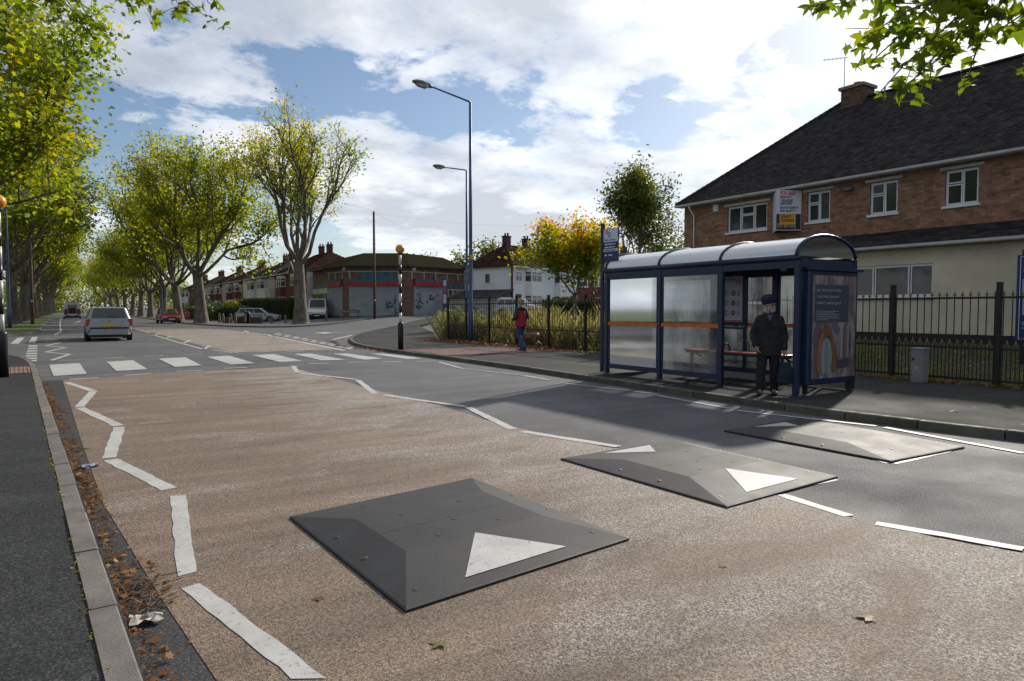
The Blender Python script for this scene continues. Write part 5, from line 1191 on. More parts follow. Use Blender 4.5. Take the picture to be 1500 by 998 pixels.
# ------------------------------------------------------------------ vehicles
m_tyre = M('tyre_rubber', (.014, .014, .015), .1, 8, .8); m_rim = M('alloy_rim', (.25, .25, .26), .1, 8, .35, metal=.8)
m_cglass = glass_dark('car_glass', (.016, .02, .024), .05); m_trim = M('black_car_trim', (.013, .013, .014), .1, 6, .5)
m_tail = M('tail_light_red', (.35, .010, .012), .05, 6, .15, coat=.6); m_head = M('head_light', (.55, .57, .6), .05, 6, .1, coat=.6); m_amber = M('amber_lamp', (.6, .22, .02), .05, 6, .2)
m_plate_y = ink('plate_yellow', (.62, .40, .03)); m_plate_w = ink('plate_white', (.6, .6, .58))
def paint(name, c, met=.0): return M(name, c, .04, 1, .32, metal=met, coat=.7)
def vehicle(name, label, cat, loc, heading, L, Wd, H, col, kind, plate='', scale=1.0, marks=None, group=None):
    """heading: direction the front points to; local +y is forward"""
    r = thing(name, label, cat, loc, heading, group); r.scale = (scale,) * 3; hw = Wd / 2; zb, g = .20, .90 if kind != 'van' else 1.05
    def ring(y, z0, z1, w, t=.93): return [(-w * .88, y, z0), (-w, y, z0 + .13), (-w, y, z1 - .16), (-w * t, y, z1), (w * t, y, z1), (w, y, z1 - .16), (w, y, z0 + .13), (w * .88, y, z0)]
    hl = L / 2
    st = {'estate': [(-hl, .42, .80, .86), (-hl + .07, .30, .96, .95), (-hl + .5, zb, .98, 1), (hl - 1.5, zb, .92, 1), (hl - .45, zb, .78, .97), (hl - .1, .28, .66, .9), (hl, .38, .58, .8)],
          'saloon': [(-hl, .42, .78, .86), (-hl + .07, .30, .90, .95), (-hl + .9, zb, .93, 1), (hl - 1.4, zb, .90, 1), (hl - .4, zb, .74, .97), (hl - .08, .28, .64, .9), (hl, .38, .56, .8)],
          'suv': [(-hl, .5, .95, .88), (-hl + .07, .36, 1.08, .95), (-hl + .5, .28, 1.10, 1), (hl - 1.3, .28, 1.04, 1), (hl - .5, .28, .96, .97), (hl - .1, .34, .82, .9), (hl, .46, .68, .8)],
          'van': [(-hl, .4, 1.2, .95), (-hl + .06, .28, 1.25, 1), (hl - 1.2, .28, 1.25, 1), (hl - .45, .28, 1.05, .97), (hl - .08, .32, .80, .92), (hl, .42, .66, .84)]}[kind]
    q = MB(); q.loft([ring(y, z0, z1, hw * k) for y, z0, z1, k in st]); body = q.build('body', col, r, smooth='fix'); bv = body.modifiers.new('bevel', 'BEVEL'); bv.width = .05; bv.segments = 2; bv.limit_method = 'ANGLE'; bv.angle_limit = .5
    # greenhouse frustum
    gb = {'estate': (-hl + .10, hl - 1.25, -hl + .42, hl - 2.15), 'saloon': (-hl + .25, hl - 1.15, -hl + 1.0, hl - 2.0), 'suv': (-hl + .12, hl - 1.05, -hl + .45, hl - 1.9), 'van': (-hl + .0, hl - .85, -hl + .08, hl - 1.55)}[kind]
    z0 = {'estate': .93, 'saloon': .89, 'suv': 1.05, 'van': 1.18}[kind]; wb, wt = hw * .93, hw * (.74 if kind != 'van' else .84)
    def gp(sx, t, s):  # s: 0 rear..1 front at height t
        y = (gb[0] + (gb[2] - gb[0]) * t) * (1 - s) + (gb[1] + (gb[3] - gb[1]) * t) * s; w = wb + (wt - wb) * t; return Vector((sx * w, y, z0 + (H - z0) * t))
    q = MB(); q.add([gp(-1, 0, 0), gp(1, 0, 0), gp(1, 0, 1), gp(-1, 0, 1), gp(-1, 1, 0), gp(1, 1, 0), gp(1, 1, 1), gp(-1, 1, 1)], [(0, 1, 5, 4), (1, 2, 6, 5), (2, 3, 7, 6), (3, 0, 4, 7), (4, 5, 6, 7)])
    cab = q.build('cabin', col, r, smooth='fix'); bv = cab.modifiers.new('bevel', 'BEVEL'); bv.width = .07; bv.segments = 3; bv.limit_method = 'ANGLE'; bv.angle_limit = .4
    def panel(pts, name, mat, off=.012):
        n_ = (pts[1] - pts[0]).cross(pts[2] - pts[0]).normalized(); c_ = sum(pts, Vector()) / len(pts); n_ = n_ if n_.dot(c_ - Vector((0, 0, .8))) > 0 else -n_
        b_ = MB(); b_.add([p + n_ * off for p in pts] + [p + n_ * (off - .02) for p in pts], [(0, 1, 2, 3), (0, 1, 5, 4), (1, 2, 6, 5), (2, 3, 7, 6), (3, 0, 4, 7)]); return b_.build(name, mat, r, smooth='fix')
    def lerp4(a, b, c, d, u0, u1, v0, v1):
        f_ = lambda u, v: a.lerp(b, u).lerp(d.lerp(c, u), v); return [f_(u0, v0), f_(u1, v0), f_(u1, v1), f_(u0, v1)]
    fr = (gp(-1, 0, 1), gp(1, 0, 1), gp(1, 1, 1), gp(-1, 1, 1)); re = (gp(-1, 0, 0), gp(1, 0, 0), gp(1, 1, 0), gp(-1, 1, 0))
    panel(lerp4(*fr, .08, .92, .06, .92), 'windscreen', m_cglass)
    if kind != 'van': panel(lerp4(*re, .08, .92, .10, .92), 'rear_window', m_cglass)
    for s in (-1, 1):
        sd = (gp(s, 0, 0), gp(s, 0, 1), gp(s, 1, 1), gp(s, 1, 0))
        cuts = {'estate': ((.06, .30), (.33, .61), (.64, .93)), 'saloon': ((.10, .48), (.52, .92)), 'suv': ((.06, .27), (.30, .58), (.61, .92)), 'van': ((.72, .95),)}[kind]
        for c0, c1 in cuts: panel(lerp4(*sd, c0, c1, .10, .88), 'side_window', m_cglass)
        m = MB(); p = gp(s, .08, .93); m.box((p.x + s * .09, p.y - .02, p.z + .04), (.17, .09, .13)); m.build('wing_mirror', col if kind != 'van' else m_trim, r, bevel=.02)
        for yy in (-hl + .82, hl - .85):
            w = MB(); R_ = .31 if kind != 'suv' else .35
            a = MB(); a.tube([(s * (hw - .12), yy, R_ + .03), (s * (hw + .004), yy, R_ + .03)], R_ + .07, 20); a.build('wheel_arch', m_trim, r)
            w.tube([(s * (hw - .18), yy, R_), (s * (hw - .02), yy, R_), (s * (hw + .012), yy, R_)], [R_, R_, R_ - .025], 20); wo = w.build('wheel', m_tyre, r, smooth=False)
            rm_ = MB(); rm_.tube([(s * (hw - .02), yy, R_), (s * (hw + .018), yy, R_)], R_ * .64, 16); rm_.build('rim', m_rim, wo)
        rl = MB()
        if kind in ('estate', 'suv'): rl.box((s * (hw * .90), -hl + .075, .80 if kind == 'estate' else 1.02), (hw * .20, .12, .32)); rl.build('tail_light', m_tail if kind == 'estate' else m_amber, r, bevel=.02)
        elif kind == 'saloon': rl.box((s * (hw * .74), -hl + .04, .72), (hw * .34, .10, .16)); rl.build('tail_light', m_tail, r, bevel=.02)
        else: rl.box((s * (hw * .92), -hl + .01, .95), (hw * .12, .06, .4)); rl.build('tail_light', m_tail, r, bevel=.01)
        h_ = MB(); zl = {'estate': .60, 'saloon': .58, 'suv': .78, 'van': .72}[kind]; h_.box((s * hw * .66, hl - .07, zl), (hw * .34, .14, .14)); h_.build('headlight', m_head, r, bevel=.02)
        dh = MB(); dh.box((s * (hw + .006), -.35, z0 - .14), (.02, .18, .03)); dh.build('door_handle', m_trim, r)
    for y, nm in ((-hl - .02, 'rear_bumper'), (hl + .0, 'front_bumper')):
        b_ = MB(); sgn = 1 if y > 0 else -1; b_.add([(-hw * .92, y - sgn * .25, .28), (-hw * .80, y + sgn * .02, .28), (hw * .80, y + sgn * .02, .28), (hw * .92, y - sgn * .25, .28), (-hw * .93, y - sgn * .25, .50), (-hw * .81, y + sgn * .03, .50), (hw * .81, y + sgn * .03, .50), (hw * .93, y - sgn * .25, .50)], [(0, 1, 5, 4), (1, 2, 6, 5), (2, 3, 7, 6), (4, 5, 6, 7), (3, 2, 1, 0)])
        b_.build(nm, col if kind in ('estate', 'saloon') else m_trim, r, smooth='fix')
    q = MB(); q.box((0, hl - .02, .55 if kind != 'suv' else .7), (hw * .8, .06, .12)); q.build('grille', m_trim, r)
    zp = .70 if kind == 'estate' else .45; q = MB(); q.box((0, -hl - (.045 if kind != 'estate' else .012), zp), (.54, .03, .12)); pp = q.build('rear_plate', m_plate_y, r)
    if plate: text(plate, .10, m_trim, pp, frame_mtx(Vector((-.22, -hl - .062 + (.033 if kind == 'estate' else 0), zp - .035)), (1, 0, 0), (0, 0, 1)), width=.44)
    q = MB(); q.box((0, hl + .045, .42), (.52, .03, .11)); q.build('front_plate', m_plate_w, r)
    q = MB(); q.bx(-hw * .86, hw * .86, -hl + .3, hl - .3, .16, .30); q.build('underside', m_trim, r)
    for f_ in (marks or []): f_(r, hw, hl, H)
    return r
silver = paint('silver_car_paint', (.33, .34, .36), .35); redp = paint('red_car_paint', (.20, .012, .015)); whitep = paint('white_van_paint', (.62, .64, .66)); silv2 = paint('pale_silver_paint', (.42, .45, .48), .2)
rear = G(153, 500.0)
def estate_marks(r, hw, hl, H):
    for s in (-1, 1): q = MB(); q.tube([(s * hw * .66, -hl + .55, H + .035), (s * hw * .66, -.1, H + .045), (s * hw * .66, hl - 2.3, H + .025)], .018, 6); q.build('roof_rail', m_trim, r)
    q = MB(); q.box((0, -hl + .02, .86), (.11, .04, .10)); q.build('badge', m_rim, r, bevel=.02)
    q = MB(); q.bx(-hw * .84, hw * .84, -hl - .026, -hl - .004, .53, .60); q.build('bumper_strip', m_trim, r)
    q = MB(); q.tube([(-hw * .1, -hl + .06, 1.06), (hw * .35, -hl + .075, 1.03)], .012, 5); q.build('rear_wiper', m_trim, r)
EC = vehicle('estate_car', 'silver estate car driving away past the crossing on the left', 'car', (1.55, rear.y + 2.35, 0), .0, 4.5, 1.74, 1.46, silver, 'estate', '', 1.09, [estate_marks])
fr_ = G(243, 474.3); vehicle('parked_car', 'red hatchback parked facing the camera beside the right-hand trees', 'car', (8.75, fr_.y + 2, 0), math.pi + .04, 4.1, 1.68, 1.38, redp, 'saloon', '', 1.12)
def ev_marks(r, hw, hl, H):
    q = MB(); q.bx(-hw * .7, hw * .7, -hl + .2, -hl + .5, H + .0, H + .14); q.build('roof_light_bar', m_tail, r)
    q = MB(); q.bx(-hw * .45, hw * .45, -hl - .03, -hl + .01, .75, 1.9); q.build('rear_doors', m_trim, r)
    q = MB(); q.bx(-hw * .5, hw * .5, -hl - .05, -hl - .031, 1.55, 2.05); q.build('rear_window', m_cglass, r)
    for s in (-1, 1): q = MB(); q.bx(s * hw * .5, s * hw * .93, -hl - .03, -hl + .01, .62, 1.45); q.build('hazard_panel', ink('hazard_maroon', (.16, .06, .06)), r)
vehicle('recovery_van', 'white van with red roof bar stopped far down the avenue', 'van', (.35, 128, 0), 0, 5.4, 2.15, 2.35, whitep, 'van', '', 1.06, [ev_marks])
def suv_marks(r, hw, hl, H):
    for s in (-1, 1):
        for k in range(6): q = MB(); y = -hl + 1.1 + k * .38; q.add([(s * (hw + .012), y, .98), (s * (hw + .012), y + .2, .98), (s * (hw + .012), y + .34, .78), (s * (hw + .012), y + .14, .78)], [(0, 1, 2, 3)]); q.build('green_flash', ink('livery_green', (.02, .14, .08)), r)
pS = on(379, 466, 73, 0); hd = math.atan2(RV.y, RV.x) - math.pi / 2 + .10
vehicle('parked_car', 'silver estate with green side flashes parked behind the bollards', 'car', pS, hd, 4.5, 1.8, 1.62, silv2, 'suv', '', .98, [suv_marks])
pV = on(466, 466, 74.5, 0); vehicle('parked_van', 'white van parked beside the shops behind the nearest tree trunk', 'van', pV, math.pi - YAW + .22, 4.8, 2.0, 2.15, whitep, 'van', '', 1.03)
pC = on(762, 453, 57, 0); vehicle('parked_car', 'pale silver car half hidden behind the railings and weeds', 'car', pC, math.atan2(RV.y, RV.x) - math.pi / 2 - .35, 4.2, 1.75, 1.6, silv2, 'suv', '', 1.0)
# ------------------------------------------------------------------ vegetation
def mat_leaf(name, stops, trans=.66, nscale=.35, hgrad=None, spec=.35):
    m, t, b, out = nodes(name); t.nodes.remove(b)
    r = tn(t, 'ShaderNodeNewGeometry').outputs['Random Per Island']; nz = noise(t, nscale, 4, .6)
    ad = tn(t, 'ShaderNodeMath', operation='MULTIPLY_ADD'); t.links.new(r, ad.inputs[0]); ad.inputs[1].default_value = .55; 
    m2 = tn(t, 'ShaderNodeMath', operation='MULTIPLY_ADD'); t.links.new(nz, m2.inputs[0]); m2.inputs[1].default_value = 1.5; m2.inputs[2].default_value = -.53; t.links.new(m2.outputs[0], ad.inputs[2])
    v = ad.outputs[0]
    if hgrad:
        sx = tn(t, 'ShaderNodeSeparateXYZ'); t.links.new(tn(t, 'ShaderNodeTexCoord').outputs['Object'], sx.inputs[0])
        mr = tn(t, 'ShaderNodeMapRange'); mr.inputs[1].default_value, mr.inputs[2].default_value, mr.inputs[3].default_value, mr.inputs[4].default_value = hgrad; t.links.new(sx.outputs[2], mr.inputs[0])
        a2 = tn(t, 'ShaderNodeMath', operation='ADD'); t.links.new(v, a2.inputs[0]); t.links.new(mr.outputs[0], a2.inputs[1]); v = a2.outputs[0]
    c = ramp(t, v, stops)
    d = tn(t, 'ShaderNodeBsdfPrincipled'); t.links.new(c, d.inputs['Base Color']); d.inputs['Roughness'].default_value = .45; d.inputs['Specular IOR Level'].default_value = spec
    tl = tn(t, 'ShaderNodeBsdfTranslucent'); hs = tn(t, 'ShaderNodeHueSaturation'); hs.inputs['Saturation'].default_value = 1.1; hs.inputs['Value'].default_value = 1.85; t.links.new(c, hs.inputs['Color']); t.links.new(hs.outputs[0], tl.inputs[0])
    ms = tn(t, 'ShaderNodeMixShader'); ms.inputs[0].default_value = trans; t.links.new(d.outputs[0], ms.inputs[1]); t.links.new(tl.outputs[0], ms.inputs[2]); t.links.new(ms.outputs[0], out.inputs[0]); return m
m_lf_left = mat_leaf('plane_leaves_green', [(.05, (.085, .13, .018)), (.45, (.16, .205, .025)), (.78, (.29, .275, .03)), (1.0, (.40, .24, .032))])
m_lf_right = mat_leaf('plane_leaves_yellowing', [(.0, (.10, .145, .02)), (.42, (.19, .225, .026)), (.78, (.35, .31, .033)), (1.0, (.42, .24, .036))], hgrad=(8, 20, -.10, .14))
m_lf_maple = mat_leaf('maple_leaves_turning', [(.0, (.09, .14, .016)), (.42, (.20, .23, .02)), (.68, (.46, .28, .02)), (1.0, (.50, .17, .015))], nscale=.5, hgrad=(2.5, 6.5, -.34, .10))
m_lf_dark = mat_leaf('olive_leaves', [(.0, (.045, .07, .014)), (.5, (.09, .115, .02)), (.85, (.17, .14, .022)), (1.0, (.22, .11, .022))], .5)
m_lf_hedge = mat_leaf('privet_leaves', [(.0, (.022, .048, .010)), (.55, (.045, .085, .014)), (1.0, (.09, .12, .02))], .35, 1.0)
m_lf_weed = mat_leaf('weed_leaves', [(.0, (.08, .095, .022)), (.4, (.15, .155, .04)), (.75, (.27, .22, .09)), (1.0, (.36, .29, .17))], .4, 1.2)
m_lf_near = mat_leaf('near_plane_leaf', [(.0, (.06, .10, .012)), (.5, (.11, .16, .018)), (.85, (.20, .20, .02)), (1.0, (.28, .20, .03))], .6, 2.5)
m_lf_fall = mat_leaf('fallen_leaf_brown', [(.0, (.10, .045, .018)), (.45, (.19, .085, .03)), (.75, (.28, .15, .06)), (1.0, (.36, .25, .08))], .2, 3.0, spec=.05)
def mat_bark():
    m, t, b, out = nodes('plane_bark'); co = pos(t, (1, 1, .5), obj=True)
    c = ramp(t, noise(t, 3.2, 7, .65, co), [(.3, (.065, .052, .040)), (.5, (.14, .115, .088)), (.68, (.23, .20, .155))]); t.links.new(c, b.inputs['Base Color']); b.inputs['Roughness'].default_value = .9
    bump(t, b, noise(t, 9, 6, .7, co), .9, .05); return m
m_bark = mat_bark()
def fast_mesh(name, V, nv, mat):
    """V: (N, nv, 3) polygons"""
    N = len(V); me = bpy.data.meshes.new(name); me.vertices.add(N * nv); me.vertices.foreach_set('co', V.reshape(-1).astype(np.float32))
    me.loops.add(N * nv); me.loops.foreach_set('vertex_index', np.arange(N * nv, dtype=np.int32)); me.polygons.add(N)
    me.polygons.foreach_set('loop_start', np.arange(0, N * nv, nv, dtype=np.int32)); me.polygons.foreach_set('loop_total', np.full(N, nv, dtype=np.int32)); me.update(calc_edges=True); me.validate()
    me.materials.append(mat); return me
QUAD = np.array([(0, -.5, 0), (.34, -.08, .06), (0, .5, 0), (-.34, -.08, .06)])
LOBE = np.array([(0, -.5, 0), (.22, -.28, .02), (.50, -.30, .08), (.34, -.02, .03), (.44, .22, .07), (.17, .18, .01), (0, .52, .05), (-.17, .18, .01), (-.44, .22, .07), (-.34, -.02, .03), (-.50, -.30, .08), (-.22, -.28, .02)])
def leaves_at(P, size, rng, shape=QUAD, flat=.35):
    N = len(P); n = rng.normal(size=(N, 3)); n[:, 2] = np.abs(n[:, 2]) + flat; n /= np.linalg.norm(n, axis=1)[:, None]
    a = np.cross(n, rng.normal(size=(N, 3))); a /= np.linalg.norm(a, axis=1)[:, None]; b = np.cross(n, a)
    s = size * rng.uniform(.6, 1.35, size=(N, 1, 1)); L = shape[None]
    return P[:, None] + s * (L[..., 0:1] * a[:, None] + L[..., 1:2] * b[:, None] + L[..., 2:3] * n[:, None])
def tree_meshes(seed, H, R, fork, tr, nleaf, lsize, leafmat, limbs=6, lean=(0, 0), shape=QUAD, sig=.55, asc=.9, conical=0.0, droop=0.0, bare=0.0):
    rng = np.random.default_rng(seed); rr = random.Random(seed); BR = []; TW = []
    def grow(p, d, L, r, lv):
        pts = [p.copy()]; n = 5 if lv < 2 else 4
        for i in range(n):
            d = (d + Vector((rr.gauss(0, .24), rr.gauss(0, .24), rr.gauss(0, .15) + (.10 if lv < 2 else .03)))).normalized(); p = p + d * (L / n); pts.append(p.copy())
        BR.append((pts, r, lv))
        if lv >= 3: TW.append(pts); return
        k = (5, 4, 4)[lv]
        for i in range(k):
            t = .35 + .65 * (i + rr.random() * .6) / k; t = min(t, 1.0); j = min(int(t * n), n - 1); q = pts[j].lerp(pts[j + 1], t * n - j)
            ax = Vector((rr.gauss(0, 1), rr.gauss(0, 1), rr.gauss(0, .5))).normalized(); nd = (d * .75 + ax * (.72 if lv else .6)).normalized()
            grow(q, nd, L * rr.uniform(.42, .62), r * .5, lv + 1)
        TW.append(pts[-3:])
    tp = [Vector((0, 0, -.1)), Vector((lean[0] * .2, lean[1] * .2, fork * .35)), Vector((lean[0] * .6, lean[1] * .6, fork * .7)), Vector((lean[0], lean[1], fork))]
    for i in range(limbs):
        a = 2 * math.pi * (i + rr.uniform(-.25, .25)) / limbs; e = rr.uniform(.75, 1.25) * asc if i else 2.2; d = Vector((math.cos(a), math.sin(a), e)).normalized()
        z = fork - rr.uniform(0, .12) * fork + (conical * i * (H - fork) / limbs * .75); 
        grow(Vector((lean[0], lean[1], max(z, fork * .8))), d, (H - fork) * rr.uniform(.5, .62) * (1 - conical * .6 * i / limbs), tr * .36, 0)
    if conical: BR.append(([Vector((lean[0], lean[1], fork * .9)), Vector((0, 0, fork + (H - fork) * .5)), Vector((.2, 0, H * .97))], tr * .7, 0)); TW.append(BR[-1][0][1:])
    # fit the crown to the wanted height and radius
    ends = np.array([tuple(p) for t in TW for p in t]); zs = np.quantile(ends[:, 2], .985); r95 = np.quantile(np.hypot(ends[:, 0], ends[:, 1]), .95)
    kz, kr = (H - .4 - fork) / (zs - fork), (R - .3) / r95
    def fit(p):
        if p.z <= fork * .98: return p
        t = (p.z - fork) / (zs - fork); kk = kr * (1 - conical * max(0, t) * .75); w = min(1, max(0, t * 4)); kk = 1 + (kk - 1) * max(w, .5)
        return Vector((lean[0] + (p.x - lean[0]) * kk, lean[1] + (p.y - lean[1]) * kk, fork + (p.z - fork) * kz))
    tb = MB(); tb.tube([tp[0]] + [p for p in tp[1:]], [tr * 1.45, tr * 1.02, tr * .93, tr * .85], 12, cap=False)
    tb.tube([Vector((0, 0, -.1)), Vector((0, 0, .35)), Vector((0, 0, .9))], [tr * 1.75, tr * 1.25, tr * .98], 12, cap=False)
    for pts, r, lv in BR:
        f = [fit(p) for p in pts]; m_ = len(f); tb.tube(f, [max(.012, r * (1 - .62 * i / (m_ - 1))) for i in range(m_)], (8, 6, 4, 3)[lv], cap=False)
    trunk = tb.mesh('trunk', m_bark, True)
    per = max(1, int(nleaf / len(TW))); P = []
    for t in TW:
        f = np.array([tuple(fit(p)) for p in t]); k = rng.integers(0, len(f) - 1, per); u = rng.random((per, 1)); P.append(f[k] * (1 - u) + f[k + 1] * u + rng.normal(scale=sig, size=(per, 3)) * (1, 1, .8))
    P = np.concatenate(P); P = P[P[:, 2] > fork * .72]
    if bare: P = P[rng.random(len(P)) > bare * np.clip((P[:, 0] - 1) / R, 0, 1)]
    crown = fast_mesh('crown', leaves_at(P, lsize, rng, shape), len(shape), leafmat)
    return trunk, crown
def tree(ms, x, y, rz, label, sc=1.0, name='plane_tree', group=None, z=None, cat='tree'):
    r = thing(name, label, cat, (x, y, (zt(x, y) + .06) if z is None else z), rz, group); r.scale = (sc, sc, sc)
    link('trunk', ms[0], r); c = link('crown', ms[1], r); return r
# avenue trees, left row
mA = tree_meshes(1, 17.5, 8.2, 4.8, .48, 40000, .23, m_lf_left, 8, shape=LOBE, sig=.7, asc=.75)
mB = tree_meshes(2, 16.5, 7.6, 5.2, .50, 17000, .30, m_lf_left, 8, (.4, .2), sig=.58, asc=.75)
mC = tree_meshes(3, 16.5, 7.4, 4.6, .46, 17000, .30, m_lf_left, 8, (.2, -.3), sig=.58, asc=.7)
ords = ['first', 'second', 'third', 'fourth', 'fifth', 'sixth', 'seventh', 'eighth', 'ninth', 'tenth', 'eleventh', 'twelfth']
tree(mA, -9.0, 23.5, 2.1, 'plane tree left of the frame mirrored in the windows of the brick building', .70, group='left avenue row of plane trees')
LT = [(-6.3, 40, mA, .3, 1.0), (-6.2, 55, mB, 1.2, 1.0), (-5.4, 70, mC, 2.0, 1.0), (-4.8, 86, mB, 4.0, 1.0), (-4.9, 102, mC, .8, 1.0), (-4.7, 118, mB, 5.2, 1.0), (-4.7, 136, mC, 3.4, .95), (-4.7, 156, mB, 2.2, .95), (-4.7, 178, mC, 1.1, .95), (-4.7, 205, mB, .2, 1.0), (-4.6, 240, mC, 2.6, 1.05), (-4.6, 285, mB, 3.6, 1.1)]
for i, (x, y, m_, rz, s) in enumerate(LT): tree(m_, x, y, rz, '%s plane tree from the camera in the left-hand avenue row' % ords[i], s, group='left avenue row of plane trees')
# right row
T1 = tree_meshes(14, 19.0, 5.9, 5.7, .54, 9800, .25, m_lf_right, 8, (.25, 0), sig=.52, asc=.6, bare=.35)
p1 = W(441, 475, 62); tree(T1, p1.x, p1.y, 1.9, 'nearest sparse plane tree by the junction, yellowing, before the red houses', 1.0, group='right avenue row of plane trees', z=.1)
mD = tree_meshes(5, 18.2, 7.4, 4.9, .52, 19000, .29, m_lf_right, 8, (-.3, .1), sig=.6, asc=.6); mE = tree_meshes(6, 18, 7.2, 4.6, .48, 18500, .29, m_lf_right, 8, (.3, .2), sig=.6, asc=.6)
RT = [(11.0, 74, mD, .6, 1.0), (11.0, 91, mE, 2.4, 1.0), (11.2, 109, mD, 4.1, .93), (11.2, 127, mE, .9, .95), (11.2, 146, mD, 2.9, .9), (11.2, 166, mE, 5.1, .95), (11.2, 188, mD, 1.7, .9), (11.2, 214, mE, 3.3, 1.0), (11.2, 250, mD, .1, 1.0), (11.2, 292, mE, 2.0, 1.1)]
for i, (x, y, m_, rz, s) in enumerate(RT): tree(m_, x, y, rz, '%s plane tree along the right side of the avenue beyond the junction tree' % ords[i], s, group='right avenue row of plane trees')
# other trees
mM = tree_meshes(8, 6.9, 3.2, 1.7, .15, 12000, .23, m_lf_maple, 7, sig=.42, asc=.6); pm_ = W(842, 453, 47)
tree(mM, pm_.x, pm_.y, .5, 'orange and green maple tree behind the railings left of the bus stop flag', 1.0, 'maple_tree')
mK = tree_meshes(9, 12.8, 5.2, 2.4, .22, 12500, .27, m_lf_dark, 9, sig=.5, conical=.6); pk = W(936, 453, 60); tree(mK, pk.x, pk.y, .5, 'tall dark olive tree behind the shelter roof', 1.0, 'broadleaf_tree')
mS = tree_meshes(10, 7.5, 3.4, 2.0, .18, 5000, .30, m_lf_dark, 6, sig=.5); pk = W(986, 453, 64); tree(mS, pk.x, pk.y, 1.5, 'small olive tree against the left end of the brick building', .98, 'broadleaf_tree')
mF = tree_meshes(12, 12, 5.5, 2.5, .28, 4500, .5, m_lf_dark, 6, sig=.7)
for x, w, s, lb in [(700, 112, .92, 'distant tree behind the left end of the white house roof'), (792, 118, .95, 'distant tree behind the right end of the white house roof'), (612, 128, .85, 'distant tree just behind the shop roof'), (985, 105, .75, 'distant tree seen through the shelter'), (920, 110, .8, 'distant tree behind the bus stop flag'), (232, 230, .8, 'far tree between the avenue trunks left of the houses'), (262, 235, .65, 'far small tree left of the last house')]:
    p = W(x, 453, w); tree(mF, p.x, p.y, x * .7, lb, s, 'broadleaf_tree', 'distant background trees')
# distant woodland closing the avenue
rng = np.random.default_rng(33); N = 34000; ang = rng.random(N)
X_ = rng.uniform(-70, 45, N); Y_ = rng.uniform(325, 350, N); top = 13 + 3 * np.sin(X_ * .35) + 2 * np.sin(X_ * .9 + 2); Z_ = rng.random(N) ** .8 * top
stuff(tag(link('woodland', fast_mesh('woodland', leaves_at(np.stack([X_, Y_, Z_], 1), .8, rng), 4, m_lf_left)), 'green woodland closing the far end of the avenue', 'woodland'))
# hedges, bushes
def hedge(a, b, wd, h, label, mat, n=5000, name='hedge', ls=.16, gp=None, seed=1):
    a, b = Vector(a), Vector(b); d = b - a; L = d.length; r = thing(name, label, 'hedge', a, math.atan2(d.y, d.x), gp); rng = np.random.default_rng(seed)
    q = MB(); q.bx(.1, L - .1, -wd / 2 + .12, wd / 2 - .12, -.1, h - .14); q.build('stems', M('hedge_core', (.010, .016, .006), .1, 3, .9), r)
    P = np.stack([rng.uniform(0, L, n), rng.uniform(-wd / 2, wd / 2, n), rng.uniform(0, h, n)], 1); f = rng.integers(0, 4, n); P[f == 0, 1] = -wd / 2; P[f == 1, 2] = h; P[f == 2, 0] = 0; P[f == 3, 1] = wd / 2
    P += rng.normal(scale=.07, size=P.shape) + (np.sin(P[:, 0:1] * 1.3) * .05 + np.sin(P[:, 0:1] * 3.1 + P[:, 2:3]) * .04); link('foliage', fast_mesh('foliage', leaves_at(P, ls, rng), 4, mat), r); return r
hedge(on(433, 463, 76, -.05), on(352, 463, 88, -.05), 1.4, 2.45, 'tall clipped green hedge behind the silver estate', m_lf_hedge, 7000, seed=2)
hedge(on(360, 464, 79, -.05), on(256, 464, 104, -.05), 1.2, 1.75, 'lower green hedge left of the parked silver estate', m_lf_hedge, 6000, seed=3)
hedge(on(800, 448, 55, 0), on(905, 448, 50, 0), 1.0, 1.45, 'dark clipped hedge behind the railings below the maple', m_lf_hedge, 5000, seed=4)
hedge(on(905, 448, 58, 0), on(1060, 448, 56, 0), 1.0, 1.3, 'garden hedge seen through the shelter glass', m_lf_hedge, 4000, seed=14)
def bush(p, rx, rz_, label, mat, n=1500, ls=.16, seed=1, name='bush', gp=None, stem=True):
    r = thing(name, label, 'bush', p, 0, gp); rng = np.random.default_rng(seed); v = rng.normal(size=(n, 3)); v /= np.linalg.norm(v, axis=1)[:, None]; v *= (rng.random((n, 1)) ** .25) * (1 + .18 * np.sin(v[:, 0:1] * 7) * np.cos(v[:, 1:2] * 6)); P = v * (rx, rx, rz_) + (0, 0, rz_ * .95); P = P[P[:, 2] > 0]
    q = MB(); 
    for k in range(7): a = k * .9; q.tube([(0, 0, -.05), (.25 * rx * math.cos(a), .25 * rx * math.sin(a), rz_ * .7), (.6 * rx * math.cos(a), .6 * rx * math.sin(a), rz_ * 1.35)], [.03, .02, .008], 4)
    q.build('stems', m_bark, r); link('foliage', fast_mesh('foliage', leaves_at(P, ls, rng), 4, mat), r); return r
m_lf_yel = mat_leaf('golden_shrub_leaves', [(.0, (.10, .11, .012)), (.6, (.22, .17, .015)), (1.0, (.30, .18, .02))], .4, 1.5); m_lf_red = mat_leaf('red_shrub_leaves', [(.0, (.05, .02, .018)), (.6, (.17, .035, .04)), (1.0, (.22, .07, .05))], .4, 1.5)
bush(on(296, 445, 104, 0), 1.6, 1.95, 'dark green round bush left of the second tree by the far houses', m_lf_hedge, 1600, .25, 5)
bush(on(341, 452, 84, .8), 1.0, .95, 'golden rounded shrub above the hedge', m_lf_yel, 900, .2, 6)
bush(on(318, 450, 84, .2), 2.0, 1.15, 'wide green shrub above the low hedge', m_lf_hedge, 1600, .2, 7)
bush(on(262, 462, 86, 0), 1.25, .85, 'reddish shrub beside the red parked car', m_lf_red, 900, .2, 8)
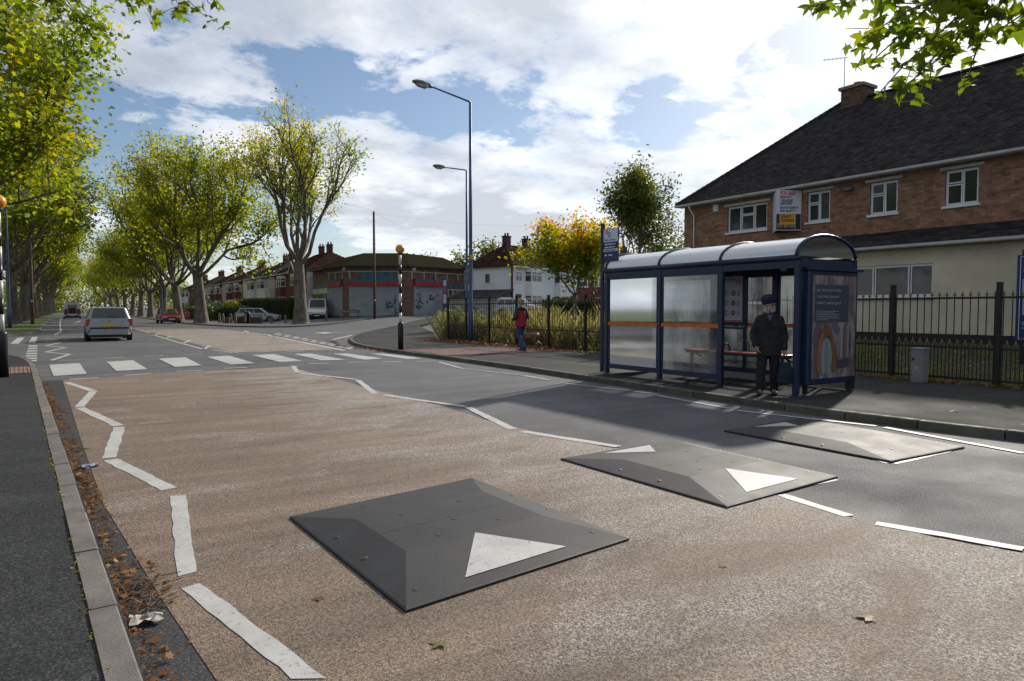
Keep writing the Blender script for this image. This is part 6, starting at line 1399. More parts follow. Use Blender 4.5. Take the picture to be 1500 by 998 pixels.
m_lf_bush = mat_leaf('bush_leaves', [(.0, (.06, .085, .018)), (.45, (.12, .145, .026)), (.75, (.22, .19, .06)), (1.0, (.28, .22, .10))], .5, 1.2)
for i, (x, w, rx, rz_, mt_) in enumerate([(655, 34, .75, .75, m_lf_bush), (668, 32.5, .75, .85, m_lf_bush), (683, 32, .8, .75, m_lf_hedge), (700, 31, .8, .75, m_lf_bush)]):
    bush(on(x, 490, w, -.05), rx, rz_, ('leftmost straggly bush at the railings corner', 'tall straggly bush beside the navy banner sign', 'dark bush just left of the first street lamp', 'straggly bush just right of the first street lamp')[i], mt_, 1100, .11, 40 + i, gp='bushes at the railings corner')
# weeds behind the railings
def weeds(name, n, x0, x1, y0, y1, hmin, hmax, label, seed, blade=.02):
    rng = np.random.default_rng(seed); x = rng.uniform(x0, x1, n); y = rng.uniform(y0, y1, n); cl = .5 + .5 * np.sin(x * 1.7 + 1) * np.sin(y * .9 + 2) + .3 * np.sin(y * 2.7); keep = rng.random(n) < np.clip(cl, .15, 1); x, y = x[keep], y[keep]; n = len(x)
    z = np.array([zt(a, b) for a, b in zip(x, y)]) - .04; h = rng.uniform(hmin, hmax, n) * np.clip(.5 + cl[keep] * .6, .4, 1.2); a = rng.uniform(0, 6.28, n); wv = blade * rng.uniform(.6, 1.6, n); dx, dy = np.cos(a) * wv, np.sin(a) * wv; lx, ly = rng.normal(scale=.18, size=n) * h, rng.normal(scale=.18, size=n) * h
    V = np.stack([np.stack([x - dx, y - dy, z], 1), np.stack([x + dx, y + dy, z], 1), np.stack([x + lx + dx * .6, y + ly + dy * .6, z + h * .75], 1), np.stack([x + lx * 1.5, y + ly * 1.5, z + h], 1)], 1)
    k = n * 2; j = rng.integers(0, n, k); t = rng.random(k); P = np.stack([x[j] + lx[j] * t, y[j] + ly[j] * t, z[j] + h[j] * t], 1) + rng.normal(scale=.05, size=(k, 3)); V = np.concatenate([V, leaves_at(P, .085, rng)])
    return stuff(tag(link(name, fast_mesh(name, V, 4, m_lf_weed), None), label, 'weeds'))
weeds('tall_weeds', 6500, 14.5, 18.5, 18.5, 29, .45, 1.45, 'tall dry weeds and grass behind the railings left of the shelter', 1)
weeds('mid_weeds', 2600, 14.5, 18.5, 14.5, 18.5, .3, .95, 'dry weeds behind the railings just left of the shelter', 5)
weeds('low_weeds', 3200, 14.3, 18.5, 1.0, 15.5, .06, .38, 'low weeds and tufts behind the railings right of the shelter', 2, .012)
# fallen leaves along kerbs and railings
m_lf_dead = mat_leaf('dark_dead_leaf', [(.0, (.03, .02, .012)), (1.0, (.10, .06, .03))], .1, 3.0, spec=.02)
def litter(label, P, size, seed, flat=2.2, mat=m_lf_fall):
    rng = np.random.default_rng(seed); return stuff(tag(link('fallen_leaves', fast_mesh('fallen_leaves', leaves_at(P, size, rng, LOBE, flat), len(LOBE), mat), None), label, 'leaves'))
rng = np.random.default_rng(77)
n = 2200; Y_ = rng.uniform(2.4, 17, n); dens = .10 + .55 * np.exp(-((Y_ - 7.4) / 1.5) ** 2) + .9 * np.exp(-((Y_ - 4.1) / .38) ** 2) + .25 * np.exp(-((Y_ - 12.5) / 2) ** 2); k = rng.random(n) < dens; Y_ = Y_[k]; wd = np.where(np.abs(Y_ - 4.1) < .5, .13, .07)
litter('brown fallen leaves gathered in the left gutter against the kerb', np.stack([.365 - .053 * Y_ + .01 + np.minimum(np.abs(rng.normal(scale=1, size=len(Y_))), 1.8) * wd, Y_, .012 + rng.random(len(Y_)) * .02], 1), .038, 1, 2.2)
n = 900; Y_ = rng.uniform(3, 20, n); X_ = 14.0 - np.abs(rng.normal(scale=.22, size=n)) + .15
litter('brown fallen leaves lying along the foot of the railings', np.stack([X_, Y_, .10 + rng.random(n) * .03], 1), .09, 2, 1.0)
n = 1100; Y_ = rng.uniform(18.5, 27.5, n); X_ = 13.9 - np.abs(rng.normal(scale=.45, size=n)) + .35
litter('drift of orange fallen leaves below the bushes by the dog walker', np.stack([X_, Y_, .10 + rng.random(n) * .07], 1), .12, 3, .8)
n = 60; litter('scattered small dead leaves on the pavement right of the shelter', np.stack([rng.uniform(9.6, 13.9, n), rng.uniform(2.5, 6.5, n), np.full(n, .100)], 1), .03, 5, 9, m_lf_dead)
n = 110; a = rng.random(n); litter('fallen leaves in the gutter of the far pavement corner', np.stack([9.25 + rng.uniform(-.25, .1, n) + np.clip(a * 10 - 6, 0, 3) * .25, 22 + a * 9, np.full(n, .03)], 1), .10, 6, 1.5)
def leaf_mesh(seed, size, curl=.12):
    rr = random.Random(seed); lobes = [(-2.15, .55), (-1.15, .80), (0, 1.0), (1.15, .80), (2.15, .55)]; pts = [(0, -.12)]
    outl = []
    for i, (a, l) in enumerate(lobes):
        l *= rr.uniform(.88, 1.1); a += rr.uniform(-.08, .08); 
        for da, k in ((-.30, .62), (-.17, .80), (-.13, .72), (0, 1.0), (.13, .72), (.17, .80), (.30, .62)): outl.append((a + da, l * k))
        if i < 4: outl.append(((a + lobes[i + 1][0]) / 2, .40))
    V = [(0, 0, 0)] + [(math.sin(a) * r * .55 * size, math.cos(a) * r * .55 * size, size * curl * (math.sin(a * 3 + seed) * .5 - r * r)) for a, r in outl] ; n = len(outl)
    q = MB(); q.add(V, [(0, 1 + k + 1, 1 + k) for k in range(n - 1)]); w = size * .012; q.add([(-w, -.02 * size, 0), (w, -.02 * size, 0), (w, -.62 * size, -.10 * size), (-w, -.62 * size, -.10 * size)], [(0, 1, 2, 3)]); return q
NL = [leaf_mesh(i, s).mesh('leaf', m_lf_near, True) for i, s in enumerate((.15, .18, .21, .135, .24))]
def near_tree(trunk, joint, twigs, label, nleaf, seed, w, lens, crown_c, sc=1.0):
    rr = random.Random(seed); r = thing('plane_tree', label, 'tree', trunk, 0, 'overhanging street trees'); T = Vector(trunk); J = Vector(joint)
    q = MB(); q.tube([Vector((0, 0, -.1)), Vector((0, 0, .5)), Vector((.03, .05, 3)), Vector((0, .1, 6.5)), Vector((.2, .2, 9.5))], [.34, .26, .23, .19, .08], 12); q.tube([Vector((0, .1, 4.6)), (J - T) * .5 + Vector((0, 0, 2.9)), J - T], [.12, .09, .045], 8)
    rng = np.random.default_rng(seed)
    pos_ = []
    for tw in twigs:
        pts = [W(x, y, w + dw) for x, y, dw in tw]; allp = [J] + pts; rel = [p - T for p in allp]; m_ = len(rel)
        q.tube(rel, [.011 * (1 - i / m_) + .003 for i in range(m_)], 5)
        for i in range(1, m_ - 1):
            L = (allp[i + 1] - allp[i]).length
            for k in range(max(2, int(L / .035))): pos_.append((allp[i].lerp(allp[i + 1], rr.random()), i))
    for k in range(8):
        a = k * .8; e = Vector((math.cos(a) * 2.6, math.sin(a) * 2.6, 8.6 + math.sin(k * 2.1) * 1.4)); q.tube([Vector((0, .1, 5.5 + k * .4)), e * .6 + Vector((0, 0, 2.6)), e], [.07, .05, .02], 5)
    q.build('trunk', m_bark, r, smooth=True); rr.shuffle(pos_)
    for p, i in pos_[:nleaf]:
        off = Vector((rr.gauss(0, .09), rr.gauss(0, .09), rr.gauss(-.05, .08))) * (w / 9); o = link('leaf', rr.choice(NL), r, p + off - T)
        o.rotation_euler = (rr.uniform(-1.5, .3), rr.uniform(-.7, .7), rr.uniform(0, 6.3)); s = sc * rr.uniform(.75, 1.2); o.scale = (s, s, s)
        q_ = p + off
    v = rng.normal(size=(1800, 3)); v /= np.linalg.norm(v, axis=1)[:, None]; P = v * (rng.random((1800, 1)) ** .4) * (3.0, 3.0, 1.7) + np.array(crown_c); stuff(link('crown', fast_mesh('crown', leaves_at(P, .2, rng, LOBE), len(LOBE), m_lf_near), r)); return r
tr_tw = [[(1500, -70, .6), (1430, 0, .3), (1380, 45, 0), (1325, 95, -.1), (1285, 140, -.1)], [(1480, -60, .5), (1400, -10, .2), (1330, 15, 0), (1262, 58, 0)], [(1460, -40, .6), (1420, 30, .4), (1372, 80, .2), (1335, 120, .1), (1338, 140, .1)], [(1520, -60, .4), (1455, 20, .3), (1432, 70, .2), (1418, 110, .2), (1400, 118, .2)], [(1400, -60, .4), (1310, -20, .2), (1240, -10, 0), (1185, 14, 0)], [(1560, -30, .2), (1500, 20, .1), (1470, 40, .1)], [(1400, -40, .4), (1350, 20, .3), (1310, 60, .2), (1275, 92, .2)], [(1570, 40, 0), (1520, 80, 0), (1485, 108, 0)], [(1440, -30, .7), (1390, 0, .5), (1345, 5, .4), (1290, 5, .4)], [(1425, 20, .2), (1400, 60, .2), (1365, 95, .2), (1362, 118, .2)]]
jr_ = W(1600, -200, 6.6); near_tree((11.2, -1.2, .09), jr_, tr_tw, 'plane tree out of frame whose leafy branch hangs over the brick building roof', 300, 5, 6.0, 0, (.6, -.6, 8.3), 1.35)
tl_tw = [[(40, -60, .4), (90, 0, .2), (120, 28, 0), (152, 18, 0)], [(60, -50, .4), (105, 10, .3), (128, 40, .1), (138, 60, .1)], [(90, -60, .4), (120, 10, .2), (140, 38, .1), (118, 52, .1)], [(-20, -40, .6), (30, -5, .5), (62, 8, .4), (75, 20, .4)], [(120, -80, .3), (180, -30, .1), (212, 5, 0), (228, 36, 0)], [(180, -80, .2), (240, -30, 0), (262, 8, 0), (240, 18, 0)], [(230, -80, .2), (290, -30, 0), (305, 4, 0), (322, 14, 0)], [(200, -70, .2), (255, -20, 0), (285, 10, 0), (300, 24, 0)], [(-10, -60, .7), (40, -20, .6), (85, -4, .5)], [(160, -60, .2), (205, -15, .1), (192, 4, .1)]]
near_tree((-4.6, 9.5, .09), W(30, -210, 12.4), tl_tw, 'plane tree out of frame whose twigs hang into the top left corner', 290, 9, 12.0, 0, (-.8, -.6, 8.6), 1.5)
# ------------------------------------------------------------------ people and dog
m_skin = M('brown_skin', (.36, .21, .14), .1, 8, .5); m_skin2 = M('fair_skin', (.42, .25, .18), .08, 8, .5)
def cloth(name, c, v=.25): return M(name, c, v, 7, .85, bmp=.5, bscale=22)
class Body(MB):
    def limb(s, pts, rad, n=12):
        s.tube(pts, rad, n)
        for p, r in ((pts[0], rad[0]), (pts[-1], rad[-1])): s.ball(p, r, 12, 8)
        return s
    def torso(s, rings, n=20):
        R_ = [[(cx + rx * math.cos(2 * math.pi * k / n), cy_ + ry * math.sin(2 * math.pi * k / n), z) for k in range(n)] for cx, cy_, z, rx, ry in rings]; return s.loft(R_)
    def skin(s, name, mat, parent, vox=.012, sm=3, fold=0):
        o = s.build(name, mat, parent, smooth=True); rm = o.modifiers.new('remesh', 'REMESH'); rm.mode = 'VOXEL'; rm.voxel_size = vox; rm.use_smooth_shade = True
        m_ = o.modifiers.new('smooth', 'SMOOTH'); m_.iterations = sm; m_.factor = .5
        if fold:
            tx = bpy.data.textures.new(name + '_folds', 'CLOUDS'); tx.noise_scale = .09; d = o.modifiers.new('folds', 'DISPLACE'); d.texture = tx; d.strength = fold; d.mid_level = .5
        return o
def hand(b, w, d, side, curl=.4, r=.0088, sc=1.0):
    """w wrist point, d pointing direction; five fingers"""
    w, d = Vector(w), Vector(d).normalized(); sv = Vector((0, -1, 0)) if abs(d.z) > .6 else Vector((0, 0, 1)); sv = (sv - d * sv.dot(d)).normalized(); inn = d.cross(sv) * side
    b.limb([w, w + d * .045 * sc, w + d * .085 * sc], [.024 * sc, .030 * sc, .026 * sc], 10); b.limb([w + d * .05 * sc + sv * .018, w + d * .085 * sc + sv * .026], [.016 * sc, .015 * sc], 8); b.limb([w + d * .05 * sc - sv * .018, w + d * .085 * sc - sv * .026], [.016 * sc, .015 * sc], 8)
    for k, L in enumerate((.072, .080, .075, .058)):
        o = w + d * .085 * sc + sv * (.030 - k * .020) * sc; L *= sc; e1 = d * math.cos(curl) + inn * math.sin(curl); e2 = d * math.cos(curl * 2.4) + inn * math.sin(curl * 2.4)
        b.limb([o, o + e1 * L * .5, o + e1 * L * .5 + e2 * L * .5], [r * 1.1, r, r * .85], 8)
    o = w + d * .03 * sc + sv * .026 * sc; b.limb([o, o + (d * .5 + sv * .7 + inn * .5).normalized() * .035 * sc, o + (d * .9 + sv * .5 + inn * .6).normalized() * .072 * sc], [r * 1.3, r * 1.15, r * .95], 8)
def head(b, c, yaw=0.0, k=1.0):
    """face looks along local -Y turned by yaw"""
    ca, sa = math.cos(yaw), math.sin(yaw); T = lambda x, y, z: (c[0] + (x * ca - y * sa) * k, c[1] + (x * sa + y * ca) * k, c[2] + z * k)
    b.ball(T(0, .012, .025), (.075 * k, .090 * k, .092 * k), 18, 12); b.ball(T(0, -.015, -.045), (.058 * k, .070 * k, .068 * k), 16, 10); b.ball(T(0, -.045, -.085), (.032 * k, .035 * k, .028 * k), 10, 8)
    b.limb([T(0, -.085, .012), T(0, -.107, -.022)], [.009 * k, .015 * k], 8); b.limb([T(-.030, -.082, .022), T(.030, -.082, .022)], [.010 * k, .010 * k], 8)
    for s in (-1, 1):
        b.ball(T(s * .076, .01, -.01), (.010 * k, .020 * k, .030 * k), 8, 8); b.ball(T(s * .038, -.062, -.02), (.022 * k, .020 * k, .018 * k), 8, 6)
    b.limb([T(-.020, -.084, -.058), T(.020, -.084, -.058)], [.008 * k, .008 * k], 8); return T
# man waiting at the shelter
def man():
    r = thing('person', 'man in navy turban and long dark coat holding a bag, standing at the shelter', 'person', (9.62, 7.10, KH - .016), math.radians(-50)); hy = .75
    b = Body(); T = head(b, (0, -.012, 1.475), hy, .98); b.limb([(0, .01, 1.28), (0, 0, 1.40)], [.060, .054])
    b.torso([(0, .0, .80, .15, .10), (0, .0, .95, .15, .11), (0, .01, 1.12, .165, .115), (0, .01, 1.24, .17, .10), (0, .01, 1.30, .10, .07)])
    for s in (-1, 1):
        fx, fy = (-.035, -.05) if s < 0 else (-.01, .04); b.limb([(s * .085, 0, .82), (s * .09 + fx / 2, fy / 2 - .01, .46), (s * .095 + fx, .02 + fy, .09)], [.080, .058, .042]); b.limb([(s * .095 + fx, .025 + fy, .06), (s * .11 + fx, -.12 + fy, .045)], [.042, .036])
    b.limb([(-.148, .01, 1.24), (-.248, .05, 1.00), (-.21, -.09, .80)], [.050, .041, .030]); hand(b, (-.21, -.09, .80), (.35, -.5, -.8), -1, .25)
    b.limb([(.148, .01, 1.24), (.228, .02, 1.00), (.235, -.04, .765)], [.050, .041, .030]); hand(b, (.235, -.04, .765), (0, -.06, -1), -1, .95)
    body = b.skin('body', m_skin, r, .0075, 2)
    ct = cloth('dark_olive_coat', (.012, .0135, .013)); c = Body()
    c.torso([(0, .0, .645, .195, .150), (0, .0, .80, .185, .145), (0, .005, .98, .178, .140), (0, .01, 1.14, .182, .138), (0, .01, 1.25, .175, .115), (0, .012, 1.315, .125, .085), (0, .012, 1.345, .075, .068)])
    c.limb([(-.148, .01, 1.235), (-.248, .05, 1.0), (-.215, -.085, .825)], [.076, .066, .056]); c.limb([(.148, .01, 1.235), (.228, .02, 1.0), (.235, -.04, .775)], [.076, .064, .054])
    co = c.skin('coat', ct, r, .012, 4, .022)
    cl = MB(); 
    for s in (-1, 1): cl.add([(s * .012, -.115, 1.22), (s * .055, -.128, 1.23), (s * .105, -.070, 1.345), (s * .085, .03, 1.375), (s * .07, .03, 1.345), (s * .062, -.072, 1.335), (s * .02, -.122, 1.26)], [tuple(range(7))])
    cl.build('collar', ct, co)
    q = MB(); q.add([(-.045, -.108, 1.325), (.045, -.108, 1.325), (.012, -.128, 1.215), (-.012, -.128, 1.215)], [(0, 1, 2, 3)]); q.build('shirt', ink('shirt_navy', (.03, .045, .11)), r)
    q = MB(); q.add([(-.014, -.113, 1.30), (.014, -.113, 1.30), (.010, -.132, 1.225), (-.010, -.132, 1.225)], [(0, 1, 2, 3)]); q.build('tie', ink('tie_red', (.16, .03, .04)), r)
    for k in range(3): q = MB(); q.ball((.008, -.152, 1.12 - k * .13), .010, 8, 6); q.build('coat_button', m_black, co)
    tr = Body()
    for s, fx, fy in ((-1, -.035, -.05), (1, -.01, .04)): tr.limb([(s * .088, 0, .80), (s * .096 + fx / 2, fy / 2 - .012, .46), (s * .100 + fx, .02 + fy, .085)], [.100, .080, .066])
    tr.limb([(0, 0, .80), (0, 0, .76)], [.13, .11]); tr.skin('trousers', cloth('black_trousers', (.010, .010, .013)), r, .011, 3, .016)
    for s in (-1, 1):
        fx, fy = (-.035, -.05) if s < 0 else (-.01, .04); sh = Body(); sh.limb([(s * .098 + fx, .05 + fy, .045), (s * .104 + fx, -.06 + fy, .042), (s * .115 + fx * 1.2, -.165 + fy, .034)], [.045, .045, .034]); sh.torso([(s * .104 + fx, -.055 + fy, .0, .047, .135), (s * .104 + fx, -.055 + fy, .022, .047, .135)]); sh.skin('shoe', m_trim, r, .008, 2)
    tb = Body(); tb.ball(T(0, .018, .088), (.116, .126, .094), 18, 12); tb.ball(T(0, .03, .05), (.102, .112, .07), 16, 10)
    nv = cloth('navy_turban', (.010, .013, .045), .2); t0 = tb.skin('turban', nv, r, .009, 2)
    for k in range(5):
        q = MB(); pts = []
        for i in range(25):
            a = 2 * math.pi * i / 24; zz = .050 + .026 * k + (.035 - .012 * k) * math.cos(a - .3) * (-1 if k % 2 else 1) * .6; rr_ = math.sqrt(max(.05, 1 - ((zz - .085) / .098) ** 2)); pts.append(T(.116 * rr_ * math.cos(a), .018 + .126 * rr_ * math.sin(a), zz))
        q.tube(pts, .014, 6); q.build('turban_fold', nv, t0, smooth=True)
    bd = Body(); bd.ball(T(0, -.062, -.088), (.048, .038, .046), 14, 10); bd.ball(T(-.040, -.035, -.062), (.026, .034, .040), 10, 8); bd.ball(T(.040, -.035, -.062), (.026, .034, .040), 10, 8); bd.limb([T(-.034, -.092, -.048), T(0, -.100, -.040), T(.034, -.092, -.048)], [.010, .014, .010], 8)
    bd.skin('beard', M('grey_beard', (.36, .35, .33), .25, 40, .9, bmp=.8, bscale=120), r, .006, 1)
    for s in (-1, 1):
        q = MB(); q.ball(T(s * .030, -.083, .002), (.012, .007, .007), 10, 6); q.build('eye', ink('eye_dark', (.02, .015, .012)), r); q = MB(); q.tube([T(s * .014, -.088, .020), T(s * .034, -.086, .026), T(s * .050, -.076, .018)], .006, 6); q.build('eyebrow', M('grey_beard', (.36, .35, .33)), r)
    # carrier bag held in the left hand
    hp = Vector((.275, -.055, .655)); Mx = Matrix.LocRotScale(r.location, r.rotation_euler, None); g = Mx @ Vector((.25, -.055, .19))
    bg = thing('shopping_bag', 'dark navy cloth bag hanging from the hand of the waiting man', 'bag', g, r.rotation_euler[2] + .35)
    c = Body(); n_ = 16; rings = []
    for z, wx, wy in ((0, .115, .045), (.02, .135, .058), (.14, .132, .062), (.27, .112, .042), (.33, .098, .022), (.36, .092, .012)): rings.append([(wx * abs(math.cos(a)) ** .6 * math.copysign(1, math.cos(a)), wy * abs(math.sin(a)) ** .7 * math.copysign(1, math.sin(a)), z) for a in [2 * math.pi * k / n_ for k in range(n_)]])
    c.loft(rings); bm_ = cloth('navy_bag_cloth', (.010, .020, .034)); c.skin('bag_body', bm_, bg, .009, 3, .02)
    for s in (-1, 1): q = MB(); q.tube([(-.055, s * .010, .345), (-.03, s * .008, .43), (0, 0, .49), (.03, s * .008, .43), (.055, s * .010, .345)], .008, 6); q.build('handle', bm_, bg, smooth=True)
man()
# woman walking away with a dog
def woman():
    k = 1.03; P_ = W(763, 513, 22.8); r = thing('person', 'woman in red jacket and blue jeans walking a dog beside the railings', 'person', (P_.x, P_.y, KH - .016), math.radians(180 + 8)); r.scale = (k, k, k)
    b = Body(); head(b, (0, -.03, 1.585), .15, 1.0); b.limb([(0, .01, 1.38), (0, -.01, 1.50)], [.056, .050])
    b.torso([(0, .0, .90, .155, .105), (0, .0, 1.05, .135, .10), (0, .0, 1.2, .15, .105), (0, .0, 1.33, .15, .09), (0, .0, 1.39, .09, .06)])
    legs = {-1: [(-.085, 0, .92), (-.09, -.10, .50), (-.085, -.06, .10)], 1: [(.085, 0, .92), (.075, -.02, .50), (.06, .24, .17)]}
    for s in (-1, 1): b.limb(legs[s], [.085, .060, .042])
    b.limb([(-.085, -.05, .06), (-.09, -.18, .04)], [.040, .034]); b.limb([(.06, .25, .14), (.065, .20, .035)], [.040, .034])
    for s in (-1, 1): e = (s * .25, .04, 1.10); w_ = (s * .17, -.20, 1.02); b.limb([(s * .16, .0, 1.34), e, w_], [.048, .040, .028]); hand(b, w_, (-s * .3, -.9, -.2), s, .7)
    b.skin('body', m_skin2, r, .009, 2)
    j = Body(); j.torso([(0, .01, .80, .200, .150), (0, .01, .95, .195, .145), (0, .005, 1.10, .178, .130), (0, .0, 1.25, .190, .128), (0, .0, 1.34, .172, .105), (0, .0, 1.405, .09, .07)]); jk = j.skin('jacket', cloth('red_jacket', (.34, .012, .030), .12), r, .012, 4, .02)
    gs = cloth('dark_grey_sleeve', (.030, .036, .042))
    for s in (-1, 1): j = Body(); j.limb([(s * .165, .0, 1.335), (s * .255, .04, 1.10), (s * .18, -.17, 1.03)], [.080, .072, .056]); j.skin('sleeve', gs, r, .011, 3, .012)
    h = Body(); h.torso([(0, .06, 1.30, .09, .05), (0, .075, 1.36, .135, .075), (0, .06, 1.42, .125, .085), (0, .03, 1.455, .09, .07)]); h.skin('hood', gs, r, .010, 3, .01)
    t = Body()
    for s in (-1, 1): t.limb(legs[s], [.108, .080, .068])
    t.limb([(0, .0, .90), (0, 0, .86)], [.14, .13]); t.skin('jeans', cloth('blue_jeans', (.035, .085, .16), .25), r, .011, 3, .014)
    for pts in ([(-.085, -.02, .045), (-.09, -.12, .042), (-.092, -.21, .034)], [(.06, .27, .13), (.065, .235, .06), (.07, .20, .035)]): s_ = Body(); s_.limb(pts, [.046, .044, .034]); s_.skin('shoe', m_trim, r, .009, 2)
    hr = Body(); hr.ball((0, -.005, 1.63), (.092, .10, .095), 16, 10); hr.ball((0, .03, 1.57), (.075, .06, .08), 12, 8); hr.ball((0, .095, 1.655), (.045, .045, .045), 12, 8); hr.skin('hair', M('blonde_hair', (.38, .25, .13), .3, 30, .6, bmp=.6, bscale=70), r, .009, 1)
    return r
wm = woman()
def dog():
    P_ = W(775, 511, 23.0); r = thing('dog', 'brown short-haired dog walking on a lead beside the woman', 'dog', (P_.x, P_.y, KH - .016), math.radians(-42)); sc = 1.12; r.scale = (sc,) * 3
    # local: nose towards -x
    b = Body(); n_ = 14
    b.loft([[(x, ry * math.cos(a), z + rz_ * math.sin(a)) for a in [2 * math.pi * k / n_ for k in range(n_)]] for x, z, ry, rz_ in ((-.30, .44, .05, .07), (-.25, .42, .095, .125), (-.12, .41, .108, .142), (.04, .43, .095, .115), (.16, .46, .082, .088), (.26, .47, .085, .09), (.32, .47, .05, .06))])
    b.limb([(-.24, 0, .47), (-.34, 0, .58), (-.40, 0, .645)], [.085, .066, .058]); b.ball((-.43, 0, .655), (.075, .062, .062), 14, 10); b.limb([(-.47, 0, .645), (-.565, 0, .615)], [.042, .030]); b.ball((-.59, 0, .622), (.014, .016, .013), 8, 6)
    for s in (-1, 1):
        b.loft([[(-.40 + dx * .5, s * (.052 + dy), z) for dx, dy in ((-.03, 0), (.03, 0), (.03, .012), (-.03, .012))] for z in (.69, .62)]); f = -.05 if s > 0 else .05
        b.limb([(-.20, s * .065, .42), (-.17, s * .07, .30)], [.062, .044]); b.limb([(-.17, s * .07, .30), (-.19 + f, s * .07, .16), (-.20 + f * 1.8, s * .07, .04)], [.036, .026, .022]); b.limb([(-.20 + f * 1.8, s * .07, .022), (-.245 + f * 1.8, s * .07, .018)], [.024, .020])
        g = .06 if s > 0 else -.05
        b.limb([(.24, s * .06, .45), (.17 + g * .3, s * .075, .31)], [.080, .055]); b.limb([(.17 + g * .3, s * .075, .31), (.30 + g, s * .07, .19)], [.042, .026]); b.limb([(.30 + g, s * .07, .19), (.275 + g, s * .07, .04)], [.025, .020]); b.limb([(.275 + g, s * .07, .020), (.235 + g, s * .07, .017)], [.024, .020])
    b.limb([(.31, 0, .50), (.40, 0, .54), (.47, 0, .61), (.49, 0, .70)], [.026, .018, .013, .008], 8)
    b.skin('body', M('brown_dog_coat', (.19, .075, .035), .2, 9, .55, bmp=.3, bscale=80), r, .010, 2)
    q = MB(); q.tube([(-.315 + .045 * math.cos(a) * .6, .074 * math.sin(a), .555 + .045 * math.cos(a)) for a in [2 * math.pi * i / 16 for i in range(17)]], .011, 6); q.build('collar', m_black, r)
    return r, sc
dg, dsc = dog()
a = Matrix.LocRotScale(dg.location, dg.rotation_euler, dg.scale) @ Vector((-.31, 0, .62)); b = Matrix.LocRotScale(wm.location, wm.rotation_euler, wm.scale) @ Vector((-.17, -.28, 1.0))
q = MB(); q.tube([a.lerp(b, t / 8) + Vector((0, 0, -.10 * math.sin(math.pi * t / 8))) for t in range(9)], .007, 5); tag(q.build('dog_lead', m_black), 'thin black lead between the woman and the brown dog', 'lead')
# ------------------------------------------------------------------ small things lying about
def fallen(px, py, z, size, label, mat, rz, seed):
    p = G(px, py, z); q = leaf_mesh(seed, size, .03); o = q.build('fallen_leaf', mat, None, smooth=True); o.location = (p.x, p.y, p.z + size * .03 + .003); o.rotation_euler = (0.05, .08, rz); return tag(o, label, 'leaf', 'single fallen leaves')
m_tan = mat_leaf('tan_dead_leaf', [(.0, (.16, .11, .055)), (1.0, (.27, .20, .11))], .1, 8, spec=.05); m_olv = mat_leaf('olive_dead_leaf', [(.0, (.10, .10, .02)), (1.0, (.20, .18, .05))], .2, 8)
fallen(1275, 907, .006, .15, 'large tan fallen leaf on the brown surfacing at lower right', m_tan, .6, 3); fallen(645, 944, .006, .13, 'flattened olive leaf on the brown surfacing before the nearest cushion', m_olv, 2.0, 4)
fallen(1400, 603, KH - .014, .19, 'pale green fallen leaf on the pavement right of the shelter', m_lf_near, 1.2, 5); fallen(1055, 830, .006, .09, 'small tan leaf right of the nearest cushion', m_tan, 4.0, 6)
fallen(920, 563, KH - .014, .13, 'orange fallen leaf on the kerb before the shelter', m_lf_fall, 2.5, 7); fallen(466, 877, .006, .10, 'small brown leaf left of the nearest cushion', m_lf_fall, 3.0, 8)
fallen(128, 657, .006, .14, 'curled tan leaf in the left gutter', m_tan, 1.0, 9); fallen(100, 604, .006, .13, 'yellow-green leaf in the left gutter near the crossing', m_olv, .3, 10)
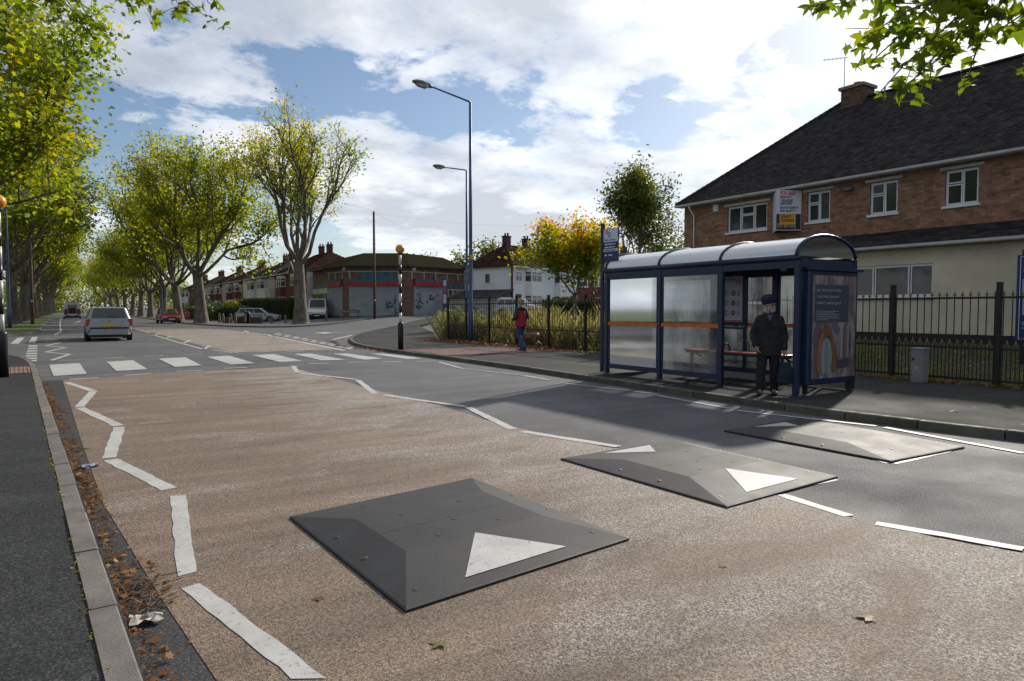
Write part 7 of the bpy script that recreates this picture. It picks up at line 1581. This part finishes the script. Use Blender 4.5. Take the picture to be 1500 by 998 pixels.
# crushed drinks can and scrap of paper in the gutter, twigs
p = G(131, 685, .006); r = thing('crushed_can', 'crushed blue and white drinks can in the left gutter', 'can', (p.x, p.y, p.z), .3)
q = MB(); n_ = 10; q.loft([[(x, .030 * math.cos(a) + wob_, .018 + .017 * math.sin(a)) for a in [2 * math.pi * k / n_ for k in range(n_)]] for x, wob_ in ((-.07, 0), (-.03, .008), (.0, -.006), (.04, .006), (.07, 0))]); q.build('body', M('can_blue', (.05, .16, .42), .3, 40, .35, metal=.5, col2=(.45, .47, .5)), r, smooth='fix')
for s in (-1, 1): q = MB(); q.tube([(s * .070, 0, .018), (s * .074, 0, .018)], .016, 10); q.build('can_end', m_rim, r)
p = G(214, 912, .006); rr = random.Random(4); q = MB(); n_ = 6
q.add([(-.07 + .028 * i + rr.uniform(-.006, .006), -.05 + .02 * j + rr.uniform(-.006, .006), .012 + rr.uniform(0, .028)) for i in range(n_) for j in range(n_)], [(i * n_ + j, (i + 1) * n_ + j, (i + 1) * n_ + j + 1, i * n_ + j + 1) for i in range(n_ - 1) for j in range(n_ - 1)])
o = q.build('paper_scrap', M('dirty_paper', (.5, .47, .42), .3, 30, .8), None); o.location = (p.x, p.y, p.z); tag(o, 'crumpled off-white paper scrap in the leaf pile by the left kerb', 'litter')
tb = MB(); q0 = G(200, 880, .006)
for i in range(16):
    x, y, a = q0.x + rr.uniform(-.16, .14), q0.y + rr.uniform(-.3, .3), rr.uniform(0, 3.1); L = rr.uniform(.08, .24); pts = []
    for k in range(4): pts.append((x + math.cos(a) * L * k / 3, y + math.sin(a) * L * k / 3, .018 + rr.uniform(0, .02))); a += rr.uniform(-.4, .4)
    tb.tube(pts, [.004, .004, .003, .002], 5)
stuff(tag(tb.build('twigs', m_wood), 'dry twigs tangled in the leaf pile by the left kerb', 'twigs'))
rng = np.random.default_rng(15); n = 2600; Y_ = rng.uniform(2.5, 17, n); X_ = .365 - .053 * Y_ + .01 + np.abs(rng.normal(scale=.075, size=n))
stuff(tag(link('leaf_crumbs', fast_mesh('leaf_crumbs', leaves_at(np.stack([X_, Y_, .010 + rng.random(n) * .006], 1), .018, rng, QUAD, 3), 4, m_lf_fall)), 'brown leaf crumbs and grit along the foot of the left kerb', 'leaves'))
# moss growing in the joint behind the left kerb
rng = np.random.default_rng(9); n = 700; Y_ = rng.uniform(2.8, 17, n); k = rng.random(n) < (.35 + .5 * np.sin(Y_ * 2.3) ** 2); Y_ = Y_[k]
P = np.stack([.36 - .053 * Y_ - .128 + rng.normal(scale=.012, size=len(Y_)), Y_, np.full(len(Y_), KH - .012) + rng.random(len(Y_)) * .012], 1)
stuff(tag(link('moss', fast_mesh('moss', leaves_at(P, .022, rng), 4, m_lf_yel)), 'thin line of moss in the joint behind the left kerb', 'moss'))
